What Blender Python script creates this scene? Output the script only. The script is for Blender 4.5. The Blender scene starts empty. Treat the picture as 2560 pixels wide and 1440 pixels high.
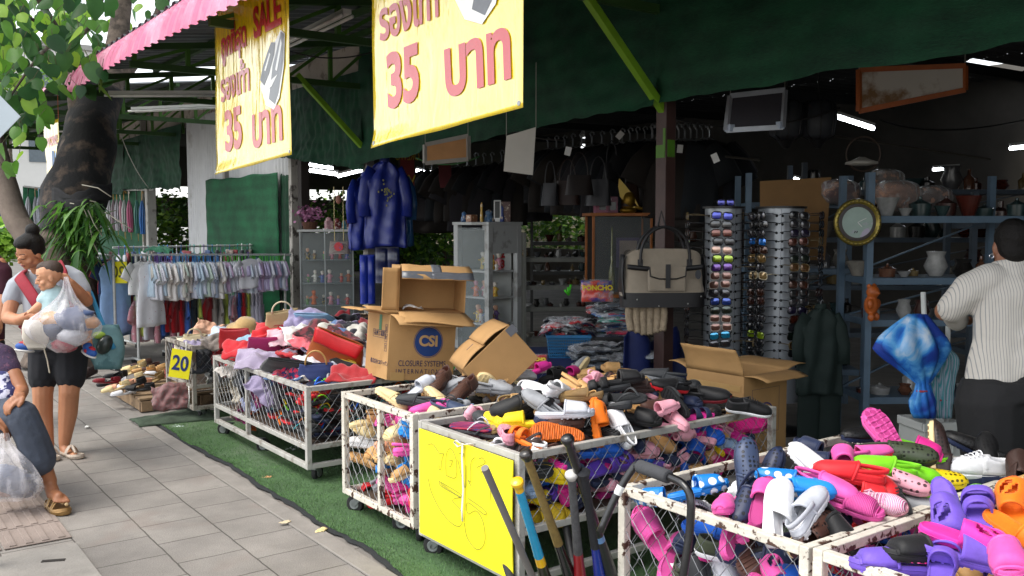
import bpy, math, random
from math import sin, cos, pi, radians as R, sqrt
from mathutils import Vector as V, Matrix as MX, noise as NZ
random.seed(7)
scene = bpy.context.scene
COL = scene.collection
# ---------------------------------------------------------------- camera, sky, sun, exposure
FPX, YAW, PIT, CH = 2300.0, R(36.5), R(4.0), 1.57
cd = bpy.data.cameras.new('camera'); cam = bpy.data.objects.new('camera', cd); COL.objects.link(cam)
cam.location = (0, 0, CH); cam.rotation_euler = (pi/2 - PIT, 0, -YAW)
cd.sensor_width = 36; cd.lens = 36*FPX/2560; cd.clip_start = .05; cd.clip_end = 500
scene.camera = cam
w = bpy.data.worlds.new('World'); scene.world = w; w.use_nodes = True
nt = w.node_tree; bg = nt.nodes['Background']
sky = nt.nodes.new('ShaderNodeTexSky'); sky.sky_type = 'NISHITA'; sky.sun_disc = False
SUN_EL, SUN_AZ = R(58), R(-75)            # azimuth from +Y, clockwise seen from above; the sun stands over the street
sky.sun_elevation = SUN_EL; sky.sun_rotation = SUN_AZ; sky.dust_density = 1.2; sky.air_density = 1.0; sky.ozone_density = 1
hs = nt.nodes.new('ShaderNodeHueSaturation'); hs.inputs['Saturation'].default_value = .22
nt.links.new(sky.outputs[0], hs.inputs['Color']); nt.links.new(hs.outputs[0], bg.inputs[0])
bg.inputs[1].default_value = .15
sl = bpy.data.lights.new('sun', 'SUN'); sl.energy = 1.1; sl.angle = R(32); sl.color = (1, .94, .85)
so = bpy.data.objects.new('sun', sl); COL.objects.link(so); so.location = (-5, 2, 12)
sd = V((sin(SUN_AZ)*cos(SUN_EL), cos(SUN_AZ)*cos(SUN_EL), sin(SUN_EL)))
so.rotation_euler = sd.to_track_quat('Z', 'Y').to_euler()
vs = scene.view_settings; vs.view_transform = 'Standard'; vs.look = 'None'; vs.gamma = 1; vs.use_curve_mapping = False
vs.exposure = 1.45
scene.cycles.max_bounces = 7; scene.cycles.transparent_max_bounces = 12
scene.cycles.use_denoising = True
# ---------------------------------------------------------------- measuring rays of the photograph's camera
CF = V((sin(YAW)*cos(PIT), cos(YAW)*cos(PIT), -sin(PIT))); CR = V((cos(YAW), -sin(YAW), 0)); CU = CR.cross(CF); CO = V((0, 0, CH))
def ray(px, py): return CF + CR*((px-1280)/FPX) - CU*((py-720)/FPX)
def at_z(px, py, z=0.): d = ray(px, py); return CO + d*((z-CH)/d.z)
def at_x(px, py, X): d = ray(px, py); return CO + d*(X/d.x)
def at_y(px, py, Y): d = ray(px, py); return CO + d*(Y/d.y)
def at_d(px, py, dd): return CO + ray(px, py)*dd
def proj(p):
    v = V(p)-CO; z = v.dot(CF); return 1280+FPX*v.dot(CR)/z, 720-FPX*v.dot(CU)/z, z
# ---------------------------------------------------------------- materials
def S(h):
    h = h.lstrip('#'); c = [int(h[i:i+2], 16)/255 for i in (0, 2, 4)]
    return tuple((x/12.92 if x <= .04045 else ((x+.055)/1.055)**2.4) for x in c)
MATS = {}
def mat(col, rough=.5, var=.12, scale=9., bump=0., bscale=80., metal=0., spec=.5, coat=0., emit=0., trans=0., alpha=1., sheen=0., col2=None, c2lo=.55, c2hi=.62, c2scale=6., sss=0., detail=3., rvar=.0):
    key = (col, rough, var, scale, bump, bscale, metal, spec, coat, emit, trans, alpha, sheen, col2, c2lo, c2hi, c2scale, sss, rvar)
    if key in MATS: return MATS[key]
    m = bpy.data.materials.new('mat_%d' % len(MATS)); m.use_nodes = True; MATS[key] = m
    t = m.node_tree; N = t.nodes; L = t.links; p = N['Principled BSDF']
    c = S(col) if isinstance(col, str) else tuple(col)
    p.inputs['Base Color'].default_value = (*c, 1); p.inputs['Roughness'].default_value = rough; p.inputs['Metallic'].default_value = metal
    p.inputs['Specular IOR Level'].default_value = spec; p.inputs['Coat Weight'].default_value = coat; p.inputs['Coat Roughness'].default_value = .15
    if trans: p.inputs['Transmission Weight'].default_value = trans
    if alpha < 1: p.inputs['Alpha'].default_value = alpha
    if sheen: p.inputs['Sheen Weight'].default_value = sheen
    if sss: p.inputs['Subsurface Weight'].default_value = sss; p.inputs['Subsurface Radius'].default_value = (.01, .004, .002)
    if emit:
        p.inputs['Emission Color'].default_value = (*c, 1); p.inputs['Emission Strength'].default_value = emit
    if var or bump or col2 or rvar:
        tc = N.new('ShaderNodeTexCoord'); oi = N.new('ShaderNodeObjectInfo'); va = N.new('ShaderNodeVectorMath'); va.operation = 'ADD'
        mu = N.new('ShaderNodeMath'); mu.operation = 'MULTIPLY'; mu.inputs[1].default_value = 37
        L.new(oi.outputs['Random'], mu.inputs[0]); L.new(tc.outputs['Object'], va.inputs[0]); L.new(mu.outputs[0], va.inputs[1])
        def noise(s, d=3.):
            n = N.new('ShaderNodeTexNoise'); n.inputs['Scale'].default_value = s; n.inputs['Detail'].default_value = d; n.inputs['Roughness'].default_value = .6
            L.new(va.outputs[0], n.inputs['Vector']); return n.outputs['Fac']
        last = None
        if var:
            mr = N.new('ShaderNodeMapRange'); L.new(noise(scale, detail), mr.inputs[0])
            mr.inputs[1].default_value = .28; mr.inputs[2].default_value = .72; mr.inputs[3].default_value = 1-var; mr.inputs[4].default_value = 1+var
            hv = N.new('ShaderNodeHueSaturation'); hv.inputs['Color'].default_value = (*c, 1); L.new(mr.outputs[0], hv.inputs['Value']); last = hv.outputs[0]
        if col2:
            mr = N.new('ShaderNodeMapRange'); L.new(noise(c2scale, 5.), mr.inputs[0]); mr.inputs[1].default_value = c2lo; mr.inputs[2].default_value = c2hi
            mx = N.new('ShaderNodeMix'); mx.data_type = 'RGBA'; L.new(mr.outputs[0], mx.inputs[0])
            if last: L.new(last, mx.inputs[6])
            else: mx.inputs[6].default_value = (*c, 1)
            mx.inputs[7].default_value = (*(S(col2)), 1); last = mx.outputs[2]
        if last: L.new(last, p.inputs['Base Color'])
        if emit and last: L.new(last, p.inputs['Emission Color'])
        if bump:
            b = N.new('ShaderNodeBump'); b.inputs['Strength'].default_value = bump; b.inputs['Distance'].default_value = .01
            L.new(noise(bscale, 4.), b.inputs['Height']); L.new(b.outputs[0], p.inputs['Normal'])
        if rvar:
            mr = N.new('ShaderNodeMapRange'); L.new(noise(14, 4.), mr.inputs[0]); mr.inputs[1].default_value = .3; mr.inputs[2].default_value = .7
            mr.inputs[3].default_value = max(.03, rough-rvar); mr.inputs[4].default_value = min(1, rough+rvar); L.new(mr.outputs[0], p.inputs['Roughness'])
    return m
def nodes_of(m): return m.node_tree.nodes, m.node_tree.links, m.node_tree.nodes['Principled BSDF']
def fresh(col='#808080', rough=.5):
    m = bpy.data.materials.new('special_%d' % len(bpy.data.materials)); m.use_nodes = True
    p = m.node_tree.nodes['Principled BSDF']; p.inputs['Base Color'].default_value = (*S(col), 1); p.inputs['Roughness'].default_value = rough
    return m
def nd(m, kind, **kw):
    n = m.node_tree.nodes.new(kind)
    for k, v in kw.items():
        if k in n.inputs: n.inputs[k].default_value = v
        else: setattr(n, k, v)
    return n
def lk(m, a, b): m.node_tree.links.new(a, b)
def film(col, base=.12, rim=.5, rough=.2, wr=.6):
    """thin clear plastic: mostly see-through, milky where it turns edge-on and in its creases"""
    m = fresh(col, rough); N, L, p = nodes_of(m)
    lw = nd(m, 'ShaderNodeLayerWeight'); lw.inputs[0].default_value = .35
    tc = nd(m, 'ShaderNodeTexCoord'); n = nd(m, 'ShaderNodeTexNoise', Scale=14.0, Detail=4.0)
    mp = nd(m, 'ShaderNodeMapping'); mp.inputs['Scale'].default_value = (1, 1, .35); lk(m, tc.outputs['Object'], mp.inputs[0]); lk(m, mp.outputs[0], n.inputs[0])
    mr = nd(m, 'ShaderNodeMapRange'); lk(m, n.outputs[0], mr.inputs[0]); mr.inputs[1].default_value = .5; mr.inputs[2].default_value = .75; mr.inputs[3].default_value = 0; mr.inputs[4].default_value = wr*.5
    ma = nd(m, 'ShaderNodeMath', operation='MULTIPLY_ADD'); lk(m, lw.outputs['Facing'], ma.inputs[0]); ma.inputs[1].default_value = rim; ma.inputs[2].default_value = base
    ad = nd(m, 'ShaderNodeMath', operation='ADD', use_clamp=True); lk(m, ma.outputs[0], ad.inputs[0]); lk(m, mr.outputs[0], ad.inputs[1])
    lk(m, ad.outputs[0], p.inputs['Alpha'])
    b = nd(m, 'ShaderNodeBump', Strength=.6, Distance=.02); lk(m, n.outputs[0], b.inputs['Height']); lk(m, b.outputs[0], p.inputs['Normal'])
    return m
# ---------------------------------------------------------------- mesh builder
def frame_of(d):
    d = V(d).normalized(); a = V((0, 0, 1)) if abs(d.z) < .95 else V((1, 0, 0))
    x = d.cross(a).normalized(); return x, d.cross(x).normalized(), d
def E(rx=0, ry=0, rz=0, loc=(0, 0, 0)):
    from mathutils import Euler
    return MX.Translation(V(loc)) @ Euler((R(rx), R(ry), R(rz))).to_matrix().to_4x4()
class B:
    def __init__(s): s.v = []; s.f = []; s.m = []
    def add(s, vs, fs, m=0, T=None):
        o = len(s.v)
        s.v += [tuple(T @ V(p)) if T is not None else tuple(p) for p in vs]
        s.f += [tuple(i+o for i in f) for f in fs]; s.m += [m]*len(fs); return s
    def box(s, c, d, m=0, T=None):
        x, y, z = d[0]/2, d[1]/2, d[2]/2; c = V(c)
        vs = [c+V((sx*x, sy*y, sz*z)) for sx in (-1, 1) for sy in (-1, 1) for sz in (-1, 1)]
        return s.add(vs, [(0, 1, 3, 2), (4, 6, 7, 5), (0, 4, 5, 1), (2, 3, 7, 6), (0, 2, 6, 4), (1, 5, 7, 3)], m, T)
    def bar(s, a, b, w, h=None, m=0, up=None):
        a, b = V(a), V(b); h = h or w; d = (b-a)
        if up is None: x, y, _ = frame_of(d)
        else: x = d.cross(V(up)).normalized(); y = d.cross(x).normalized()
        vs = [p+x*(sx*w/2)+y*(sy*h/2) for p in (a, b) for sx, sy in ((-1, -1), (1, -1), (1, 1), (-1, 1))]
        return s.add(vs, [(3, 2, 1, 0), (4, 5, 6, 7), (1, 5, 4, 0), (2, 6, 5, 1), (3, 7, 6, 2), (0, 4, 7, 3)], m)
    def tube(s, pts, r, n=8, m=0, caps=True, closed=False, flat=1., ry=None, T=None, up0=None):
        pts = [V(p) for p in pts]; k = len(pts); rr = r if hasattr(r, '__len__') else [r]*k; fl = flat if hasattr(flat, '__len__') else [flat]*k
        vs = []; prev = None
        for i, p in enumerate(pts):
            d = (pts[(i+1) % k]-pts[i-1]) if closed else (pts[min(i+1, k-1)]-pts[max(i-1, 0)])
            d = d.normalized() if d.length > 1e-9 else V((0, 0, 1))
            if prev is None:
                if up0 is not None: y = V(up0); y = (y-d*y.dot(d)).normalized(); x = y.cross(d)
                else: x, y, _ = frame_of(d)
            else:
                x = prev-d*prev.dot(d); x = x.normalized() if x.length > 1e-6 else frame_of(d)[0]; y = d.cross(x)
                if up0 is not None: pass
            prev = x
            for j in range(n):
                a = 2*pi*j/n; vs.append(p+x*(cos(a)*rr[i])+y*(sin(a)*rr[i]*fl[i]))
        fs = []
        for i in range(k if closed else k-1):
            for j in range(n):
                a = i*n+j; b = i*n+(j+1) % n; c = ((i+1) % k)*n+(j+1) % n; d2 = ((i+1) % k)*n+j; fs.append((a, b, c, d2))
        if caps and not closed: fs += [tuple(range(n-1, -1, -1)), tuple((k-1)*n+j for j in range(n))]
        return s.add(vs, fs, m, T)
    def lathe(s, prof, n=20, c=(0, 0, 0), m=0, T=None, caps=True):
        c = V(c); vs = [c+V((r*cos(2*pi*j/n), r*sin(2*pi*j/n), z)) for r, z in prof for j in range(n)]; k = len(prof)
        fs = [(i*n+j, i*n+(j+1) % n, (i+1)*n+(j+1) % n, (i+1)*n+j) for i in range(k-1) for j in range(n)]
        if caps: fs += [tuple(range(n-1, -1, -1)), tuple((k-1)*n+j for j in range(n))]
        return s.add(vs, fs, m, T)
    def grid(s, fn, nu, nv, m=0, T=None, cu=False, skip=None):
        vs = [fn(i/nu, j/nv) for i in range(nu+(0 if cu else 1)) for j in range(nv+1)]; W = nv+1; K = nu if cu else nu+1
        fs = [(i*W+j, ((i+1) % K)*W+j, ((i+1) % K)*W+j+1, i*W+j+1) for i in range(nu) for j in range(nv) if not (skip and skip((i+.5)/nu, (j+.5)/nv))]
        return s.add(vs, fs, m, T)
    def poly(s, pts, th, T=None, m=0):
        """closed outline in xy, extruded th along +z"""
        n = len(pts); vs = [V((p[0], p[1], 0)) for p in pts]+[V((p[0], p[1], th)) for p in pts]
        fs = [tuple(range(n-1, -1, -1)), tuple(range(n, 2*n))]+[(i, (i+1) % n, n+(i+1) % n, n+i) for i in range(n)]
        return s.add(vs, fs, m, T)
    def ell(s, c, r, m=0, T=None, nu=14, nv=9):
        c = V(c); r = r if hasattr(r, '__len__') else (r, r, r)
        vs = [c+V((0, 0, -r[2]))]
        for j in range(1, nv):
            ph = -pi/2+pi*j/nv
            vs += [c+V((r[0]*cos(ph)*cos(2*pi*i/nu), r[1]*cos(ph)*sin(2*pi*i/nu), r[2]*sin(ph))) for i in range(nu)]
        vs.append(c+V((0, 0, r[2]))); top = len(vs)-1
        fs = [(0, 1+(i+1) % nu, 1+i) for i in range(nu)]
        for j in range(nv-2):
            o = 1+j*nu; fs += [(o+i, o+(i+1) % nu, o+nu+(i+1) % nu, o+nu+i) for i in range(nu)]
        o = 1+(nv-2)*nu; fs += [(o+i, o+(i+1) % nu, top) for i in range(nu)]
        return s.add(vs, fs, m, T)
    def make(s, name, mats, parent=None, smooth=False, bevel=0., solid=0., w=False, loc=None, sub=0, ang=None, off=0., remesh=0., relax=0, T=None):
        me = bpy.data.meshes.new(name); me.from_pydata(s.v, [], s.f); me.update()
        mats = mats if isinstance(mats, (list, tuple)) else [mats]
        for x in mats: me.materials.append(x)
        if len(mats) > 1: me.polygons.foreach_set('material_index', s.m)
        if smooth or ang:
            me.polygons.foreach_set('use_smooth', [True]*len(me.polygons))
            if ang: me.set_sharp_from_angle(angle=R(ang))
        o = bpy.data.objects.new(name, me); COL.objects.link(o)
        if parent is not None:
            o.parent = parent
            if w: o.location = -parent.location
        if loc is not None: o.location = loc
        if T is not None: o.matrix_local = T
        if remesh:
            md = o.modifiers.new('remesh', 'REMESH'); md.mode = 'VOXEL'; md.voxel_size = remesh; md.use_smooth_shade = True
            if relax: md = o.modifiers.new('relax', 'SMOOTH'); md.iterations = relax; md.factor = .5
        if solid: md = o.modifiers.new('solid', 'SOLIDIFY'); md.thickness = solid; md.offset = off
        if bevel: md = o.modifiers.new('bevel', 'BEVEL'); md.width = bevel; md.segments = 2; md.limit_method = 'ANGLE'; md.angle_limit = R(40)
        if sub: md = o.modifiers.new('sub', 'SUBSURF'); md.levels = sub; md.render_levels = sub
        return o
def tag(o, label=None, cat=None, group=None, kind=None):
    if label: o['label'] = label
    if cat: o['category'] = cat
    if group: o['group'] = group
    if kind: o['kind'] = kind
    return o
def thing(name, label, cat, loc=(0, 0, 0), rz=0., group=None, T=None):
    o = bpy.data.objects.new(name, None); COL.objects.link(o); o.empty_display_size = .1
    if T is not None: o.matrix_world = T
    else: o.location = loc; o.rotation_euler = (0, 0, rz)
    return tag(o, label, cat, group)
def dup(o, parent=None, mats=None):
    """a thing with its parts and their sub-parts; mesh data shared; mats: {part name: material}"""
    c = o.copy(); COL.objects.link(c); c.parent = parent
    if mats and o.type == 'MESH':
        k = o.name.split('.')[0]
        for i, sl_ in enumerate(c.material_slots):
            q = mats.get((k, i)) or (mats.get(k) if i == 0 else None)
            if q: sl_.link = 'OBJECT'; sl_.material = q
    for ch in o.children: dup(ch, c, mats)
    return c
def text(body, size, T, material, parent=None, name='lettering', bold=0., ext=.0006, sx=1., align='CENTER', space=1., w=False):
    cu = bpy.data.curves.new('tmp', 'FONT'); cu.body = body; cu.size = size; cu.offset = bold; cu.extrude = ext; cu.align_x = align; cu.align_y = 'CENTER'; cu.space_character = space; cu.resolution_u = 4
    t = bpy.data.objects.new('tmp', cu); COL.objects.link(t)
    dg = bpy.context.evaluated_depsgraph_get(); me = bpy.data.meshes.new_from_object(t.evaluated_get(dg)); bpy.data.objects.remove(t); bpy.data.curves.remove(cu)
    me.transform(T @ MX.Diagonal((sx, 1, 1, 1))); me.materials.clear(); me.materials.append(material)
    o = bpy.data.objects.new(name, me); COL.objects.link(o)
    if parent is not None:
        o.parent = parent
        if w: o.location = -parent.location
    return o
def fN(x, y=0., z=0., s=1.): return NZ.noise(V((x*s, y*s, z*s)))
def plane_T(o, xa, ya):
    """matrix whose x,y axes lie along xa, ya with origin o"""
    x = V(xa).normalized(); y = V(ya); y = (y-x*y.dot(x)).normalized(); z = x.cross(y)
    return MX(((x.x, y.x, z.x, o[0]), (x.y, y.y, z.y, o[1]), (x.z, y.z, z.z, o[2]), (0, 0, 0, 1)))
# common materials
STEEL_W = mat('#adaba5', .5, .16, 7, .25, 60, col2='#75685c', c2lo=.54, c2hi=.68, c2scale=12)
STEEL_WORN = mat('#928c82', .6, .15, 7, .3, 60, col2='#54453b', c2lo=.5, c2hi=.6, c2scale=13)
STEEL_RUST = mat('#cbc5b8', .55, .16, 9, .4, 70, col2='#4a3226', c2lo=.56, c2hi=.6, c2scale=22)
WIRE = mat('#7b7e80', .45, .2, 40, metal=.6)
RUBBER = mat('#1c1c1d', .7, .2, 30, .2)
GALV = mat('#8d9092', .4, .15, 20, metal=.6)
LIME = mat('#4b7a1c', .55, .18, 5)
DARKGREEN = mat('#2a4a1c', .6, .2, 4)
CARD = mat('#b28a58', .8, .1, 5, .15, 120)
# ================================================================ GROUND
def tile_mat():
    m = fresh('#97918a', .85); N, L, p = nodes_of(m)
    tc = nd(m, 'ShaderNodeTexCoord'); sx = nd(m, 'ShaderNodeSeparateXYZ'); lk(m, tc.outputs['Object'], sx.inputs[0])
    cb = nd(m, 'ShaderNodeCombineXYZ'); lk(m, sx.outputs[1], cb.inputs[0]); lk(m, sx.outputs[0], cb.inputs[1])
    nz = nd(m, 'ShaderNodeTexNoise', Scale=7.0, Detail=3.0); lk(m, tc.outputs['Object'], nz.inputs[0])
    dv = nd(m, 'ShaderNodeVectorMath', operation='SCALE'); dv.inputs[3].default_value = .014; lk(m, nz.outputs['Color'], dv.inputs[0])
    av = nd(m, 'ShaderNodeVectorMath', operation='ADD'); lk(m, cb.outputs[0], av.inputs[0]); lk(m, dv.outputs[0], av.inputs[1])
    br = nd(m, 'ShaderNodeTexBrick'); br.offset = .5; br.inputs['Scale'].default_value = 1; br.inputs['Brick Width'].default_value = .315; br.inputs['Row Height'].default_value = .32
    br.inputs['Mortar Size'].default_value = .0048; br.inputs['Mortar Smooth'].default_value = .4; br.inputs['Color1'].default_value = (.255, .235, .212, 1); br.inputs['Color2'].default_value = (.215, .198, .18, 1); br.inputs['Mortar'].default_value = (.085, .076, .066, 1)
    lk(m, av.outputs[0], br.inputs[0])
    n2 = nd(m, 'ShaderNodeTexNoise', Scale=1.7, Detail=8.0, Roughness=.65); lk(m, tc.outputs['Object'], n2.inputs[0])
    mr = nd(m, 'ShaderNodeMapRange'); lk(m, n2.outputs[0], mr.inputs[0]); mr.inputs[1].default_value = .3; mr.inputs[2].default_value = .7; mr.inputs[3].default_value = .68; mr.inputs[4].default_value = 1.2
    n3 = nd(m, 'ShaderNodeTexNoise', Scale=160.0, Detail=3.0); lk(m, tc.outputs['Object'], n3.inputs[0])
    m3 = nd(m, 'ShaderNodeMapRange'); lk(m, n3.outputs[0], m3.inputs[0]); m3.inputs[1].default_value = .3; m3.inputs[2].default_value = .7; m3.inputs[3].default_value = .82; m3.inputs[4].default_value = 1.16
    mm = nd(m, 'ShaderNodeMath', operation='MULTIPLY'); lk(m, mr.outputs[0], mm.inputs[0]); lk(m, m3.outputs[0], mm.inputs[1])
    hv = nd(m, 'ShaderNodeHueSaturation'); lk(m, br.outputs[0], hv.inputs['Color']); lk(m, mm.outputs[0], hv.inputs['Value'])
    n4 = nd(m, 'ShaderNodeTexNoise', Scale=2.6, Detail=2.0); lk(m, tc.outputs['Object'], n4.inputs[0])   # reddish worn patches
    m4 = nd(m, 'ShaderNodeMapRange'); lk(m, n4.outputs[0], m4.inputs[0]); m4.inputs[1].default_value = .58; m4.inputs[2].default_value = .75; m4.inputs[4].default_value = .45
    mx = nd(m, 'ShaderNodeMix', data_type='RGBA'); lk(m, m4.outputs[0], mx.inputs[0]); lk(m, hv.outputs[0], mx.inputs[6]); mx.inputs[7].default_value = (.2, .145, .12, 1)
    n5 = nd(m, 'ShaderNodeTexNoise', Scale=5.5, Detail=7.0, Roughness=.75); lk(m, tc.outputs['Object'], n5.inputs[0])       # dark spots and gum
    m5 = nd(m, 'ShaderNodeMapRange'); lk(m, n5.outputs[0], m5.inputs[0]); m5.inputs[1].default_value = .60; m5.inputs[2].default_value = .70; m5.inputs[4].default_value = .55
    mz = nd(m, 'ShaderNodeMix', data_type='RGBA'); lk(m, m5.outputs[0], mz.inputs[0]); lk(m, mx.outputs[2], mz.inputs[6]); mz.inputs[7].default_value = (.13, .12, .11, 1)
    lk(m, mz.outputs[2], p.inputs['Base Color'])
    b = nd(m, 'ShaderNodeBump', Strength=.5, Distance=.006); ad = nd(m, 'ShaderNodeMath', operation='MULTIPLY_ADD'); lk(m, br.outputs['Fac'], ad.inputs[0]); ad.inputs[1].default_value = -1.2; lk(m, n3.outputs[0], ad.inputs[2])
    lk(m, ad.outputs[0], b.inputs['Height']); lk(m, b.outputs[0], p.inputs['Normal'])
    return m
b = B(); b.grid(lambda u, v: (-60+140*u, -40+200*v, -.03), 4, 4)
tag(b.make('ground', mat('#6d6a66', .9, .2, 2)), kind='structure')
b = B(); b.grid(lambda u, v: (-7+9.55*u, -3+40*v, .0), 10, 40)
o = b.make('pavement', tile_mat(), loc=(-.035-.01, .02, 0)); tag(o, kind='structure')
b = B(); b.grid(lambda u, v: (2.505+16*u, -6+34*v, .004), 6, 8)
tag(b.make('floor', mat('#86817a', .75, .25, 3, .3, 40)), kind='structure')
b = B(); b.box((-4, 14, -.07), (7.2, 60, .12)); tag(b.make('road', mat('#4c4b4a', .9, .2, 6)), kind='structure', label=None)
b = B(); b.box((1.91, 10, .008), (.1, 26, .012)); tag(b.make('kerb_strip', mat('#85807a', .9, .15, 8, .3, 90), bevel=.003), kind='structure')
# tactile paving, cover slab
b = B(); cx, cy = .62, 5.32
for i in range(2):
    for j in range(3):
        x0, y0 = .30+i*.31, 4.93+j*.31
        b.box((x0+.15, y0+.15, .006), (.298, .298, .006))
        for k in range(4): b.box((x0+.04+k*.072, y0+.15, .0115), (.032, .27, .006))
tag(b.make('tactile_paving', mat('#877a72', .85, .2, 5, .3, 120, col2='#80766f', c2scale=4), bevel=.002), kind='structure')
b = B(); b.box((.60, 4.55, .004), (.62, .56, .010)); tag(b.make('cover_slab', mat('#85817b', .9, .15, 6, .35, 60, col2='#7c7770', c2scale=3, c2lo=.6, c2hi=.68), bevel=.004), kind='structure')
b = B(); b.box((0, 0, 0), (.1, .028, .003)); o = b.make('lifting_slot', mat('#26221e', .9)); o.location = (.77, 4.62, .0105); o.rotation_euler = (0, 0, R(-24)); tag(o, kind='structure')
# litter
def litter(px, py, s, col, lab, seed, z=.01):
    b = B(); b.grid(lambda u, v: ((u-.5)*s*(1+.3*sin(v*5+seed)), (v-.5)*s*.6, .004+.012*abs(fN(u*3+seed, v*3, 0))), 8, 6)
    o = b.make('paper_scrap', mat(col, .8), smooth=True, solid=.0012, loc=at_z(px, py, z)); o.rotation_euler = (0, 0, seed*1.7); tag(o, lab, 'litter')
litter(443, 1067, .09, '#c9d6d2', 'crumpled pale tissue on the green mat before the small grey cage', 1.1)
litter(735, 1122, .11, '#e2e2e8', 'white paper slip lying on the mat under the flip-flop cage', 2.2)
litter(668, 1195, .06, '#c48f62', 'small brown scrap on the green mat beside the cage caster', 3.3)
litter(805, 1327, .07, '#d8c58e', 'yellowish dry leaf at the edge of the green mat', 4.1)
litter(712, 1308, .05, '#c8b898', 'pale torn leaf on the paving slabs near the mat', 5.4)
litter(218, 1068, .05, '#d6d6d2', 'small white scrap on the paving behind the standing woman', 6.2)
# artificial grass mat
def mat_edge(y): return 2.0+.05*fN(y*.8, 3.1)+.03*fN(y*3.1, 7.7)+.015*fN(y*11, 1.7)
gm = mat('#43603a', .85, .25, 6, .6, 240, col2='#566a4e', c2scale=1.3)
root = thing('grass_mat', 'green artificial grass mat with a frayed black edge under the shoe cages', 'mat', (2.0, 5, 0))
b = B(); b.grid(lambda u, v: (mat_edge(-.6+8.2*v)+(2.7)*u, -.6+8.2*v, .017), 12, 160)
b.make('turf', gm, root, w=True)
b = B(); b.grid(lambda u, v: (mat_edge(-.6+8.2*v)-.028-.02*fN(v*60, 9)+(.05)*u, -.6+8.2*v, .011+.006*u), 2, 420)
b.make('backing', mat('#1f2224', .9, .3, 40, .5, 120), root, w=True)
b = B(); rnd = random.Random(3)
for i in range(52000):
    y = rnd.uniform(1.6, 7.55); x = mat_edge(y)+rnd.random()**1.6*1.5; l = rnd.uniform(.007, .014); a = rnd.uniform(0, 6.3); q = .0016; lx, ly = cos(a)*l*.5, sin(a)*l*.5
    b.v += [(x-sin(a)*q, y+cos(a)*q, .016), (x+sin(a)*q, y-cos(a)*q, .016), (x+lx, y+ly, .016+l)]; n = len(b.v); b.f.append((n-3, n-2, n-1)); b.m.append(0 if rnd.random() < .6 else 1)
b.make('blades', [mat('#54793f', .7, .3, 3), mat('#41643a', .7, .3, 3)], root, w=True)
b = B(); c = at_z(425, 1045, .02)
b.grid(lambda u, v: (c.x-.28+.56*v, c.y+.12-.5*u*(.6+.4*v)+.1*v, .02+.055*sin(u*pi)*(.3+.7*v)+.012*fN(u*4, v*6)), 14, 14)
o = b.make('turned_corner', mat('#3c4a3a', .95, .35, 14, .8, 160), root, smooth=True, solid=.012, w=True)
# ================================================================ SHOP FRAME
FX = 4.8; CE = 2.2      # facade line, canopy edge
def roof_z(x): return 3.30+(x-CE)*.125
POSTY = [4.65, 9.15, 13.65, 18.15]
PAINT = mat('#3f2a26', .5, .2, 6, .2, 40)
for i, (y, lab) in enumerate(zip(POSTY, ('brown steel post with lime paint marks behind the canvas bag', 'grey steel post behind the hanging blue raincoats', 'steel post beside the white corrugated panel', 'far steel post of the shade net wall'))):
    root = thing('steel_post', lab, 'post', (FX, y, 0), group='posts along the shop front')
    B().box((0, 0, 1.75), (.1, .1, 3.5)).make('shaft', PAINT if i == 0 else mat('#8b8882', .6, .2, 5, .2, 50), root, bevel=.006)
    B().box((0, 0, .01), (.2, .2, .02)).make('foot_plate', PAINT, root)
    if i == 0:
        q = B(); q.box((-.052, .0, 2.08), (.006, .085, .09)); q.box((-.052, -.035, 2.16), (.005, .02, .16)); q.box((-.0, -.052, 2.1), (.07, .005, .12)); q.make('paint_mark', LIME, root)
BR = mat('#6f9a1d', .5, .15, 5)
for y, lab in ((4.65, 'lime green diagonal brace above the canvas bag post'), (9.15, 'lime green diagonal brace beside the large yellow banner')):
    b = B(); b.bar((4.78, y, 2.36), (3.98, y, 3.12), .055, .055, up=(0, 1, 0)); tag(b.make('diagonal_brace', BR, bevel=.004), lab, 'brace', 'braces of the canopy')
# trusses
for i, y in enumerate((2.4, 4.65, 6.9, 9.15, 11.4, 13.65, 15.9, 18.15, 20.4)):
    nm = ('nearest', 'behind the large yellow banner', 'between the two sale banners', 'above the raincoat post', 'behind the left sale banner', 'above the white corrugated panel', 'seventh from the right', 'eighth from the right', 'farthest')[i]
    root = thing('roof_truss', 'dark green steel roof truss, '+nm, 'truss', (FX, y, 3.1), group='trusses under the canopy')
    B().bar((CE+.12, y, 3.06), (FX, y, 3.06), .05, .06, up=(0, 0, 1)).make('bottom_chord', DARKGREEN, root, w=True)
    B().bar((CE+.05, y, roof_z(CE)-.09), (FX, y, roof_z(FX)-.09), .05, .06, up=(0, 0, 1)).make('top_chord', DARKGREEN, root, w=True)
    for k in range(6):
        x = CE+.16+k*.5
        B().bar((x, y, 3.085), (x, y, roof_z(x)-.12), .04, .04).make('web', mat('#3f6a1e', .6, .2, 4), root, w=True)
        if k < 5: B().bar((x+.02, y+.002, 3.09), (x+.48, y+.002, roof_z(x+.5)-.13), .03, .03).make('web', mat('#3f6a1e', .6, .2, 4), root, w=True)
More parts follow.
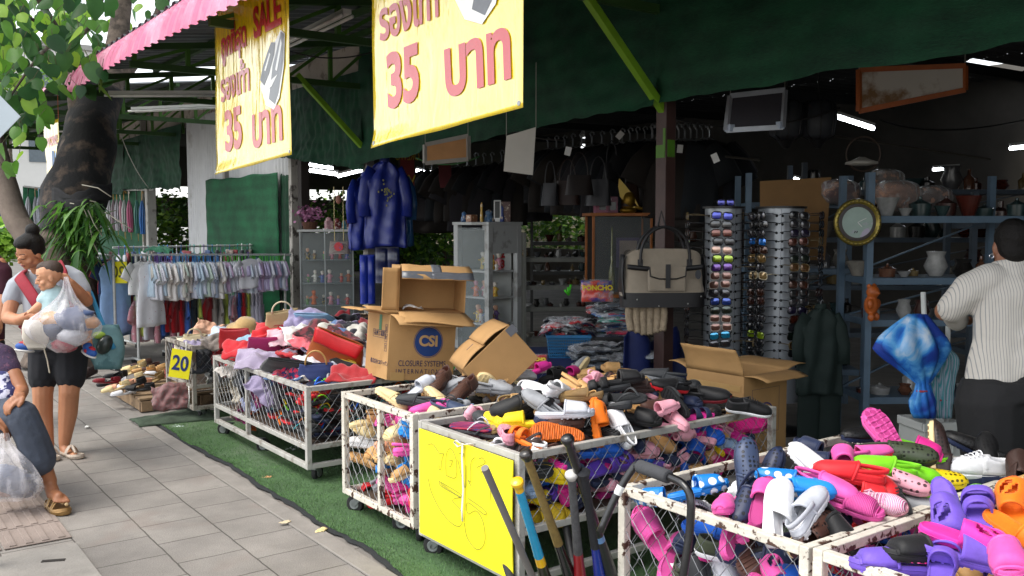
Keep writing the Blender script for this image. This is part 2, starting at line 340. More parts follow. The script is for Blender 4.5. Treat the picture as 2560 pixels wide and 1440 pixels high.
# canopy roof with pink fascia
ROOFM = mat('#6f7376', .45, .15, 3, metal=.45, col2='#54565a', c2scale=2)
def corr(t, pitch, amp):
    q = (t/pitch) % 1.
    return amp*(1 if q < .3 else (1-(q-.3)/.2*1) if q < .5 else 0 if q < .8 else (q-.8)/.2)
PINK = mat('#cf6f90', .45, .15, 2.5, bump=.1, bscale=30, col2='#dd9cb2', c2lo=.45, c2hi=.65, c2scale=2)
def canopy(y0, y1, lab):
    root = thing('canopy_roof', lab, 'canopy', (CE, (y0+y1)/2, 3.3))
    n = int((y1-y0)/.02); b = B()
    b.grid(lambda u, v: (CE+.08+(FX-CE+.5)*u, y0+(y1-y0)*v, roof_z(CE+.08+(FX-CE+.5)*u)+corr(y0+(y1-y0)*v, .2, .03)), 3, n)
    b.make('roof_sheet', ROOFM, root, w=True)
    def fa(u, v):
        y = y0+(y1-y0)*v; c = corr(y, .2, .034); a = u*1.15
        crimp = .006*(1 if int(u*12) % 2 else -1)*max(0, 1-u*1.6)
        return (CE+.10-.12*sin(a)-c*sin(a)*.7+crimp, y+.05*u, 3.30-.27*(1-cos(a))-.13*u+c*cos(a)*.6+.025*sin(y*.9)*u)
    b = B(); b.grid(fa, 12, n); b.make('fascia', PINK, root, w=True, solid=.002)
    for k, x in enumerate((2.45, 3.2, 3.95, 4.6)):
        B().bar((x, y0, roof_z(x)-.03), (x, y1, roof_z(x)-.03), .05, .05).make('purlin', DARKGREEN, root, w=True)
canopy(-1.2, 11.5, 'grey corrugated canopy roof with a pink curved edge over the shoe cages')
canopy(13.1, 24, 'grey corrugated canopy roof with a pink edge beyond the tree')
# unlit lamp battens under the canopy
WHT = mat('#c8c8c4', .5, .08, 5)
def batten(p0, p1, lab, off=.0):
    p0, p1 = V(p0), V(p1); root = thing('lamp_batten', lab, 'lamp', p0, group='unlit tube lamps under the canopy')
    B().bar(p0, p1, .07, .035, up=(0, 0, 1)).make('housing', WHT, root, w=True)
    for s in (-1, 1):
        d = V((0.045*s, 0, -.035)); B().tube([p0+d, p1+d], .014, 8).make('tube', mat('#dededa', .25), root, w=True, smooth=True)
batten(at_z(868, 28, 3.2), at_z(705, 108, 3.2), 'unlit double tube lamp right of the left sale banner')
batten((3.3, 13.0, 3.1), (4.5, 12.5, 3.2), 'unlit tube lamp over the white corrugated panel')
batten((2.6, 11.2, 3.05), (3.7, 10.8, 3.1), 'unlit tube lamp behind the tree trunk top')
batten((3.0, 16.5, 3.1), (4.2, 16.0, 3.1), 'unlit tube lamp beyond the tree on the left')
# strip of board above the nets
b = B()
for k in range(20):
    y0 = 3.0+k*1.2; h = .42+.05*fN(k*1.3); b.box((FX+.08, y0+.6, 3.6-h/2), (.012, 1.185, h))
tag(b.make('fascia_board', mat('#b0a69c', .85, .15, 3, col2='#7b6f66', c2scale=4)), 'stained beige board strip above the green shade net', 'board')
# green shade nets
def net_mat(col, dark, tr=.0, sc=260.):
    m = fresh(col, .75); N, L, p = nodes_of(m); p.inputs['Specular IOR Level'].default_value = .25
    tc = nd(m, 'ShaderNodeTexCoord'); sp = nd(m, 'ShaderNodeMapping'); sp.inputs['Scale'].default_value = (1, .08, 1); lk(m, tc.outputs['Object'], sp.inputs[0])
    n = nd(m, 'ShaderNodeTexNoise', Scale=sc, Detail=2.0); lk(m, sp.outputs[0], n.inputs[0])
    n2 = nd(m, 'ShaderNodeTexNoise', Scale=3.0, Detail=5.0); lk(m, tc.outputs['Object'], n2.inputs[0])
    ad = nd(m, 'ShaderNodeMath', operation='MULTIPLY_ADD'); lk(m, n.outputs[0], ad.inputs[0]); ad.inputs[1].default_value = .9; lk(m, n2.outputs[0], ad.inputs[2])
    mr = nd(m, 'ShaderNodeMapRange'); lk(m, ad.outputs[0], mr.inputs[0]); mr.inputs[1].default_value = .6; mr.inputs[2].default_value = 1.25
    wv = nd(m, 'ShaderNodeTexWave', Scale=2.2, Distortion=1.5); wv.bands_direction = 'Z'; lk(m, tc.outputs['Object'], wv.inputs[0]); mb = nd(m, 'ShaderNodeMath', operation='MULTIPLY_ADD', use_clamp=True); lk(m, wv.outputs['Fac'], mb.inputs[0]); mb.inputs[1].default_value = -.18; lk(m, mr.outputs[0], mb.inputs[2])
    mx = nd(m, 'ShaderNodeMix', data_type='RGBA'); lk(m, mb.outputs[0], mx.inputs[0]); mx.inputs[6].default_value = (*S(dark), 1); mx.inputs[7].default_value = (*S(col), 1); lk(m, mx.outputs[2], p.inputs['Base Color'])
    bm = nd(m, 'ShaderNodeBump', Strength=.5, Distance=.004); lk(m, n.outputs[0], bm.inputs['Height']); lk(m, bm.outputs[0], p.inputs['Normal'])
    return m
NET = net_mat('#1a4c32', '#0f2a1e'); NETB = net_mat('#1d6440', '#123a27')
def valance(y0, y1, zt, zl, zr, lab, seed, x=FX-.07):
    """shade net hung along the facade: zl, zr heights of its lower hem at y1 and y0"""
    def f(u, v):
        y = y0+(y1-y0)*u; zb = zr+(zl-zr)*u+.05*fN(u*7+seed, 1)+.02*fN(u*31, seed); z = zt+(zb-zt)*v
        fold = .05*fN(u*6*(y1-y0)*.25+seed, v*1.2+u*3, 2)+.022*fN(u*30, v*9, seed)+.04*sin(v*7+u*5+seed)*.4
        return (x-.05*v+fold*(.4+v)-.06*max(0, v-.93)*14*.2, y, z)
    b = B(); b.grid(f, 90, 46); o = b.make('shade_net', NET, smooth=True); return tag(o, lab, 'shade net')
valance(-1.5, 4.66, 3.62, 2.41, 2.47, 'dark green shade net hung across the right shop opening', 1.3)
valance(4.63, 9.2, 3.5, 2.22, 2.40, 'dark green shade net hung behind the large yellow banner', 4.1)
valance(9.12, 11.3, 3.24, 2.42, 2.16, 'dark green shade net with a drooping corner left of the raincoats', 6.6)
valance(15.6, 19.3, 3.22, 2.25, 2.15, 'green shade net with a shiny patch above the umbrella row', 8.2)
valance(19.2, 26, 3.2, 2.2, 2.15, 'far green shade net above the left umbrellas', 9.7)
# corrugated wall panel and the green net panels
b = B(); n = 150
b.grid(lambda u, v: (FX+.02-corr(11.3+4.25*v, .11, .022), 11.3+4.25*v, 0+3.28*u), 1, n)
tag(b.make('corrugated_wall', mat('#b9bbbd', .5, .1, 3, bump=.1, bscale=20, metal=.1, col2='#8f8d8a', c2scale=2, c2lo=.6, c2hi=.75)), 'white corrugated metal wall panel left of the green net panel', 'wall')
def flat_net(y0, y1, z0, z1, x, lab, m, seed, topw=.04):
    b = B()
    def f(u, v):
        y = y0+(y1-y0)*u; z = z0+(z1-z0)*v
        return (x-.012*fN(u*5, v*4, seed)-.012*abs(sin(v*24))*.5, y+.02*fN(v*6, seed), z+topw*fN(u*5, seed)*v)
    b.grid(f, 40, 60); o = b.make('shade_net', m, smooth=True, solid=.004); return tag(o, lab, 'shade net')
flat_net(11.55, 14.42, .02, 2.24, FX-.06, 'bright green shade net panel stretched behind the baby clothes rack', NETB, 2.)
flat_net(11.22, 11.56, .02, 2.2, FX-.02, 'narrow dark green net strip beside the shop doorway', NET, 5.)
flat_net(17.9, 25.9, .3, 2.5, FX+.05, 'green shade net wall behind the hanging umbrellas', NETB, 7.)
B().box((FX, 11.2, 1.25), (.09, .09, 2.5)).make('door_post', mat('#a8a49c', .7, .2, 5, .3, 30, col2='#4f4a45', c2scale=9)); tag(bpy.data.objects['door_post'], 'peeling white post at the left edge of the shop doorway', 'post')
B().box((FX, 10.88, 1.3), (.11, .11, 2.6)).make('door_post', mat('#2c2420', .7, .25, 6, .3, 30)); tag(bpy.data.objects['door_post.001'], 'dark brown post just inside the shop doorway', 'post')
o = B().box((FX, 17.75, 1.3), (.16, .16, 2.6)).make('white_post', mat('#a9a8a2', .7, .2, 4, col2='#77736c', c2scale=5), bevel=.01); tag(o, 'grey white post at the right end of the umbrella wall', 'post')
# shop roof, walls inside
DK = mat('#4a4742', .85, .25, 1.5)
b = B()
def roofpatch(x0, x1, y0, y1):
    b.grid(lambda u, v: (x0+(x1-x0)*u, y0+(y1-y0)*v, 3.72+.02*(x0+(x1-x0)*u-FX)+corr(y0+(y1-y0)*v, .25, .03)), 2, max(4, int((y1-y0)/.03)))
roofpatch(5.3, 13.2, -4, 27.5); roofpatch(13.2, 14.9, -4, 6.75); roofpatch(13.2, 14.9, 7.35, 27.5); roofpatch(14.9, 17, -4, 27.5)
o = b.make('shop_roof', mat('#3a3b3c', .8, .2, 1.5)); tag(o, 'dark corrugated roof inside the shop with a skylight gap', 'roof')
for i in range(8):
    o = B().bar((5.2, -2.5+i*3.0, 3.55), (16.9, -2.5+i*3.0, 3.75), .08, .14).make('rafter', mat('#242626', .8)); tag(o, 'dark steel rafter under the shop roof', 'rafter', 'rafters inside the shop')
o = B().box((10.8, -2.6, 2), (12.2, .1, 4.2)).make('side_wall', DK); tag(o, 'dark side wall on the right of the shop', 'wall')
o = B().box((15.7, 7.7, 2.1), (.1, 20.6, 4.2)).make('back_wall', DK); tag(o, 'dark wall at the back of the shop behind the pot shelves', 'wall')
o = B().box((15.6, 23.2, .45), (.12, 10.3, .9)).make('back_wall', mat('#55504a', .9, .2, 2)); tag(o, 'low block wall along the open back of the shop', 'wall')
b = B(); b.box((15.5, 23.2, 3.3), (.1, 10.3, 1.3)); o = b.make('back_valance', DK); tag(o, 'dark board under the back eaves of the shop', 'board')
# ================================================================ BANNERS
def vinyl():
    m = fresh('#e2c408', .22); N, L, p = nodes_of(m); p.inputs['Specular IOR Level'].default_value = .8; p.inputs['Coat Weight'].default_value = 1; p.inputs['Coat Roughness'].default_value = .07; p.inputs['Coat IOR'].default_value = 1.8
    tc = nd(m, 'ShaderNodeTexCoord'); mp = nd(m, 'ShaderNodeMapping'); mp.inputs['Scale'].default_value = (6, 6, 1.1); n = nd(m, 'ShaderNodeTexNoise', Scale=2.2, Detail=3.0, Distortion=.6)
    lk(m, tc.outputs['Object'], mp.inputs[0]); lk(m, mp.outputs[0], n.inputs[0]); bm = nd(m, 'ShaderNodeBump', Strength=.55, Distance=.02); lk(m, n.outputs[0], bm.inputs['Height']); lk(m, bm.outputs[0], p.inputs['Normal']); lk(m, bm.outputs[0], p.inputs['Coat Normal'])
    return m
VIN = vinyl(); VR = mat('#a8141c', .25, .05, 5, spec=.8, coat=.5, bump=.12, bscale=7); VG = mat('#4a4b50', .3, .25, 12, spec=.6, coat=.4); VW = mat('#d8d8d2', .3, .05, coat=.4)
BX = 2.5
def cut(me, step):
    import bmesh
    bm = bmesh.new(); bm.from_mesh(me)
    for ax in (1, 2):
        lo = min(v.co[ax] for v in bm.verts); hi = max(v.co[ax] for v in bm.verts); k = lo+step
        while k < hi:
            n = [0, 0, 0]; n[ax] = 1; c = [0, 0, 0]; c[ax] = k
            bmesh.ops.bisect_plane(bm, geom=bm.verts[:]+bm.edges[:]+bm.faces[:], plane_co=c, plane_no=n); k += step
    bm.to_mesh(me); bm.free()
def shoe_print(root, o, s, T):
    """a printed pair of trainers: dark uppers, white flashes and soles"""
    def blob(pts, m, z, nm): 
        b = B(); b.poly([(x*s, y*s) for x, y in pts], .0008, T @ MX.Translation((0, 0, z)), 0); b.make(nm, m, root, w=True)
    blob([(-.5, -.9), (.1, -1.1), (.55, -.8), (.95, .1), (1.0, 1.0), (.7, 1.15), (.3, .9), (-.2, .7), (-.75, .1), (-.95, -.3)], VW, .001, 'print')
    blob([(-.25, -.75), (.2, -.95), (.5, -.65), (.9, .25), (.95, 1.0), (.7, 1.1), (.45, .7), (.1, .2)], VG, .003, 'print')
    blob([(-.95, -.1), (-.6, -.3), (-.2, .0), (.2, .5), (.3, .85), (0, .9), (-.35, .6), (-.7, .25)], mat('#34353a', .3, .3, 14, coat=.4), .004, 'print')
    blob([(.3, .05), (.42, .0), (.78, .75), (.7, .9)], VW, .005, 'print'); blob([(-.25, -.45), (.0, -.4), (.45, -.1), (-.05, -.22), (-.3, -.3)], VW, .005, 'print')
    blob([(-.55, .15), (-.45, .1), (-.05, .55), (-.12, .62)], VW, .006, 'print')
def banner(yl, yr, zb_l, zb_r, zt, lab, lines, seed, shoe):
    root = thing('sale_banner', lab, 'banner', (BX, (yl+yr)/2, (zb_l+zt)/2)); W = yl-yr
    def f(u, v):
        zb = zb_l+(zb_r-zb_l)*u; z = zb+(zt-zb)*v
        return V((BX+.010*fN(u*4+seed, v*2.0, 1)+.003*fN(u*13, v*4, seed)-.05*max(0, .07-v)*6*(1-u)*(1+sin(u*9)), yl-W*u-.0*v, z))
    def wrap(o):
        cut(o.data, .05)
        for vtx in o.data.vertices:      # lettering follows the cloth
            p = vtx.co; u = (yl-p.y)/W; q = f(u, max(0, min(1, (p.z-(zb_l+(zb_r-zb_l)*u))/(zt-(zb_l+(zb_r-zb_l)*u))))); vtx.co.x = q.x-.005-(BX-p.x)*.6
    b = B(); b.grid(f, 40, 50); b.make('sheet', VIN, root, w=True, smooth=True, solid=.0012, off=0)
    slope = (zb_r-zb_l)/W
    for body, u, v, size, sx, bold in lines:
        o_ = V((BX-.002, yl-W*u, zb_l+(zb_r-zb_l)*u+(zt-zb_l)*v)); T = plane_T(o_, (0, -1, slope*.8), (0, 0, 1))
        wrap(text(body, size, T, VR, root, bold=bold, sx=sx, w=True, ext=.0003, space=.96))
    u, v, s = shoe; o_ = V((BX-.002, yl-W*u, zb_l+(zt-zb_l)*v)); n0 = set(c.name for c in root.children)
    shoe_print(root, o_, s, plane_T(o_, (0, -1, 0), (0, 0, 1)))
    
    for c in root.children:
        if c.name not in n0: wrap(c)
    for u, v in ((.02, .02), (.98, .02), (.02, .98), (.98, .98)):
        p = f(u, v); B().tube([p+V((-.004, 0, 0)), p+V((.004, 0, 0))], .012, 12).make('eyelet', GALV, root, w=True)
    for u in (.03, .97):
        p = f(u, 1); B().tube([p, p+V((.0, .0, .1))], .004, 6).make('tie', mat('#6a1a1a', .8), root, w=True)
banner(BX/math.tan(R(18.84)), BX/math.tan(R(23.1)), 1.955, 2.03, 3.26, 'yellow vinyl sale banner reading SALE and 35 baht, left of the two in front',
       [('ถูกที่สุด', .29, .735, .25, .78, .008), ('SALE', .74, .755, .29, .85, .011), ('รองเท้า', .30, .49, .28, .8, .008), ('35', .27, .225, .42, .95, .014), ('บาท', .72, .19, .40, .95, .012)], 1.2, (.80, .50, .23))
banner(BX/math.tan(R(28.02)), BX/math.tan(R(37.2)), 1.995, 2.085, 3.28, 'large yellow vinyl banner with washed-out 35 baht lettering, nearest the middle',
       [('รองเท้า', .29, .515, .28, .8, .008), ('35', .245, .25, .40, .95, .014), ('บาท', .74, .215, .39, .95, .012)], 5.2, (.76, .60, .24))
# small far banner behind the tree
p = at_d(125, 300, 12.2); x0 = p.x
root = thing('sale_banner', 'narrow yellow banner reading WOW behind the tree trunk', 'banner', (x0, p.y, 2.3))
pl, pr = at_d(108, 310, 12.4), at_d(146, 296, 12.0); bl, br_ = at_d(120, 470, 12.4), at_d(152, 470, 12.0)
b = B(); b.grid(lambda u, v: (bl.lerp(br_, u)).lerp(pl.lerp(pr, u), v)+V((.01*fN(u*4, v*4), 0, 0)), 8, 16); b.make('sheet', VIN, root, w=True, smooth=True, solid=.0012)
T = plane_T(pl.lerp(pr, .5).lerp(bl.lerp(br_, .5), .3)+(CO-p).normalized()*.03, pr-pl, (0, 0, 1)); text('WOW!!', .17, T, VR, root, bold=.006, sx=.7, w=True)
T = plane_T(pl.lerp(pr, .6).lerp(bl.lerp(br_, .5), .68)+(CO-p).normalized()*.03, pr-pl, (0, 0, 1))
b = B(); b.poly([(-.06, -.2), (0, -.24), (.05, 0), (.04, .2), (-.04, .22)], .001, T); b.make('print', mat('#3e5f86', .4), root, w=True)
b = B(); b.poly([(.06, -.1), (.1, 0), (.1, .2), (.07, .16)], .001, T); b.make('print', mat('#6f9fd0', .4), root, w=True)
for p_ in (pl, pr): B().tube([p_, p_+V((0, 0, .35))], .004, 6).make('tie', mat('#b05a3a', .8), root, w=True)
# ================================================================ WIRE CAGE CARTS
def chain(b, p0, p1, z0, z1, seed=0, c=.038, r=.0017):
    """chain-link: zigzag wires that hook into each other, from p0 to p1 (xy) between z0 and z1"""
    p0, p1 = V((*p0, 0)), V((*p1, 0)); L = (p1-p0).length; d = (p1-p0)/L; nrm = V((d.y, -d.x, 0))
    nx = max(2, round(L/c)); cx = L/nx; nz = max(2, round((z1-z0)/(c*1.15))); cz = (z1-z0)/nz
    for k in range(nx):
        pts = []
        for i in range(nz+1):
            s = (k+((i+k) % 2))*cx; z = z0+i*cz; j = 0 if i in (0, nz) else 1
            g = .009*fN(s*6+seed, z*6, 3)*j; hz = .012*fN(s*5, z*5, seed+9)*j
            q = p0+d*(s+g)+nrm*((.0022 if (i+k) % 2 else -.0022)+.006*fN(s*3, z*3, seed)*j); q.z = z+hz; pts.append(q)
        b.tube(pts, r, 4, caps=False)
    for z in (z0, z1): b.tube([p0+V((0, 0, z)), p1+V((0, 0, z))], r, 4)
def caster(root, x, y, yaw, zt, rr=.05):
    """swivel caster: fork and plate; the wheel is its own sub-part"""
    b = B(); T = MX.Translation((x, y, 0)) @ MX.Rotation(yaw, 4, 'Z')
    b.box((0, 0, zt-.004), (.075, .06, .008), 0, T)
    for s in (-1, 1): b.add([V(p) for p in ((-.028, s*.021, zt-.008), (.028, s*.021, zt-.008), (.052, s*.021, rr-.008), (.03, s*.021, rr-.012), (-.028, s*.024, zt-.008), (.028, s*.024, zt-.008), (.052, s*.024, rr-.008), (.03, s*.024, rr-.012))], [(3, 2, 1, 0), (4, 5, 6, 7), (0, 1, 5, 4), (1, 2, 6, 5), (2, 3, 7, 6), (3, 0, 4, 7)], 0, T)
    b.box((0, 0, zt-.014), (.05, .05, .012), 0, T)
    c = b.make('caster', GALV, root, w=True, bevel=.0015)
    q = B(); Tw = T @ MX.Translation((.036, 0, rr)) @ MX.Rotation(pi/2, 4, 'X')
    q.lathe([(.010, -.016), (rr*.62, -.016), (rr*.9, -.014), (rr, -.008), (rr, .008), (rr*.9, .014), (rr*.62, .016), (.010, .016)], 22, (0, 0, 0), 0, Tw); q.lathe([(.012, -.024), (.012, .024)], 10, (0, 0, 0), 1, Tw)
    q.lathe([(rr*.55, -.0165), (rr*.5, -.019), (.014, -.018), (.014, .018), (rr*.5, .019), (rr*.55, .0165)], 18, (0, 0, 0), 1, Tw)
    q.make('wheel', [RUBBER, GALV], c, ang=40)
def cart(lab, x0, x1, y0, y1, zt, zc, zb, mids, steel, sides='flrb', skew=0., t=.032, frontmesh=True):
    """open-topped cage on casters; x0 front, y0 the side nearest the camera; zc cage floor, zb lower frame"""
    root = thing('wire_cage_cart', lab, 'cage cart', (x0, (y0+y1)/2, 0), group='wire cage carts in front of the shop')
    sk = lambda x: skew*(x-x0)/(x1-x0)
    Y0 = lambda x: y0+sk(x); Y1 = lambda x: y1+sk(x); cs = [(x0, y0), (x0, y1), (x1, Y1(x1)), (x1, Y0(x1))]; h = t/2
    b = B()
    for x, y in cs: b.box((x, y, (zb-h+zt+h)/2), (t, t, zt-zb+t))
    for y in mids: b.box((x0, y, (zb+zt)/2), (t*.93, t*.9, zt-zb-t))
    for z in sorted({zb, zc, zt}):
        if z == zt or z == zb or abs(z-zb) > .05:
            for i in range(4):
                a, c = V((*cs[i], z)), V((*cs[(i+1) % 4], z)); d = (c-a).normalized(); b.bar(a+d*(h+.001), c-d*(h+.001), t*.95, t*.95, up=(0, 0, 1))
    b.make('frame', steel, root, w=True, bevel=.003)
    b = B(); o = h+.004
    if 'f' in sides:
        ys = [y0]+list(mids)+[y1]
        for i in range(len(ys)-1): chain(b, (x0-o*.3, ys[i]+h*.6), (x0-o*.3, ys[i+1]-h*.6), zc+.004, zt-.004, i)
    if 'r' in sides: chain(b, (x0+h, y0-.004), (x1-h, Y0(x1)-.004), zc+.004, zt-.004, 5)
    if 'l' in sides: chain(b, (x0+h, y1+.004), (x1-h, Y1(x1)+.004), zc+.004, zt-.004, 6, .05)
    if 'b' in sides: chain(b, (x1, Y0(x1)+h), (x1, Y1(x1)-h), zc+.004, zt-.004, 7)
    b.make('wire_mesh', WIRE, root, w=True)
    b = B(); b.add([(x0+h, y0+h, zc-.012), (x0+h, y1-h, zc-.012), (x1-h, Y1(x1)-h, zc-.012), (x1-h, Y0(x1)+h, zc-.012)], [(0, 3, 2, 1)]); b.make('tray', mat('#4a3b2e', .8, .3, 6), root, w=True, solid=.01)
    for x, y, a in ((x0+.06, y0+.06, .6), (x0+.06, y1-.06, 2.2), (x1-.06, Y1(x1)-.06, 4), (x1-.06, Y0(x1)+.06, 5.2)): caster(root, x, y, a, zb-h)
    for y in mids[:1]: caster(root, x0+.06, y-.03, 5.5, zb-h)
    return root
C1 = cart('small worn grey cage cart with the 20 sign', 2.25, 3.6, 7.24, 7.93, .60, .29, .12, [], STEEL_WORN)
C2 = cart('grey white cage cart holding flip-flops and a heap of bags', 2.25, 3.9, 5.09, 6.72, .585, .23, .115, [6.08], STEEL_W)
C3 = cart('rust-spotted white cage cart of clogs left of the yellow sign', 2.20, 3.65, 3.76, 4.49, .65, .125, .125, [4.09], STEEL_RUST)
C4 = cart('cage cart with the large yellow handwritten sign on its front', 2.20, 3.80, 2.92, 3.68, .63, .32, .115, [], STEEL_W)
C5 = cart('white chipped cage cart of mixed clogs before the striped shirt woman', 2.20, 3.52, 1.56, 2.31, .64, .2, .115, [], STEEL_RUST)
C6 = cart('nearest cage cart with purple and pink sandals at the right', 2.20, 3.55, .72, 1.515, .645, .2, .115, [], STEEL_RUST)
CARTS = dict(c2=(2.25, 3.9, 5.09, 6.72, .585, .23), c3=(2.2, 3.65, 3.76, 4.49, .65, .125), c4=(2.2, 3.8, 2.92, 3.68, .63, .32), c5=(2.2, 3.52, 1.56, 2.31, .64, .2), c6=(2.2, 3.55, .72, 1.515, .645, .2))
BUMP = dict(c2=.16, c3=.1, c4=.2, c5=.09, c6=.06)
def heap(c, x, y):
    x0, x1, y0, y1, zt, zc = CARTS[c]; u = 2*(x-x0)/(x1-x0)-1; v = 2*(y-y0)/(y1-y0)-1; u = max(-1, min(1, u)); v = max(-1, min(1, v))
    return zt-.11+(BUMP[c]+.07)*(1-abs(u)**3.5)*(1-abs(v)**2.6)
def on_heap(c, px, py, h=0):
    """where the sight line of that spot in the photograph meets the heap"""
    d = ray(px, py); lo = None
    for i in range(400):
        t = 1.2+i*.012; p = CO+d*t
        if p.z < heap(c, p.x, p.y)+h and CARTS[c][0]-.12 < p.x < CARTS[c][1]+.1: return p
    return CO+d*((CARTS[c][4]+.05-CH)/d.z)
# ================================================================ SHOES
WT = [(0, 0), (.012, .010), (.04, .0185), (.1, .0265), (.2, .031), (.32, .0315), (.45, .033), (.58, .038), (.7, .0425), (.8, .042), (.88, .036), (.94, .0265), (.98, .0145), (1, 0)]
def wid(t):
    for (a, p), (b_, q) in zip(WT, WT[1:]):
        if t <= b_: k = (t-a)/(b_-a); return p+(q-p)*k
    return 0
LEN = .255
TS = [0, .012, .04, .1, .2, .32, .45, .58, .7, .8, .88, .94, .98, 1]
def curve_y(t): return .007*sin(pi*t)-.006*t*t
def outline(grow=0., k=1.):
    L_ = [(LEN*(t-.5), curve_y(t)+wid(t)*k+grow*(1 if 0 < t < 1 else 0)) for t in TS]; R_ = [(LEN*(t-.5), curve_y(t)-wid(t)*k-grow*(1 if 0 < t < 1 else 0)) for t in TS[1:-1]]
    pts = L_+R_[::-1]
    if grow: pts = [(x+grow*(1 if x > LEN*.48 else -1 if x < -LEN*.48 else 0), y) for x, y in pts]
    return [V((x, y, 0)) for x, y in reversed(pts)]      # counter-clockwise
def sole_mesh(thick, heel=0., lug=False, spring=.012, cup=.004, wedge=0.):
    """a cupped sole as stacked rings; top surface slightly dished"""
    b = B(); zs = lambda x: spring*max(0, (x/LEN+.5)-.72)**2*9+wedge*max(0, .6-(x/LEN+.5))/.6
    rings = [(-.004, 0.), (0, .005), (.0015, thick*.5), (0, thick-.003), (-.003, thick), (-.006, thick-cup)]
    for g, z in rings:
        for p in outline(g): b.v.append((p.x, p.y, z*(1 if z < .006 else 1)+(zs(p.x) if z >= 0 else 0)*(1 if z > .006 else .55)+(heel*max(0, .5-(p.x/LEN+.5)) if z > .006 else 0)))
    n = len(outline()); K = len(rings)
    for i in range(K-1):
        for j in range(n): b.f.append((i*n+j, i*n+(j+1) % n, (i+1)*n+(j+1) % n, (i+1)*n+j)); b.m.append(0)
    half = n//2
    def cap(off, flip):
        # strip the outline into quads, left side against right side
        idx = [off+j for j in range(n)]; q = []
        for j in range(half):
            a, bq, c, d = idx[j], idx[(j+1) % n], idx[(n-j-2) % n], idx[(n-j-1) % n]
            f = [a, bq, c, d]; f = [f[i] for i in range(4) if f[i] != f[i-1]]
            if len(set(f)) > 2: q.append(tuple(f[::-1] if flip else f))
        return q
    # outline starts at toe (reversed list): rotate pairing so index 0 and n-1 are neighbours of the toe
    for f in cap(0, True): b.f.append(f); b.m.append(0)
    for f in cap((K-1)*n, False): b.f.append(f); b.m.append(1 if lug is None else 0)
    b.tube([(p.x, p.y, thick*.58+zs(p.x)*.8+heel*.6*max(0, .5-(p.x/LEN+.5))) for p in outline(.0012)], .0022, 5, closed=True)     # foxing line round the sole
    if lug:
        for i in range(9):
            t = .1+i*.095; wv = wid(t)*.8
            b.bar((LEN*(t-.5)-.008, curve_y(t)-wv, -.001+.5*zs(LEN*(t-.5))), (LEN*(t-.5)+.008, curve_y(t)+wv, -.001+.5*zs(LEN*(t-.5))), .008, .006)
    return b
def shell(b, t0, t1, h0, h1, z0, open_=0., nt=12, nv=12, pw=.75, m=0, puff=1.04, lo=0., hole=None):
    """vault over the foot from t0 to t1; h0 height at the throat, h1 at the toe"""
    def f(u, v):
        t = t0+(t1-t0)*u; a = pi*v; k = min(1, t); h = (h0+(h1-h0)*(u**1.15)); w_ = max(.002, wid(min(t, .975)))*puff
        if u > .8: q = (u-.8)/.2; h *= sqrt(max(.0, 1-q*q*.85)); 
        x = LEN*(t-.5)-.010*sin(a)*(1-u)*0; s = sin(a)**pw if sin(a) > 0 else 0; cc = cos(a); cc = abs(cc)**.85*(1 if cc > 0 else -1)
        return (x-open_*(1-u)*s*LEN, curve_y(t)+w_*cc, z0+h*s)
    b.grid(f, nt, nv, m, skip=hole)
def wall(b, t0, h, z0, lean=.003, dip=0., m=0, hback=None):
    """low wall round the heel from one side to the other"""
    hb = h if hback is None else hback; n = 22
    def f(u, v):
        s = 1-2*u; t = t0*(abs(s)**1.6) if True else 0; t = t0*abs(s)**1.3; sg = 1 if s > 0 else -1
        w_ = wid(t) if t > .03 else wid(.03)*sqrt(max(0, t/.03)); hh = hb+(h-hb)*abs(s)**1.5-dip*sin(pi*abs(s))
        return (LEN*(t-.5)-.002+lean*v*2*(1-abs(s)), curve_y(t)+sg*(w_+.001-lean*v), z0+hh*v)
    b.grid(f, n, 4, m)
def plastic(col, rough=.56): return mat(col, rough, .16, 16, .12, 160, sheen=.1, spec=.32)
def dotted(col, scale=62., size=.3, dark=None):
    key = ('dot', col, scale, size)
    if key in MATS: return MATS[key]
    m = fresh(col, .5); MATS[key] = m; N, L, p = nodes_of(m); tc = nd(m, 'ShaderNodeTexCoord'); vo = nd(m, 'ShaderNodeTexVoronoi', Scale=scale, Randomness=.06); lk(m, tc.outputs['Object'], vo.inputs[0])
    mr = nd(m, 'ShaderNodeMapRange'); lk(m, vo.outputs['Distance'], mr.inputs[0]); mr.inputs[1].default_value = size; mr.inputs[2].default_value = size+.06
    mx = nd(m, 'ShaderNodeMix', data_type='RGBA'); lk(m, mr.outputs[0], mx.inputs[0]); c = S(col); mx.inputs[6].default_value = (c[0]*.12, c[1]*.12, c[2]*.12, 1) if not dark else (*S(dark), 1); mx.inputs[7].default_value = (*c, 1)
    lk(m, mx.outputs[2], p.inputs['Base Color']); bm = nd(m, 'ShaderNodeBump', Strength=.8, Distance=.003); lk(m, mr.outputs[0], bm.inputs['Height']); lk(m, bm.outputs[0], p.inputs['Normal']); return m
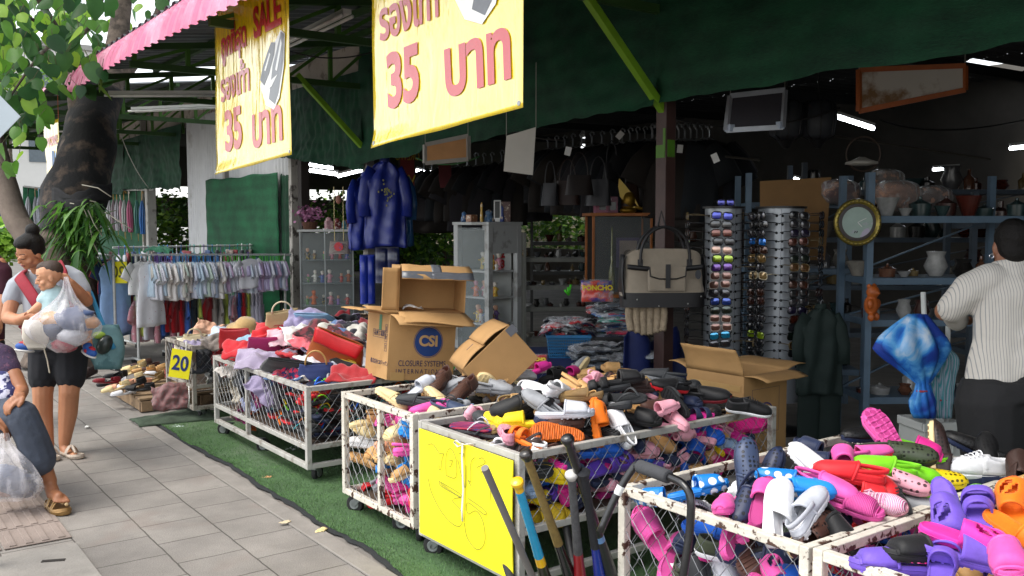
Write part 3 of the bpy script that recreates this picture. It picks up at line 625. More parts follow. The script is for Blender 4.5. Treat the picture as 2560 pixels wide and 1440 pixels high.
def banded(col, col2, scale=90., axis=0):
    key = ('band', col, col2, scale, axis)
    if key in MATS: return MATS[key]
    m = fresh(col, .55); MATS[key] = m; tc = nd(m, 'ShaderNodeTexCoord'); wv = nd(m, 'ShaderNodeTexWave', Scale=scale, Distortion=.6); wv.bands_direction = 'XYZ'[axis]; lk(m, tc.outputs['Object'], wv.inputs[0])
    mx = nd(m, 'ShaderNodeMix', data_type='RGBA'); lk(m, wv.outputs['Fac'], mx.inputs[0]); mx.inputs[6].default_value = (*S(col), 1); mx.inputs[7].default_value = (*S(col2), 1)
    p = m.node_tree.nodes['Principled BSDF']; lk(m, mx.outputs[2], p.inputs['Base Color']); bm = nd(m, 'ShaderNodeBump', Strength=.6, Distance=.003); lk(m, wv.outputs['Fac'], bm.inputs['Height']); lk(m, bm.outputs[0], p.inputs['Normal']); return m
NEUT = plastic('#777777')
PROTO = {}
def proto(kind):
    if kind in PROTO: return PROTO[kind]
    e = bpy.data.objects.new('proto_'+kind, None); parts = []
    def part(name, b, **k):
        k.setdefault('smooth', True); k.setdefault('ang', 50); o = b.make(name, [NEUT], e, **k); parts.append(o)
    if kind in ('clog', 'holey_clog'):
        part('sole', sole_mesh(.026, .012, lug=True, cup=.006))
        b = B(); shell(b, .46, 1.0, .058, .026, .020, open_=.06, pw=.9); b.tube([V(q) for q in b.v[:13]], .0038, 6); part('upper', b, solid=.005)
        b = B(); wall(b, .50, .030, .020, hback=.024); part('heel_wall', b, solid=.005)
        b = B()
        def st(u, v):
            a = -pi/2-.25+(pi+.5)*u; return (LEN*(.43-.5)-.115*cos(a-0)*1.0*abs(cos(a))**.1*(1 if True else 1), .034*sin(a), .052+.016*(v-.5)+.012*cos(a))
        b.grid(st, 16, 1); part('heel_strap', b, solid=.004)
    elif kind == 'slip_on':
        part('sole', sole_mesh(.024, .012, lug=True))
        b = B(); shell(b, .40, 1.0, .060, .028, .018, open_=.09, pw=.9); b.tube([V(q) for q in b.v[:13]], .0032, 6); part('upper', b, solid=.005)
        b = B(); wall(b, .46, .060, .018, hback=.058, lean=.004, dip=.012); part('heel_wall', b, solid=.005)
        b = B(); b.add([V((p.x*.93-.004, p.y*.86, .030+(.012*max(0, .5-(p.x/LEN+.5))))) for p in outline()], [tuple(range(len(outline())))]); part('insole', b, smooth=False, ang=None)
    elif kind == 'slide':
        part('sole', sole_mesh(.028, .012, lug=True))
        b = B(); shell(b, .50, .90, .052, .036, .022, open_=-.03, nt=8, pw=.9, puff=1.07); b.tube([V(q) for q in b.v[:13]], .003, 6); b.tube([V(q) for q in b.v[104:117]], .003, 6); part('band', b, solid=.006)
    elif kind == 'cross_slide':
        part('sole', sole_mesh(.028, .014, lug=True, wedge=.012))
        def isle(u, v): return (v-.5)**2/.030+(u-.52)**2/.055 < 1 and not abs((v-.5)*1.9-(u-.5)*.9) < .09
        b = B(); shell(b, .42, .92, .062, .042, .022, open_=-.02, nt=14, nv=18, pw=.85, puff=1.07, hole=isle); part('band', b, solid=.006)
    elif kind == 'two_band':
        part('sole', sole_mesh(.026, .01, lug=True))
        b = B(); shell(b, .46, .63, .058, .054, .02, open_=-.02, nt=4, puff=1.06); part('band', b, solid=.005)
        b = B(); shell(b, .70, .87, .050, .042, .02, open_=-.02, nt=4, puff=1.06); part('band', b, solid=.005)
    elif kind == 'flip_flop':
        part('sole', sole_mesh(.018, .004, spring=.006, cup=.001))
        b = B(); tp = V((LEN*.33, .004, .017))
        for s in (-1, 1):
            e_ = V((LEN*-.05, s*.038, .012)); pts = [tp.lerp(e_, k/8)+V((0, s*.010*sin(pi*k/8), .034*sin(pi*(k/8)**.8))) for k in range(9)]; b.tube(pts, [.004+.003*sin(pi*k/9) for k in range(9)], 8, flat=.6)
        b.tube([tp+V((0, 0, .008)), tp+V((0, 0, -.008))], .004, 8); part('strap', b)
    elif kind == 'wedge_clog':
        part('sole', sole_mesh(.030, .0, wedge=.040, spring=.008))
        b = B(); shell(b, .46, 1.0, .056, .027, .026, open_=.06, pw=.9); b.tube([V(q) for q in b.v[:13]], .0038, 6); part('upper', b, solid=.005)
    elif kind == 'sneaker':
        part('sole', sole_mesh(.028, .006, spring=.01))
        b = B(); shell(b, .44, .99, .066, .032, .022, open_=.09, pw=.85, puff=1.0); part('upper', b, solid=.004)
        b = B(); wall(b, .50, .066, .022, hback=.056, lean=.005, dip=.010); part('heel_wall', b, solid=.004)
        b = B()
        for k in range(5):
            t = .50+k*.055; pts = [(LEN*(t-.5), curve_y(t)+.020*q, .022+(.078-k*.0065)*(1-.12*q*q)+.002) for q in (-1, -.5, 0, .5, 1)]; b.tube(pts, .0028, 6)
        part('laces', b)
    elif kind == 'heel':
        b = sole_mesh(.010, .0, wedge=.035, spring=.004); b.v = [(x, y*.86, z) for x, y, z in b.v]; part('sole', b)
        b = B(); shell(b, .66, 1.0, .040, .024, .008, open_=.03, puff=.9); part('upper', b, solid=.003)
        b = B(); wall(b, .34, .032, .036, hback=.045, lean=.006); part('heel_wall', b, solid=.003)
        b = B(); b.tube([(-LEN*.44, 0, .04), (-LEN*.43, 0, .0)], [.016, .009], 10); part('heel_block', b)
    for o in parts: COL.objects.unlink(o)
    PROTO[kind] = (e, parts); return PROTO[kind]
KNAME = {'clog': 'clog', 'holey_clog': 'clog', 'slip_on': 'slip_on_shoe', 'slide': 'slide_sandal', 'cross_slide': 'slide_sandal', 'two_band': 'slide_sandal', 'flip_flop': 'flip_flop', 'wedge_clog': 'clog', 'sneaker': 'sneaker', 'heel': 'heeled_shoe'}
KCAT = {'clog': 'clog', 'slip_on_shoe': 'slip-on shoe', 'slide_sandal': 'sandal', 'flip_flop': 'flip-flop', 'sneaker': 'sneaker', 'heeled_shoe': 'shoe'}
def shoe(kind, cols, loc, yaw, pitch, roll, lab, s=1., group=None):
    """cols: {part: material} or one material; yaw 0 = toe to the right of the picture, 90 = toe away; pitch>0 toe up; roll about the length"""
    e, parts = proto(kind); nm = KNAME[kind]
    T = MX.Translation(V(loc)) @ MX.Rotation(R(yaw)-YAW, 4, 'Z') @ MX.Rotation(-R(pitch), 4, 'Y') @ MX.Rotation(R(roll), 4, 'X') @ MX.Translation((0, 0, -.02)) @ MX.Scale(s, 4)
    root = bpy.data.objects.new(nm, None); COL.objects.link(root); root.matrix_world = T; root.empty_display_size = .02; tag(root, lab, KCAT[nm], group)
    for o in parts:
        c = o.copy(); COL.objects.link(c); c.parent = root; k = o.name.split('.')[0]
        m = cols if not isinstance(cols, dict) else cols.get(k, cols.get('all', NEUT)); c.material_slots[0].link = 'OBJECT'; c.material_slots[0].material = m
    return root
# ---------------------------------------------------------------- the shoes one can tell apart
HEX = dict(black='#131315', charcoal='#2b2d30', grey='#8a8c90', lightgrey='#b9bcc4', white='#e4e4e6', navy='#1c2744', slate='#36435e', blue='#1557b8', sky='#1a86d8', lightblue='#8fa9c8', teal='#29a3ac', purple='#6b50b8', violet='#5a3aa8',
           magenta='#c4207c', pink='#d9529e', hotpink='#e0309a', palepink='#dc9cab', red='#cf1f28', darkred='#7a1622', orange='#e8720e', yellow='#e2c40e', lime='#74c816', green='#2f9f3c', olive='#3b4330', tan='#c69a62', cream='#dcc694', brown='#4a2f26', darkbrown='#2f1f1c', peach='#e3a888', khaki='#8d7448')
CN = dict(lightgrey='light grey', lightblue='light blue', palepink='pale pink', hotpink='hot pink', darkred='dark red', darkbrown='dark brown')
def pl(c): return plastic(HEX[c])
def two(a, b_, part='sole'): return {part: pl(b_), 'all': pl(a)}
def sl(c): return {'all': pl(c)}
def dots(c, s='black', sc=62.): return {'upper': dotted(HEX[c], sc), 'heel_wall': dotted(HEX[c], sc), 'heel_strap': pl(c), 'sole': pl(s), 'all': pl(c)}
WV = {'upper': dotted('#553528', 150., .38, '#2a1812'), 'heel_wall': plastic('#4a2f26'), 'insole': plastic('#d8501a'), 'sole': dotted('#4a2f26', 40., .22, '#2a1812'), 'all': plastic('#4a2f26')}
TOP = [
 # c4 and c3 heap: cart, kind, colours, px, py, yaw, pitch, roll, label, scale, lift
 ('c3', 'slip_on', WV, 1100, 962, 248, -18, 6, 'brown woven slip-on with orange insole, left of its mate below the printed carton', 1.12, .07),
 ('c3', 'slip_on', WV, 1158, 985, 236, -18, 10, 'brown woven slip-on with orange insole, right of its mate beside the peach shoe', 1.12, .06),
 ('c4', 'sneaker', two('peach', 'cream'), 1190, 975, 220, -22, 20, 'peach sneaker with a cream sole left of the dark red mesh shoe', .95, .07),
 ('c4', 'slip_on', {'upper': dotted('#5e1a1f', 70., .34, '#d83a40'), 'all': pl('darkbrown'), 'sole': pl('darkred')}, 1222, 948, 130, 38, -30, 'dark red cut-out mesh shoe standing on its heel', 1., .09),
 ('c4', 'clog', sl('cream'), 1268, 935, 15, 12, -12, 'cream clog with its opening to the left, on top of the heap', 1.05, .09),
 ('c4', 'clog', sl('cream'), 1308, 965, 300, -10, 20, 'cream clog toe down beside the black strappy sandals', 1., .07),
 ('c4', 'cross_slide', sl('black'), 1382, 946, 40, 15, 10, 'black strappy sandal at the back of the heap', 1.0, .08),
 ('c4', 'slide', sl('hotpink'), 1345, 928, 30, 20, 0, 'hot pink sandal peeping out behind the black strappy sandal', .9, .08),
 ('c4', 'slide', sl('magenta'), 1425, 938, 60, 10, 15, 'magenta sandal behind the black strappy sandal, right side', .9, .07),
 ('c4', 'sneaker', two('grey', 'cream'), 1447, 926, 35, 40, -60, 'grey sneaker showing its pale sole at the back of the heap', .9, .09),
 ('c4', 'slide', sl('tan'), 1490, 942, 170, -5, 12, 'tan sandal lying at the back of the heap', 1.05, .07),
 ('c4', 'slide', sl('tan'), 1545, 928, 190, 10, -15, 'tan sandal with a black neighbour at the back rim', 1., .06),
 ('c4', 'slide', sl('black'), 1550, 958, 10, 8, -5, 'large black slide with a wide band in the middle back of the heap', 1.15, .09),
 ('c4', 'two_band', two('black', 'charcoal'), 1515, 975, 185, -6, 8, 'flat black slide under the large black slide', 1.1, .06),
 ('c4', 'clog', two('charcoal', 'grey'), 1655, 950, 160, 8, 10, 'charcoal clog with a light grey rim below the post', 1.05, .09),
 ('c4', 'clog', two('black', 'red'), 1675, 972, 200, 10, -10, 'black clog with a thin red edge left of the tall carton', 1., .08),
 ('c4', 'clog', sl('black'), 1222, 1012, 345, -12, 24, 'large black clog with side holes, opening to the left', 1.12, .09),
 ('c4', 'clog', sl('black'), 1290, 1022, 190, -14, -34, 'large black clog tilted to show its empty footbed', 1.12, .10),
 ('c4', 'two_band', {'all': banded('#1c2a5c', '#3c4f8c', 160.)}, 1275, 985, 10, 8, 0, 'navy blue ribbed sandal above the two black clogs', .95, .09),
 ('c3', 'clog', sl('slate'), 1132, 1034, 340, -5, 18, 'slate blue clog with round side holes at the front of the heap', 1.08, .09),
 ('c3', 'clog', two('lightblue', 'slate'), 1182, 1040, 330, -20, 10, 'light slate blue clog between the blue and black clogs', .95, .06),
 ('c3', 'flip_flop', two('charcoal', 'charcoal'), 1108, 1008, 350, 4, 10, 'charcoal flip-flop with a white edge on the heap', 1., .09),
 ('c3', 'clog', sl('cream'), 978, 1003, 150, 25, 30, 'cream clog resting on the front rim of the rusty cage', 1., .10),
 ('c3', 'clog', sl('charcoal'), 1037, 1010, 160, 5, 8, 'dark grey clog beside the cream one at the rim', 1., .08),
 ('c3', 'slide', sl('lightgrey'), 1050, 975, 40, 30, 10, 'light grey sandal leaning behind the dark grey clog', 1., .08),
 ('c3', 'clog', sl('pink'), 1070, 1030, 200, 0, 12, 'pink clog end under the slate blue clog', .9, .06),
 ('c4', 'clog', two('white', 'palepink'), 1356, 988, 165, 20, -30, 'white clog with a pale pink inside', .95, .10),
 ('c4', 'clog', sl('white'), 1393, 985, 60, -10, 30, 'white clog on its side above the light grey sandal', 1.05, .11),
 ('c4', 'slide', sl('lightgrey'), 1412, 1040, 355, 4, -6, 'large light grey slide with a thick sole in the middle of the heap', 1.22, .12),
 ('c4', 'clog', sl('grey'), 1352, 1018, 150, 30, -10, 'grey clog with its strap up above the light grey slide', 1.0, .10),
 ('c4', 'wedge_clog', {'all': banded('#a88654', '#7c6038', 140.)}, 1455, 1003, 200, 5, 20, 'tan woven mule right of the white clogs', 1., .10),
 ('c4', 'flip_flop', {'sole': banded('#17181a', '#303236', 130.), 'all': pl('charcoal')}, 1555, 998, 325, 6, 20, 'black sport flip-flop with grey accents, tilted down to the right', 1.2, .12),
 ('c4', 'cross_slide', two('black', 'charcoal'), 1520, 1022, 150, -8, 10, 'black sport sandal beneath the black flip-flop', 1.1, .09),
 ('c4', 'slip_on', sl('yellow'), 1240, 1058, 120, 5, 10, 'yellow rounded shoe under the black clogs', .95, .07),
 ('c4', 'slide', sl('yellow'), 1310, 1062, 175, 0, 5, 'mustard yellow sandal beneath the black clog', 1.1, .06),
 ('c4', 'flip_flop', {'sole': banded('#a3153a', '#22255e', 22., 1), 'strap': mat('#d8d8e0', .15, 0, trans=.6)}, 1183, 1068, 335, 3, 14, 'red and navy striped flip-flop with a clear strap above the yellow sign', 1.12, .11),
 ('c4', 'flip_flop', two('charcoal', 'charcoal'), 1200, 1082, 338, -2, 10, 'charcoal flip-flop under the red and navy one', 1.12, .07),
 ('c4', 'slip_on', {'all': banded('#e3b0bc', '#c05a78', 120., 1), 'sole': pl('palepink')}, 1268, 1090, 100, 10, 0, 'pink and white striped shoe beside the orange slides', .9, .09),
 ('c4', 'two_band', sl('orange'), 1312, 1104, 130, 10, 10, 'orange slide with its strap up, left of the orange sole', 1., .10),
 ('c4', 'slide', {'all': pl('orange'), 'sole': banded('#e8720e', '#b04f06', 30.)}, 1392, 1092, 184, 8, 112, 'orange slide lying on its side with the sole to the front', 1.12, .10),
 ('c4', 'clog', sl('white'), 1254, 1126, 70, 0, 0, 'white clog toe behind the top edge of the yellow sign', 1., .06),
 ('c4', 'clog', sl('white'), 1338, 1126, 110, 0, 0, 'white clog toe beside the knob of the gold taped bat', 1., .08),
 ('c4', 'cross_slide', sl('orange'), 1492, 1062, 95, 62, 70, 'bright orange crossed-strap sandal standing upright', 1.08, .10),
 ('c4', 'holey_clog', sl('white'), 1548, 1070, 118, 48, 10, 'white clog with round vents standing toe up at the rim', 1.1, .10),
 ('c4', 'slide', sl('black'), 1590, 1052, 335, -2, 10, 'black slide with an open toe next to the pale pink sandals', 1.15, .11),
 ('c4', 'slide', sl('palepink'), 1650, 1036, 30, 14, -20, 'pale pink slide leaning on the black sole', 1.05, .11),
 ('c4', 'wedge_clog', sl('palepink'), 1685, 1060, 300, -10, -30, 'pale pink clog with its mouth to the viewer', .95, .10),
 ('c4', 'two_band', {'all': pl('hotpink'), 'band': pl('navy')}, 1738, 1048, 20, 8, 8, 'hot pink sandal with a navy band near the cage rim', .95, .09),
 ('c4', 'slide', {'all': pl('charcoal'), 'sole': banded('#27282b', '#141416', 60.)}, 1690, 1012, 120, 30, 100, 'charcoal slide showing its ridged sole', 1., .10),
 ('c4', 'clog', two('black', 'darkred'), 1765, 1000, 330, 8, 14, 'black clog with a dark red line and a white tag by the carton', 1.2, .11),
 ('c4', 'slip_on', {'all': dotted('#1c1a17', 90., .3, '#6e5a34')}, 1832, 1018, 345, 0, 0, 'black speckled shoe in the back right corner of the heap', 1., .07),
 ('c4', 'sneaker', two('black', 'white'), 1872, 1030, 350, -5, 20, 'black sneaker with a white sole at the far corner of the rim', 1., .04),
 ('c4', 'holey_clog', {'all': pl('brown'), 'sole': pl('brown')}, 1400, 1068, 185, -4, 0, 'dark brown clog under the light grey slide', 1., .05),
 ('c4', 'slide', sl('palepink'), 1688, 1085, 10, -12, 140, 'pale pink slide sole hanging over the cage rim', 1., .06),
 # c5
 ('c5', 'holey_clog', dots('slate', 'navy', 58.), 1868, 1190, 85, 68, 25, 'slate blue clog full of holes standing upright on the rim', 1.1, .12),
 ('c5', 'holey_clog', dots('navy', 'navy', 58.), 1930, 1200, 60, 55, -30, 'dark navy clog leaning against the upright slate clog', 1., .08),
 ('c5', 'holey_clog', dots('navy', 'navy', 44.), 1868, 1262, 235, -28, 8, 'navy clog with star holes, toe down in front', 1., .12),
 ('c5', 'slide', {'all': dotted('#1478c8', 22., .34, '#dfe6ee')}, 1660, 1258, 160, 0, 8, 'blue slide with white dots at the front left rim', 1., .10),
 ('c5', 'slide', {'all': dotted('#1478c8', 22., .34, '#dfe6ee')}, 1745, 1232, 15, 10, -14, 'blue slide with white dots and a white footbed, second from the left', 1.05, .11),
 ('c5', 'clog', {'all': dotted('#1478c8', 22., .34, '#dfe6ee')}, 1965, 1212, 170, 14, 10, 'blue dotted clog in the middle of the heap, left of its white-lined mate', .95, .12),
 ('c5', 'clog', {'all': pl('sky'), 'heel_wall': pl('white')}, 2003, 1238, 350, 6, 18, 'blue clog with a white lining right of the blue dotted one', 1., .13),
 ('c5', 'clog', sl('pink'), 1812, 1278, 250, 16, 10, 'pink clog with a sticker, left of the navy star clog', .95, .12),
 ('c5', 'slide', {'all': pl('pink'), 'sole': banded('#d9529e', '#b43a7e', 130.)}, 1905, 1262, 62, 34, 10, 'pink slide with a ribbed footbed leaning up', .95, .14),
 ('c5', 'slide', sl('pink'), 1868, 1305, 60, 30, -40, 'pink slide pushed down beside the white wedge clog', .9, .10),
 ('c5', 'wedge_clog', sl('white'), 1935, 1290, 60, 42, 68, 'white wedge clog on its side with the sole facing left', 1.15, .16),
 ('c5', 'clog', two('lightgrey', 'white'), 2022, 1292, 55, 22, -26, 'white and light grey clog with an open mouth beside the wedge clog', 1.12, .15),
 ('c5', 'slip_on', dots('brown', 'cream', 60.), 2035, 1345, 40, 16, 62, 'brown shoe full of holes with a cream sole, low at the front rim', 1.15, .10),
 ('c5', 'clog', two('black', 'black'), 2085, 1335, 300, -30, 20, 'black clog with a round stud at the front rim', 1.1, .12),
 ('c5', 'slide', {'all': pl('pink'), 'band': banded('#d9529e', '#b43a7e', 60.)}, 2115, 1270, 325, -6, 8, 'pink slide with a ribbed band in the middle', 1.1, .13),
 ('c5', 'clog', sl('pink'), 2068, 1228, 315, -5, 10, 'pink clog behind the ribbed pink slide', 1., .13),
 ('c5', 'holey_clog', sl('white'), 2032, 1178, 125, 34, 12, 'white clog with side vents near the left rim', 1.05, .12),
 ('c5', 'slide', sl('navy'), 2048, 1140, 140, 20, 0, 'navy slide at the back rim, upper one of two', .95, .12),
 ('c5', 'slide', sl('navy'), 2075, 1168, 150, 4, 0, 'navy slide at the back rim, lower one of two', .95, .11),
 ('c5', 'slide', {'all': pl('pink'), 'sole': banded('#d9529e', '#b43a7e', 110., 1)}, 2112, 1168, 80, 26, 0, 'pink slide with a striped footbed next to the navy pair', .95, .13),
 ('c5', 'clog', two('pink', 'red'), 2165, 1150, 10, 12, -10, 'pink clog with a red edge behind the red clog', .95, .13),
 ('c5', 'clog', sl('red'), 2122, 1195, 165, 8, -6, 'bright red clog with an open mouth on top of the heap', 1.05, .15),
 ('c5', 'slide', sl('red'), 2148, 1240, 350, -6, 12, 'red slide below the bright red clog', 1., .12),
 ('c5', 'clog', sl('red'), 2195, 1218, 280, -10, 24, 'red clog beside the pale pink vented clog', .95, .13),
 ('c5', 'slide', {'all': pl('pink'), 'sole': dotted('#d9529e', 40., .42, '#b43a7e')}, 2215, 1100, 112, 42, 165, 'pink slide turned over so its scaled sole shows, topmost at the back', 1.2, .15),
 ('c5', 'slide', {'all': pl('magenta'), 'sole': pl('lime')}, 2285, 1130, 330, -10, 20, 'magenta slide with a lime footbed at the back rim', 1.1, .13),
 ('c5', 'holey_clog', dots('olive', 'black', 66.), 2245, 1152, 345, 6, 20, 'large olive clog full of holes in the back of the heap', 1.2, .14),
 ('c5', 'slip_on', dots('darkbrown', 'cream', 66.), 2340, 1140, 75, 62, 80, 'dark brown shoe full of holes standing with a cream sole', 1.15, .14),
 ('c5', 'slip_on', dots('black', 'navy', 66.), 2430, 1130, 150, 24, 12, 'black shoe full of holes leaning on the right rim', 1.1, .14),
 ('c5', 'slip_on', dots('black', 'black', 62.), 2475, 1150, 80, 40, -10, 'black perforated shoe behind the white sneaker', 1.05, .12),
 ('c5', 'holey_clog', dots('black', 'navy', 62.), 2160, 1098, 200, 5, 0, 'black perforated shoe at the back rim left of the scaled pink sole', 1., .09),
 ('c5', 'clog', sl('lime'), 2212, 1180, 175, 12, 0, 'lime green clog with a strap, middle of the heap', 1., .15),
 ('c5', 'clog', sl('lime'), 2268, 1200, 350, 2, 10, 'lime green clog beside the yellow one', 1., .13),
 ('c5', 'slide', sl('lime'), 2290, 1240, 350, -12, 16, 'lime green slide under the pale pink vented clog', 1., .10),
 ('c5', 'holey_clog', dots('yellow', 'yellow', 52.), 2335, 1212, 355, 4, 8, 'yellow clog with round holes, right of the lime ones', 1., .13),
 ('c5', 'sneaker', sl('white'), 2440, 1186, 182, 4, -5, 'plain white low sneaker on the right of the heap', 1.15, .15),
 ('c5', 'sneaker', two('navy', 'black'), 2440, 1220, 180, 0, 0, 'dark navy shoe under the white sneaker', 1.1, .10),
 ('c5', 'holey_clog', dots('palepink', 'palepink', 40.), 2248, 1216, 330, -5, 12, 'pale pink clog with oblong vents in front of the lime ones', .95, .15),
 ('c5', 'sneaker', {'all': banded('#d9669e', '#e8d8e0', 50.), 'sole': pl('palepink')}, 2192, 1272, 310, 12, 50, 'pink and white shoe with a blocky sole', .95, .13),
 ('c5', 'sneaker', two('charcoal', 'palepink'), 2235, 1262, 280, -20, 10, 'small child sneaker in pink and dark grey', .85, .14),
 ('c5', 'slide', sl('teal'), 2330, 1255, 10, 4, 0, 'teal slide by the right rim', .95, .10),
 ('c5', 'clog', sl('grey'), 2275, 1275, 330, 10, 10, 'grey clog by the right rim', .9, .10),
 ('c5', 'heel', sl('red'), 2170, 1300, 300, -10, 0, 'red shoe under the blocky soled one', 1.05, .09),
 ('c5', 'clog', sl('black'), 2215, 1312, 40, 20, 40, 'black shoe wedged against the right rim', 1.05, .10),
 ('c5', 'slip_on', {'all': banded('#4a2f26', '#2a1a14', 40.)}, 2545, 1188, 60, 30, 30, 'brown ribbed shoe at the far right corner', 1.05, .08),
 # c6
 ('c6', 'cross_slide', sl('purple'), 2368, 1290, 255, -26, 36, 'purple crossed-strap sandal leaning on the left rim, sole up behind', 1.2, .16),
 ('c6', 'two_band', sl('purple'), 2452, 1300, 70, 24, -8, 'purple two-strap sandal right of the crossed-strap one', 1.15, .15),
 ('c6', 'holey_clog', dots('lime', 'lime', 56.), 2442, 1262, 60, 12, 30, 'lime green clog behind the purple two-strap sandal', 1.0, .13),
 ('c6', 'slide', {'all': pl('cream'), 'sole': banded('#cfae74', '#b8935a', 26.)}, 2520, 1240, 30, 12, 150, 'cream slide turned sole up at the back right', 1.2, .15),
 ('c6', 'cross_slide', sl('orange'), 2540, 1290, 70, 34, -20, 'orange crossed-strap sandal at the right edge', 1.15, .15),
 ('c6', 'slide', sl('orange'), 2552, 1350, 300, -20, 20, 'orange sandal below the crossed-strap orange one', 1.05, .12),
 ('c6', 'cross_slide', sl('hotpink'), 2415, 1365, 330, -6, 10, 'hot pink crossed-strap sandal in the middle of the heap', 1.1, .15),
 ('c6', 'slide', sl('pink'), 2505, 1395, 255, -8, 6, 'pink slide in the lower right corner', 1.15, .16),
 ('c6', 'slide', sl('black'), 2310, 1392, 190, 4, 10, 'black slide with a ribbed footbed among the purple ones', 1.1, .14),
 ('c6', 'cross_slide', sl('purple'), 2415, 1405, 345, -5, 0, 'purple sandal under the hot pink one', 1.15, .12),
 ('c6', 'slide', sl('purple'), 2235, 1425, 175, 4, 12, 'purple slide at the near left rim', 1.1, .13),
 ('c6', 'two_band', sl('purple'), 2360, 1430, 60, 16, 0, 'purple sandal at the lower edge of the picture', 1.1, .12),
]
for c, k, cols, px, py, yaw, pit, rol, lab, s, lift in TOP:
    p = on_heap(c, px, py, lift-.06); place = {'c3': 'left clog heap', 'c4': 'big clog heap', 'c5': 'mixed clog heap', 'c6': 'sandal heap'}[c]
    shoe(k, cols, p+V((0, 0, .012)), yaw, pit, rol, lab, s*.84, 'shoes heaped in the wire cages')
# ---------------------------------------------------------------- shoes that fill the cages
rnd = random.Random(11)
CAGE = {'c3': 'the rusty left clog cage', 'c4': 'the cage behind the yellow sign', 'c5': 'the mixed clog cage', 'c6': 'the nearest sandal cage'}
def fill(c, n, kinds, pal, xr, yr, zr, where, flat=35, s=.88):
    for i in range(n):
        k = rnd.choice(kinds); co = rnd.choice(pal); x = rnd.uniform(*xr); y = rnd.uniform(*yr); z = rnd.uniform(*zr)
        hz = heap(c, x, y)
        if z > 1: z = hz-(.0 if c in ('c3', 'c4') else .045)-rnd.random()*.05
        col = dots(co) if k == 'holey_clog' and rnd.random() < .6 else two(co, rnd.choice(pal)) if rnd.random() < .15 else sl(co)
        lab = '%s %s %s %s' % (CN.get(co, co), KNAME[k].replace('_', ' '), where, CAGE[c])
        shoe(k, col, (x, y, z), rnd.uniform(0, 360), rnd.gauss(0, flat*.6), rnd.gauss(0, flat) if rnd.random() > .2 else 180+rnd.gauss(0, 30), lab, s*rnd.uniform(.88, 1.08), 'shoes heaped in the wire cages')
ALLK = ['clog', 'clog', 'holey_clog', 'slide', 'cross_slide', 'two_band', 'slip_on']
# under the top layer
fill('c4', 100, ALLK+['flip_flop'], ['black', 'charcoal', 'tan', 'black', 'navy', 'brown', 'darkbrown', 'palepink', 'khaki', 'charcoal'], (2.26, 3.72), (2.99, 3.62), (2, 2), 'under the top layer of')
fill('c3', 26, ALLK, ['black', 'grey', 'tan', 'white', 'brown', 'cream', 'pink'], (2.26, 3.2), (3.82, 4.42), (2, 2), 'under the top layer of')
fill('c5', 50, ALLK, ['pink', 'red', 'blue', 'navy', 'white', 'brown', 'lime', 'black', 'magenta'], (2.26, 3.46), (1.62, 2.26), (2, 2), 'under the top layer of')
fill('c6', 40, ALLK, ['purple', 'pink', 'orange', 'black', 'violet', 'magenta', 'tan'], (2.26, 3.4), (.8, 1.46), (2, 2), 'under the top layer of')
# seen through the wire
fill('c4', 64, ['slide', 'cross_slide', 'clog', 'slide'], ['magenta', 'blue', 'violet', 'palepink', 'hotpink', 'blue', 'tan', 'purple', 'lightblue', 'magenta', 'yellow', 'navy'], (2.3, 3.74), (3.0, 3.10), (.34, .56), 'behind the side wire of', 30)
fill('c4', 30, ['slide', 'clog'], ['magenta', 'blue', 'palepink', 'navy', 'red'], (2.3, 3.7), (3.12, 3.5), (.34, .50), 'deep inside')
fill('c3', 24, ['clog', 'clog', 'slide', 'holey_clog', 'slide'], ['cream', 'tan', 'cream', 'peach', 'tan', 'sky', 'pink', 'cream'], (2.27, 2.34), (3.85, 4.40), (.28, .56), 'behind the front wire of', 22)
fill('c3', 9, ['clog', 'slide'], ['red', 'red', 'cream', 'magenta', 'pink', 'grey'], (2.27, 2.34), (3.85, 4.40), (.15, .24), 'on the floor of', 18)
fill('c3', 16, ['clog', 'slide'], ['tan', 'cream', 'pink', 'charcoal'], (2.4, 3.1), (3.85, 4.40), (.15, .5), 'deep inside')
fill('c5', 22, ['slide', 'clog', 'slide', 'slip_on'], ['pink', 'hotpink', 'navy', 'charcoal', 'blue', 'magenta', 'white', 'olive'], (2.27, 2.36), (1.62, 2.25), (.24, .52), 'behind the front wire of', 28)
fill('c5', 18, ['slide', 'clog'], ['pink', 'navy', 'red', 'black'], (2.4, 3.4), (1.65, 2.24), (.25, .5), 'deep inside')
fill('c6', 16, ['slide', 'clog'], ['pink', 'magenta', 'purple', 'black', 'hotpink'], (2.27, 2.4), (.78, 1.48), (.24, .52), 'behind the front wire of', 28)
fill('c6', 16, ['slide', 'clog', 'flip_flop'], ['pink', 'magenta', 'lime', 'black', 'purple'], (2.4, 3.3), (1.36, 1.47), (.25, .54), 'behind the left wire of')
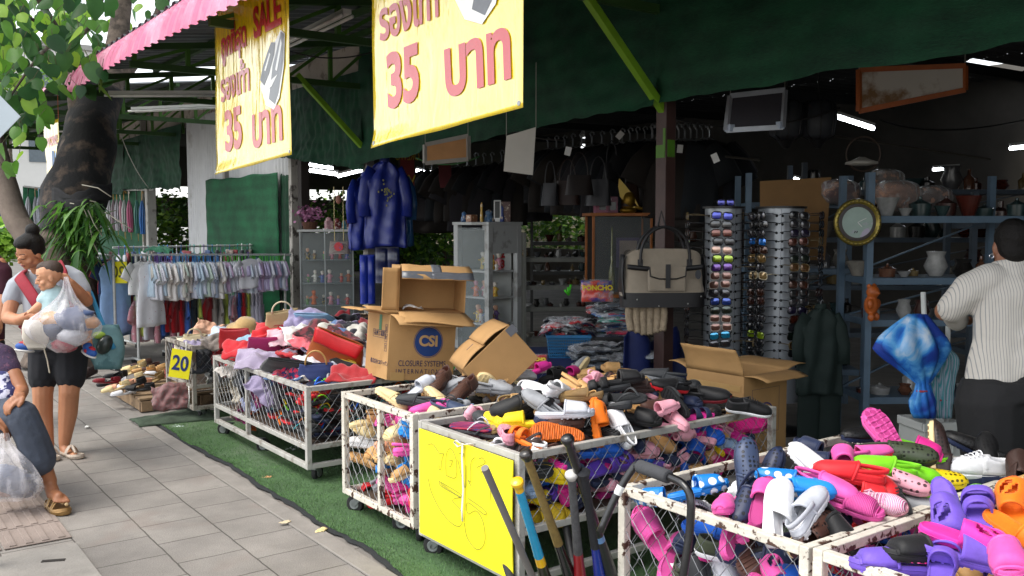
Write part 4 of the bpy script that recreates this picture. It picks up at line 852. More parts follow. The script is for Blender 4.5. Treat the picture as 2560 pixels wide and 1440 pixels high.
FRONT = [('c3', 'clog', sl('cream'), 915, 1075, 300, 10, 50, 'cream clog pressed against the upper left wire of the rusty cage', 1.1), ('c3', 'clog', sl('pink'), 1010, 1062, 330, 0, 40, 'pink vented clog behind the front wire under the rim', 1.), ('c3', 'slip_on', sl('yellow'), 990, 1105, 300, 10, 60, 'yellow shoe behind the middle bar of the rusty cage', 1.),
 ('c3', 'slide', sl('sky'), 975, 1160, 250, 0, 40, 'blue slide behind the front wire, left of its mate', 1.), ('c3', 'slide', {'all': pl('sky'), 'sole': banded('#1a86d8', '#0f5ea0', 50.)}, 1020, 1165, 290, -50, 110, 'blue slide with its sole against the front wire', 1.1), ('c3', 'clog', sl('white'), 905, 1110, 160, 0, 20, 'white shoe with dark trim behind the front wire', .95), ('c3', 'slide', sl('tan'), 915, 1150, 340, -10, 20, 'tan slide behind the left half of the front wire', 1.), ('c3', 'slide', sl('red'), 925, 1240, 110, 8, 10, 'red slide in the bottom left corner of the rusty cage', 1.1)]
for c, k, cols, px, py, yaw, pit, rol, lab, s in FRONT: shoe(k, cols, at_x(px, py, 2.31), yaw, pit, rol, lab, s*.93, 'shoes heaped in the wire cages')
for k, cols, px, py, yaw, pit, rol, lab, s in (('cross_slide', sl('violet'), 1520, 1165, 30, 10, 60, 'purple crossed-strap sandal pressed to the side wire behind the bats', 1.15), ('slide', sl('blue'), 1730, 1140, 60, 40, 70, 'blue slide pressed to the side wire at its right end', 1.1), ('slide', sl('blue'), 1490, 1128, 20, 0, 10, 'blue slide below the rim behind the bats', 1.1), ('slide', {'all': pl('magenta'), 'band': pl('navy')}, 1420, 1190, 80, 60, 20, 'magenta and navy slide against the side wire', 1.1), ('slide', sl('magenta'), 1810, 1150, 50, 30, 70, 'magenta slide against the side wire near the carton', 1.1), ('slide', sl('palepink'), 1590, 1130, 20, 0, 20, 'pale pink slide end below the rim', 1.), ('slide', banded('#d9b60c', '#9a7f08', 60.), 1350, 1300, 10, 10, 70, 'yellow ridged sole low behind the cyan bat', 1.15), ('slide', sl('tan'), 1560, 1205, 5, 0, 15, 'tan slide under the purple crossed-strap sandal', 1.05)):
    shoe(k, cols, at_y(px, py, 2.99), yaw, pit, rol, lab, s*.93, 'shoes heaped in the wire cages')
for k, cols, px, py, yaw, pit, rol, lab, s in (('slide', sl('pink'), 1640, 1345, 130, 40, -30, 'pink slide at the left end of the front wire, upper one', 1.1), ('slide', sl('pink'), 1690, 1395, 60, 20, 30, 'pink slide at the left end of the front wire, lower one', 1.1), ('slide', {'all': pl('charcoal'), 'sole': banded('#33363a', '#202224', 90.)}, 1742, 1385, 290, -60, 100, 'charcoal sole against the front wire beside the pink slides', 1.1), ('sneaker', two('olive', 'white'), 1830, 1390, 345, -8, 10, 'olive striped sneaker behind the front wire', 1.), ('slide', sl('navy'), 1900, 1405, 340, -8, 40, 'navy slide behind the right part of the front wire', 1.15), ('slide', sl('pink'), 1838, 1318, 60, 40, 60, 'pink slide behind the front wire under the white wedge clog', 1.), ('slide', sl('blue'), 1790, 1325, 340, -4, 20, 'blue slide behind the front wire under the pink clog', .95)):
    shoe(k, cols, at_x(px, py, 2.30), yaw, pit, rol, lab, s*.93, 'shoes heaped in the wire cages')
# flip-flops laid flat in the grey white cage
FFS = ['red', 'orange', 'green', 'blue', 'teal', 'yellow', 'red', 'orange', 'lime', 'grey']
for lay in range(8):
    for j in range(7):
        x = 2.42+j*.2+rnd.uniform(-.04, .04); y = 5.24+rnd.uniform(-.02, .06); co = FFS[(lay*3+j) % 10]; sc_ = rnd.choice(['black', 'charcoal', 'navy', 'black', 'red'])
        shoe('flip_flop', two(co, sc_), (x, y, .262+lay*.036+.008*(j % 2)), rnd.choice([36, 220])+rnd.gauss(0, 22), rnd.gauss(0, 7), rnd.gauss(0, 10), '%s strapped flip-flop stacked flat against the side wire of the grey white cage' % co, 1.05, 'flip-flops in the grey white cage')
    for j in range(4):
        y = 5.3+j*.19+rnd.uniform(-.03, .03); co = FFS[(lay*7+j*3+1) % 10]; sc_ = rnd.choice(['black', 'charcoal', 'navy', 'black', 'red'])
        shoe('flip_flop', two(co, sc_), (2.38+rnd.uniform(-.03, .03), y, .262+lay*.036+.008*(j % 2)), rnd.choice([126, 306])+rnd.gauss(0, 14), rnd.gauss(0, 6), rnd.gauss(0, 9), '%s strapped flip-flop stacked flat behind the front wire of the grey white cage' % co, 1.05, 'flip-flops in the grey white cage')
for j in range(16):
    co = FFS[(j*3) % 10]; p = (rnd.uniform(2.4, 3.5), rnd.uniform(5.2, 5.42), .565+rnd.uniform(-.01, .03))
    shoe('flip_flop', two(co, rnd.choice(['black', 'navy', 'red'])), p, rnd.uniform(0, 360), rnd.gauss(0, 9), rnd.gauss(0, 12), '%s strapped flip-flop on top of the stack below the printed carton' % co, 1.05, 'flip-flops in the grey white cage')
# ================================================================ CARTONS
CARDIN = mat('#94703f', .85, .1, 4); CEDGE = mat('#8a6537', .9, .25, 60); TAPE = mat('#5d6066', .35, .1); PRN = mat('#2a2b4e', .7, .1)
def quadslab(b, p, t=.004, m=0):
    """flat board through four corner points"""
    p = [V(q) for q in p]; n = (p[1]-p[0]).cross(p[3]-p[0]).normalized()*t/2
    b.add([q-n for q in p]+[q+n for q in p], [(3, 2, 1, 0), (4, 5, 6, 7), (0, 1, 5, 4), (1, 2, 6, 5), (2, 3, 7, 6), (3, 0, 4, 7)], m)
def carton(T, d, flaps, lab, extras=None, col='#b28a58', grp='cardboard boxes among the cages'):
    """open carton; d = width, depth, height; origin at the near left lower corner; flaps: (f/b/l/r, angle from upright outward, length)"""
    w_, dp, h = d; root = thing('cardboard_box', lab, 'cardboard box', T=T, group=grp); M_ = mat(col, .8, .1, 5, .12, 120, col2='#9a7444', c2lo=.6, c2hi=.72, c2scale=3)
    b = B(); t = .005
    b.box((w_/2, t/2, h/2), (w_, t, h)); b.box((w_/2, dp-t/2, h/2), (w_, t, h)); b.box((t/2, dp/2, h/2), (t, dp-2*t, h)); b.box((w_-t/2, dp/2, h/2), (t, dp-2*t, h)); b.box((w_/2, dp/2, t/2), (w_-2*t, dp-2*t, t))
    b.make('body', M_, root, bevel=.0015)
    for s, a, l in flaps:
        a = R(a); o = l*sin(a); u = l*cos(a); b = B(); n = 8
        def fl(uu, v):
            k = v; bend = .012*sin(k*pi)*(1 if o > 0 else -1); oo, zz = o*k-bend*cos(a), h+u*k+bend*sin(a)+.006*fN(uu*4, k*3, l*9)*k
            e = .01*k
            return {'f': (e+(w_-2*e)*uu, -oo, zz), 'b': (e+(w_-2*e)*uu, dp+oo, zz), 'l': (-oo, e+(dp-2*e)*uu, zz), 'r': (w_+oo, e+(dp-2*e)*uu, zz)}[s]
        b.grid(fl, n, 6); b.make('flap', M_, root, solid=.005, smooth=True)
    if extras: extras(root)
    return root
FF = plane_T((0, 0, 0), (1, 0, 0), (0, 0, 1))                 # front face text frame
def on_front(x, z, y=-.0015): return MX.Translation((x, y, z)) @ FF
def on_left(y, z, x=-.0015): return MX.Translation((x, y, z)) @ plane_T((0, 0, 0), (0, -1, 0), (0, 0, 1))
def on_right(y, z, x): return MX.Translation((x, y, z)) @ plane_T((0, 0, 0), (0, 1, 0), (0, 0, 1))
def frame_print(root, T, w_, h, t=.002, name='print', m=PRN):
    b = B()
    for c, d in (((0, h/2, 0), (w_+t, t, .0008)), ((0, -h/2, 0), (w_+t, t, .0008)), ((w_/2, 0, 0), (t, h-t, .0008)), ((-w_/2, 0, 0), (t, h-t, .0008))): b.box(c, d, 0, T)
    b.make(name, m, root)
def csi(root):
    b = B(); T = on_front(.235, .215); b.lathe([(.082, 0), (.082, .001)], 40, T=T, m=0); b.make('print', mat('#1b3d78', .5, .12, 8), root)
    b = B(); b.lathe([(.086, .0002), (.0885, .0002), (.0885, .0012), (.086, .0012), (.086, .0002)], 40, T=T, caps=False); b.make('print', mat('#1b3d78', .5), root)
    text('CSI', .082, T @ MX.Translation((0, .003, .0016)), mat('#c09a66', .7), root, bold=.003, sx=1.0, ext=.0006)
    text('CLOSURE SYSTEMS', .046, on_front(.205, .092), PRN, root, sx=.74, ext=.0004); text('INTERNATIONAL', .036, on_front(.205, .048), PRN, root, sx=.8, ext=.0004, space=1.5)
    text('杭州工場製', .034, on_left(.15, .245), PRN, root, ext=.0004); frame_print(root, on_left(.15, .245), .20, .042, .002)
    text('株式会社CSIジャパン', .03, on_left(.13, .085), PRN, root, ext=.0004)
    for k in range(3): frame_print(root, on_left(.042, .28-k*.052), .034, .042, .002)
    text('||', .03, on_left(.042, .28), PRN, root, ext=.0004); text('Y', .03, on_left(.042, .228), PRN, root, ext=.0004); text('T', .028, on_left(.042, .176), PRN, root, ext=.0004)
    b = B(); b.box((-.002, .14, .31), (.001, .04, .085)); b.make('tape', mat('#1f6a3c', .4), root)
    [B().box((x, -.0025, .02), (.08, .001, .045)).make('tape', mat('#b99560', .3), root) for x in (.06, .31)]
p = at_z(966, 950, .63)
T = MX.Translation(p) @ MX.Rotation(R(28)-YAW, 4, 'Z') @ MX.Scale(1.1, 4) @ MX.Rotation(R(5), 4, 'Y') @ MX.Rotation(R(-2), 4, 'X')
carton(T, (.40, .36, .36), [('f', 112, .13), ('l', 84, .17), ('b', 80, .15), ('r', 100, .12)], 'cardboard carton with a round blue emblem and black lettering, standing on the flip-flops', csi)
def boxside(p, yaw, d, pit, lab):
    """carton lying on its side, open mouth to the viewer"""
    w_, dp, h = d; root = thing('cardboard_box', lab, 'cardboard box', group='cardboard boxes among the cages', T=MX.Translation(p) @ MX.Rotation(R(yaw)-YAW, 4, 'Z') @ MX.Rotation(R(pit), 4, 'Y')); M_ = CARD; t = .005; b = B()
    b.box((w_/2, dp-t/2, h/2), (w_, t, h)); b.box((t/2, dp/2-t/2, h/2), (t, dp-t, h)); b.box((w_-t/2, dp/2-t/2, h/2), (t, dp-t, h)); b.box((w_/2, dp/2-t/2, t/2), (w_-2*t, dp-t, t)); b.box((w_/2, dp/2-t/2, h-t/2), (w_-2*t, dp-t, t)); b.make('body', M_, root, bevel=.0015)
    def fl(o, ax, n, f):
        b = B(); b.grid(f, 10, 8); b.make('flap', M_, root, solid=.005, smooth=True)
    fl(0, 0, 0, lambda u, v: (.004+(w_-.008)*u+.03*v*(u-.4), -.15*v, h+.030*sin(v*2.6)-.068*v*v*1.2+.006*fN(u*5, v*3)))
    fl(0, 0, 0, lambda u, v: (.004+(w_-.008)*u+.05*v*(u-.35), -.17*v, .004-.02*v-.035*v*v+.01*sin(u*5)*v))
    fl(0, 0, 0, lambda u, v: (-.02*sin(v*3)-.10*v, -.015*v+.0, .01+(h-.02)*u)) 
    q = B(); f = lambda u, v: (.004+(w_-.008)*u+.03*v*(u-.4), -.15*v, h+.030*sin(v*2.6)-.068*v*v*1.2+.006*fN(u*5, v*3)+.0045)
    q.grid(lambda u, v: f(.42+.14*u, v), 4, 8); q.grid(lambda u, v: f(u, .80+.21*v), 10, 3); q.make('tape', TAPE, root, smooth=True, solid=.0015, off=1)
    text('八八ACBOHUSER社', .024, on_left(.20, .15) @ MX.Rotation(pi/2, 4, 'Z'), PRN, root, ext=.0004); frame_print(root, on_left(.045, .04), .05, .04)
    b = B(); b.grid(lambda u, v: (.04+.13*u, .05+.06*v+.03*sin(u*7), .012+.03*abs(fN(u*4, v*4, 2))+.03*sin(u*3)*(1-u)), 10, 6); b.make('paper_scrap', mat('#d5d3cf', .8), root, smooth=True, solid=.002)
    return root
boxside(p+V((0, 0, 0)) + CR*.06+V((0, 0, .408))+CF*.10, 16, (.42, .32, .28), 3, 'open cardboard carton lying on its side on top of the printed carton')
def third(root): b = B(); b.box((.34, -.002, .22), (.055, .001, .05)); b.make('tape', TAPE, root); b = B(); b.box((.12, .1, .288), (.05, .006, .001)); b.make('print', PRN, root)
T = MX.Translation(at_d(1232, 1006, 5.0)) @ MX.Rotation(R(16)-YAW, 4, 'Z') @ MX.Rotation(R(-42), 4, 'Y')
carton(T, (.35, .34, .25), [('r', -83, .18), ('l', -86, .18)], 'plain cardboard carton tipped on its corner behind the clog heap', third, '#a98252')
def ncc(root):
    T = on_front(.2, .47); b = B(); b.lathe([(.070, .0002), (.078, .0002), (.078, .0014), (.070, .0014), (.070, .0002)], 40, T=T, caps=False); b.make('print', mat('#3a2f6a', .7), root)
    text('NCC', .066, T, mat('#3a2f6a', .7), root, bold=.003, ext=.0006, sx=.95); frame_print(root, on_front(.2, .5), .25, .26, .0015); frame_print(root, on_front(.2, .2), .25, .14, .0015)
    text('NCC 詰め替えご購入ありがとうございます', .022, on_left(.21, .735) @ MX.Rotation(R(-16), 4, 'X'), mat('#4a3a3a', .8), root, ext=.0004)
    b = B(); b.box((-.003, .2, .64), (.001, .36, .035)); b.make('tape', mat('#b99560', .3), root)
p = at_d(1860, 946, 5.15); p.z = 0
T = MX.Translation(p) @ MX.Rotation(R(38)-YAW, 4, 'Z')
carton(T, (.40, .42, .715), [('l', 24, .17), ('f', 96, .15), ('b', 80, .15), ('r', 84, .2)], 'tall open carton marked NCC behind the big clog cage', ncc)
# ================================================================ PRICE BOARDS
YEL = mat('#e8dc00', .55, .04, 4, sheen=.1)
root = thing('price_board', 'large yellow board with pencil-drawn Thai letters and 35 on the front of a cage', 'price sign', (2.17, 3.3, .35))
b = B(); b.grid(lambda u, v: (2.168-.006*sin(v*3)*u, 3.655-.735*u, .125+.495*v), 6, 6); b.make('panel', YEL, root, w=True, solid=.005)
PEN = mat('#2c3a10', .6, 0)
def scribble(pts, r=.0011):
    q = []
    for i in range(len(pts)-1):      # smooth the hand-drawn line
        p0, p1, p2, p3 = [V((*pts[max(0, min(len(pts)-1, i+k))], 0)) for k in (-1, 0, 1, 2)]
        for k in range(5):
            t = k/5; q.append(.5*((2*p1)+(-p0+p2)*t+(2*p0-5*p1+4*p2-p3)*t*t+(-p0+3*p1-3*p2+p3)*t**3))
    q.append(V((*pts[-1], 0))); return [V((2.1615-.006*sin(c.y*3)*c.x, 3.655-.735*c.x, .125+.495*c.y)) for c in q]
b = B()
for st in ([(.12, .88), (.18, .9), (.25, .84), (.3, .85), (.28, .78), (.27, .7), (.25, .69), (.25, .73)], [(.33, .66), (.33, .84), (.38, .92), (.44, .84), (.44, .68), (.33, .66)], [(.36, .8), (.4, .82), (.38, .76), (.36, .76)], [(.47, .9), (.52, .92), (.5, .84), (.48, .85)], [(.46, .84), (.54, .62), (.55, .82)], [(.6, .66), (.57, .7), (.6, .7), (.6, .86), (.64, .92)], [(.66, .84), (.74, .9), (.72, .94), (.68, .92)], [(.7, .8), (.76, .88), (.8, .8), (.8, .6)], [(.25, .58), (.5, .54), (.4, .46), (.49, .4), (.5, .28), (.42, .24), (.28, .3), (.16, .44), (.12, .56)], [(.25, .58), (.28, .54), (.5, .52)], [(.57, .54), (.74, .5), (.74, .46), (.57, .5), (.57, .4), (.66, .46), (.73, .38), (.74, .22), (.66, .12), (.56, .18), (.53, .3)]): b.tube(scribble(st), .0011, 4)
for k in range(10): b.tube(scribble([(.27+k*.022, .575-k*.006), (.29+k*.022, .545-k*.004)]), .0009, 4)
b.make('drawing', PEN, root, w=True)
b = B(); zz = lambda v: .125+.495*v
b.tube([V((2.155, 3.27, zz(1.01))), V((2.150, 3.268, zz(.9))), V((2.152, 3.262, zz(.6))), V((2.150, 3.27, zz(.42))), V((2.153, 3.272, zz(.32)))], .006, 8, flat=.5); b.tube([V((2.155, 3.27, zz(1.0))), V((2.14, 3.30, zz(1.03))), V((2.15, 3.33, zz(1.0))), V((2.15, 3.30, zz(.97))), V((2.155, 3.27, zz(1.0)))], .005, 8, flat=.5); b.tube([V((2.155, 3.27, zz(1.0))), V((2.15, 3.23, zz(1.02))), V((2.19, 3.22, zz(1.02)))], .005, 8, flat=.5)
b.make('shoelace', mat('#d8d6d0', .8), root, w=True, smooth=True)
def sign20(c, xa, ya, w_, h, lab, mirror=False):
    T = plane_T(c, xa, ya); root = thing('price_board', lab, 'price sign', c); b = B(); b.box((0, 0, 0), (w_, h, .004), 0, T); b.make('panel', YEL, root, w=True)
    TT = T @ MX.Translation((0, 0, .0035)); 
    if mirror: TT = TT @ MX.Diagonal((-1, 1, 1, 1))
    text('20', h*.72, TT, mat('#1c2c66' if not mirror else '#5a5a14', .5), root, bold=.004, sx=.8, w=True); return root
sign20(at_x(459, 908, 2.2)-CF*.07, CR-V((0, 0, .16)), CR*.16+V((0, 0, 1)), .16, .225, 'small yellow board reading 20 tied to the small worn cage')
b = B(); q = at_x(466, 868, 2.2); b.tube([q+V((0, 0, .05)), q, q+V((-.01, .01, -.08)), q+V((-.012, -.01, -.13))], .006, 8); o = b.make('shoelace', mat('#d8d6d0', .8), bpy.data.objects['price_board.001'], w=True, smooth=True)
b = B(); q = at_x(472, 965, 2.2); b.tube([q, q+V((0, -.01, -.09)), q+V((0, .01, -.15))], .005, 8); b.make('loose_end', mat('#d8d6d0', .8), bpy.data.objects['price_board.001'], w=True, smooth=True)
sign20(at_d(296, 681, 10.2), CR, (0, 0, 1), .19, .24, 'yellow 20 board seen from behind on the clothes rail', True)
# ================================================================ BAGS AND CLOTHES HEAPED ON THE CAGES
def cloth_col(c, pat=None): return mat(c, .85, .14, 12, .25, 150, sheen=.3) if not pat else mat(c, .85, .1, 12, .25, 150, sheen=.3, col2=pat, c2lo=.48, c2hi=.54, c2scale=34)
def crumple(seed, w_=.34, h=.26, amp=.05):
    b = B()
    def f(u, v):
        x, y = (u-.5)*w_, (v-.5)*h; r_ = max(abs(u-.5), abs(v-.5))*2
        z = amp*(fN(u*3+seed, v*3, seed)+.5*fN(u*7, v*7, seed+3))+.035*(1-r_*r_)+.012*sin(u*9+seed)
        return (x*(1-.12*fN(v*3, seed))+.02*fN(v*6, u*2, seed), y+.03*fN(u*5, seed, v*2), z)
    b.grid(f, 26, 22); return b
CRP = []
for k in range(6):
    o = crumple(k*7.3+1).make('cloth_piece', cloth_col('#888888'), smooth=True, solid=.006); COL.objects.unlink(o); CRP.append(o)
def cloth(i, m, loc, rx, ry, rz, s, lab, cat='cloth', name='cloth_piece', grp='bags and clothes heaped on the grey cages'):
    c = CRP[i % 6].copy(); c.name = name; COL.objects.link(c); c.material_slots[0].link = 'OBJECT'; c.material_slots[0].material = m
    c.matrix_world = MX.Translation(loc) @ MX.Rotation(R(rz)-YAW, 4, 'Z') @ MX.Rotation(R(ry), 4, 'Y') @ MX.Rotation(R(rx), 4, 'X') @ MX.Diagonal((s, s, s, 1)); return tag(c, lab, cat, grp)
def bag(m, m2, loc, rx, ry, rz, w_, h, d, lab, handle=1, flapm=None, ringh=False):
    T = MX.Translation(loc) @ MX.Rotation(R(rz)-YAW, 4, 'Z') @ MX.Rotation(R(ry), 4, 'Y') @ MX.Rotation(R(rx), 4, 'X')
    root = thing('handbag', lab, 'bag', T=T, group='bags and clothes heaped on the grey cages'); b = B()
    def f(u, v):
        a = 2*pi*u; k = 1-.18*v; t = d*(1-.75*v**2)*(1-.0*v); cx = abs(cos(a))**.55*(1 if cos(a) > 0 else -1); cy = abs(sin(a))**.7*(1 if sin(a) > 0 else -1)
        return (w_/2*k*cx+.006*fN(v*5, a), t/2*cy*(1+.25*fN(u*6, v*3, w_*9)), h*v+.012*fN(a, v*3, h*7))
    b.grid(f, 28, 12, cu=True); b.add([f(i/28, 0) for i in range(28)], [tuple(range(27, -1, -1))]); b.make('body', m, root, smooth=True, solid=.003, ang=60)
    if flapm: b = B(); b.grid(lambda u, v: (w_*.43*(2*u-1)*(1-.12*v), -d*.12-d*.42*sin(v*1.5)-.004, h*(1.0-.34*v)+.004*sin(u*9)), 12, 8); b.make('flap', flapm, root, smooth=True, solid=.004)
    for k in range(handle):
        y = (-1, 1)[k]*d*.14; n = 14; b = B(); b.tube([(w_*.26*cos(pi*i/n), y, h*.97+(h*.55 if not ringh else h*.8)*sin(pi*i/n)) for i in range(n+1)], .006, 8); b.make('handle', m2, root, smooth=True)
    return root
def c2top(x, y): return .50+.30*max(0, min(1, (x-2.22)/.5))*max(.25, min(1, (y-5.35)/.5))*(1 if y < 6.9 else max(.3, 1-(y-6.9)*1.4))
def on_c2(px, py, h=0):
    d = ray(px, py)
    for i in range(700):
        p = CO+d*(3.5+i*.01)
        if p.z < c2top(p.x, p.y)+h and 2.2 < p.x < 4.0 and 5.1 < p.y < 8: return p
    return CO+d*((.7-CH)/d.z)
rnd = random.Random(5)
for i in range(120):
    x = rnd.uniform(2.33, 3.6); y = rnd.uniform(5.45, 6.75) if i < 104 else rnd.uniform(7.3, 7.9); col = rnd.choice(['#b01822', '#1c2036', '#8a7f9c', '#c9c3bc', '#20242a', '#7a1c3a', '#3f5d88', '#b59a78', '#8a1422', '#d0ccd2'])
    nm = {'#b01822': 'red', '#1c2036': 'navy', '#8a7f9c': 'mauve', '#c9c3bc': 'pale grey', '#20242a': 'black', '#7a1c3a': 'maroon', '#3f5d88': 'denim blue', '#b59a78': 'beige', '#8a1422': 'dark red', '#d0ccd2': 'white'}[col]
    z = c2top(x, y)-rnd.uniform(.02, .09) if y < 7 else .56
    cloth(i, cloth_col(col), (x, y, z), rnd.gauss(0, 28), rnd.gauss(0, 28), rnd.uniform(0, 360), rnd.uniform(.55, .9), '%s crumpled cloth deep in the heap on %s' % (nm, 'the grey white cage' if y < 7 else 'the small worn cage'))
ITEMS = [('#8fb4cc', 650, 842, 10, -22, 30, 1.0, 'light blue folded cloth slanting up in the heap', None), ('#c31420', 692, 828, 20, 0, 10, 1.0, 'bright red satin cloth at the back of the heap', None), ('#8e85a6', 770, 812, 45, 10, 0, .95, 'lavender cloth standing under the pale blue purse', None),
 ('#bb1522', 625, 880, 16, 6, 15, 1.1, 'red cloth left of the yellow hanger hook', None), ('#9d91a8', 665, 903, 14, 4, 10, 1.15, 'lavender cloth with a lace edge at the front of the heap', None), ('#6e2630', 835, 842, 8, 12, -14, 1.25, 'maroon speckled cloth below the pale cloths', '#2a1014'), ('#d2606a', 770, 852, 22, 10, -30, .7, 'coral strap cloth across the maroon one', None),
 ('#d6d2cc', 760, 835, 18, 0, 30, .9, 'cream lace cloth in the middle of the heap', None), ('#b9173f', 735, 932, 30, 0, 8, .8, 'red and navy patterned scarf over the front rim', '#1b2454'), ('#d8d8de', 775, 918, 30, 0, 0, .8, 'white lace cloth beside the brown bag', None), ('#8b8e93', 882, 872, 18, 6, 0, .9, 'silver grey cloth next to the printed carton', None), ('#c7ccd8', 885, 908, 10, 4, 8, .95, 'white and blue folded cloth left of the carton', None),
 ('#c9c6bc', 860, 832, 24, 8, 10, 1., 'off white cloth at the back right of the heap', None), ('#5878a8', 838, 826, 20, 0, 20, .8, 'blue denim cloth at the back right of the heap', None), ('#20222c', 880, 838, 24, 0, 30, .9, 'black cloth behind the printed carton', None), ('#1c1e26', 600, 832, 20, 0, 0, .9, 'black cloth beside the khaki hat', None), ('#cfa8b0', 720, 845, 24, 0, 20, .8, 'pale pink cloth behind the magenta clutch', None),
 ('#9c1a22', 885, 938, 12, 0, 0, .9, 'dark red cloth at the foot of the printed carton', None), ('#d8a88a', 522, 832, 70, 20, 20, .75, 'peach knitted cloth standing up on the small cage', None), ('#cfc4aa', 478, 858, 20, 0, 20, .75, 'cream cloth on the small worn cage', None), ('#7a7068', 545, 858, 20, 10, 20, .8, 'grey brown cloth on the small worn cage', None), ('#b8c4d2', 560, 838, 30, 10, 0, .7, 'pale blue cloth behind the red purse', None)]
for i, (c, px, py, rx, ry, rz, s, lab, pat) in enumerate(ITEMS): cloth(i, cloth_col(c, pat), on_c2(px, py, .05), rx, ry, rz, s, lab)
LTH = lambda c: mat(c, .45, .12, 10, .15, 90, coat=.1)
bag(LTH('#a81820'), LTH('#7a1018'), on_c2(592, 868, .02), 28, 0, 4, .26, .17, .07, 'red purse with a white tag in the middle of the heap', 0)
bag(cloth_col('#a8926a'), cloth_col('#cfc3a4'), on_c2(712, 822, .02), 20, -8, 16, .28, .15, .08, 'khaki bag with cream loops at the back of the heap', 1)
bag(LTH('#7fa6c4'), LTH('#c8c8c8'), on_c2(800, 808, .05), 62, 0, -12, .32, .18, .05, 'pale blue flat purse on top of the heap', 0)
bag(cloth_col('#a3175c'), cloth_col('#d8d8d8'), on_c2(662, 880, .03), 40, 0, 8, .24, .15, .04, 'magenta clutch in the middle of the heap', 0)
bag(cloth_col('#1b1c1f'), cloth_col('#a8a8a4'), on_c2(715, 926, .03), 62, 10, 18, .34, .20, .06, 'black bag at the front of the heap', 0)
bag(LTH('#9a4a1c'), LTH('#9a4a1c'), on_c2(835, 912, .03), 30, 22, -6, .40, .26, .09, 'large tan brown bag with a red lining hanging over the front of the heap', 0, LTH('#b5141c'))
bag(cloth_col('#c9a40e'), cloth_col('#1c1c1c'), on_c2(865, 925, .02), 40, 15, -20, .24, .12, .05, 'yellow pouch with a black stripe left of the carton', 0, cloth_col('#1c1c1c'))
bag(LTH('#52443c'), LTH('#52443c'), on_c2(818, 868, .08), 72, 0, 4, .20, .11, .03, 'flat brown wallet on the red lining', 0)
bag(cloth_col('#1b2b5c'), mat('#b08a50', .5), on_c2(792, 952, .0), 12, 0, 6, .26, .12, .10, 'navy basket bag with a wooden ring handle near the carton', 1, ringh=True)
bag(cloth_col('#cfc09a'), cloth_col('#cfc09a'), on_c2(490, 868, .0), 22, 0, 10, .22, .12, .08, 'cream tote with a loop handle on the small worn cage', 1)
o = None
root = thing('sun_hat', 'khaki sun hat lying behind the red satin cloth', 'hat', on_c2(615, 822, .06)); b = B(); b.lathe([(.15, .0), (.12, .008), (.09, .015), (.085, .05), (.06, .08), (.0, .085)], 24); o = b.make('crown', cloth_col('#b2935e'), root, smooth=True); o.rotation_euler = (R(18), 0, 0)
# behind the wire of the grey white cage: soft toys and stockings
for i, (c, px, py, s, lab) in enumerate((('#cfc6b0', 575, 945, .55, 'cream soft toy behind the left end of the wire'), ('#c8bfae', 590, 985, .5, 'cream soft toy lower behind the left end of the wire'), ('#9aa2c4', 625, 1010, .5, 'pale violet cloth behind the left end of the wire'), ('#8c2a70', 655, 990, .5, 'purple cloth beside the middle bar of the cage'), ('#6f88a6', 662, 945, .5, 'grey blue cloth beside the middle bar'), ('#b03a80', 612, 1032, .4, 'magenta cloth at the cage floor, left end'), ('#c9b8a8', 600, 1030, .4, 'pale cloth on the cage floor'), ('#d2601c', 632, 1050, .4, 'orange cloth on the cage floor near the middle bar'), ('#262b3c', 620, 960, .7, 'dark blue cloth behind the soft toys'), ('#2a2430', 690, 960, .9, 'dark cloth above the flip-flops'))):
    cloth(i, cloth_col(c), at_x(px, py, 2.34), 80, 10*i, 100+20*i, s, lab)
for i, (c, px, py, s, lab) in enumerate((('#a01c24', 530, 900, .6, 'red cloth behind the wire of the small worn cage'), ('#20242c', 515, 905, .8, 'black striped cloth behind the wire of the small worn cage'), ('#b8b8b2', 520, 945, .5, 'pale cloth on the floor of the small worn cage'), ('#8d9098', 545, 930, .5, 'grey cloth in the small worn cage'), ('#9a6a9c', 440, 890, .5, 'mauve cloth behind the 20 board'), ('#c03a3a', 432, 925, .45, 'red cloth below the 20 board'), ('#c9b46a', 430, 895, .4, 'yellow cloth left of the 20 board'))):
    cloth(i, cloth_col(c), at_y(px, py, 7.3) if px > 490 else at_x(px, py, 2.31), 75, 15*i, 30+30*i, s, lab)
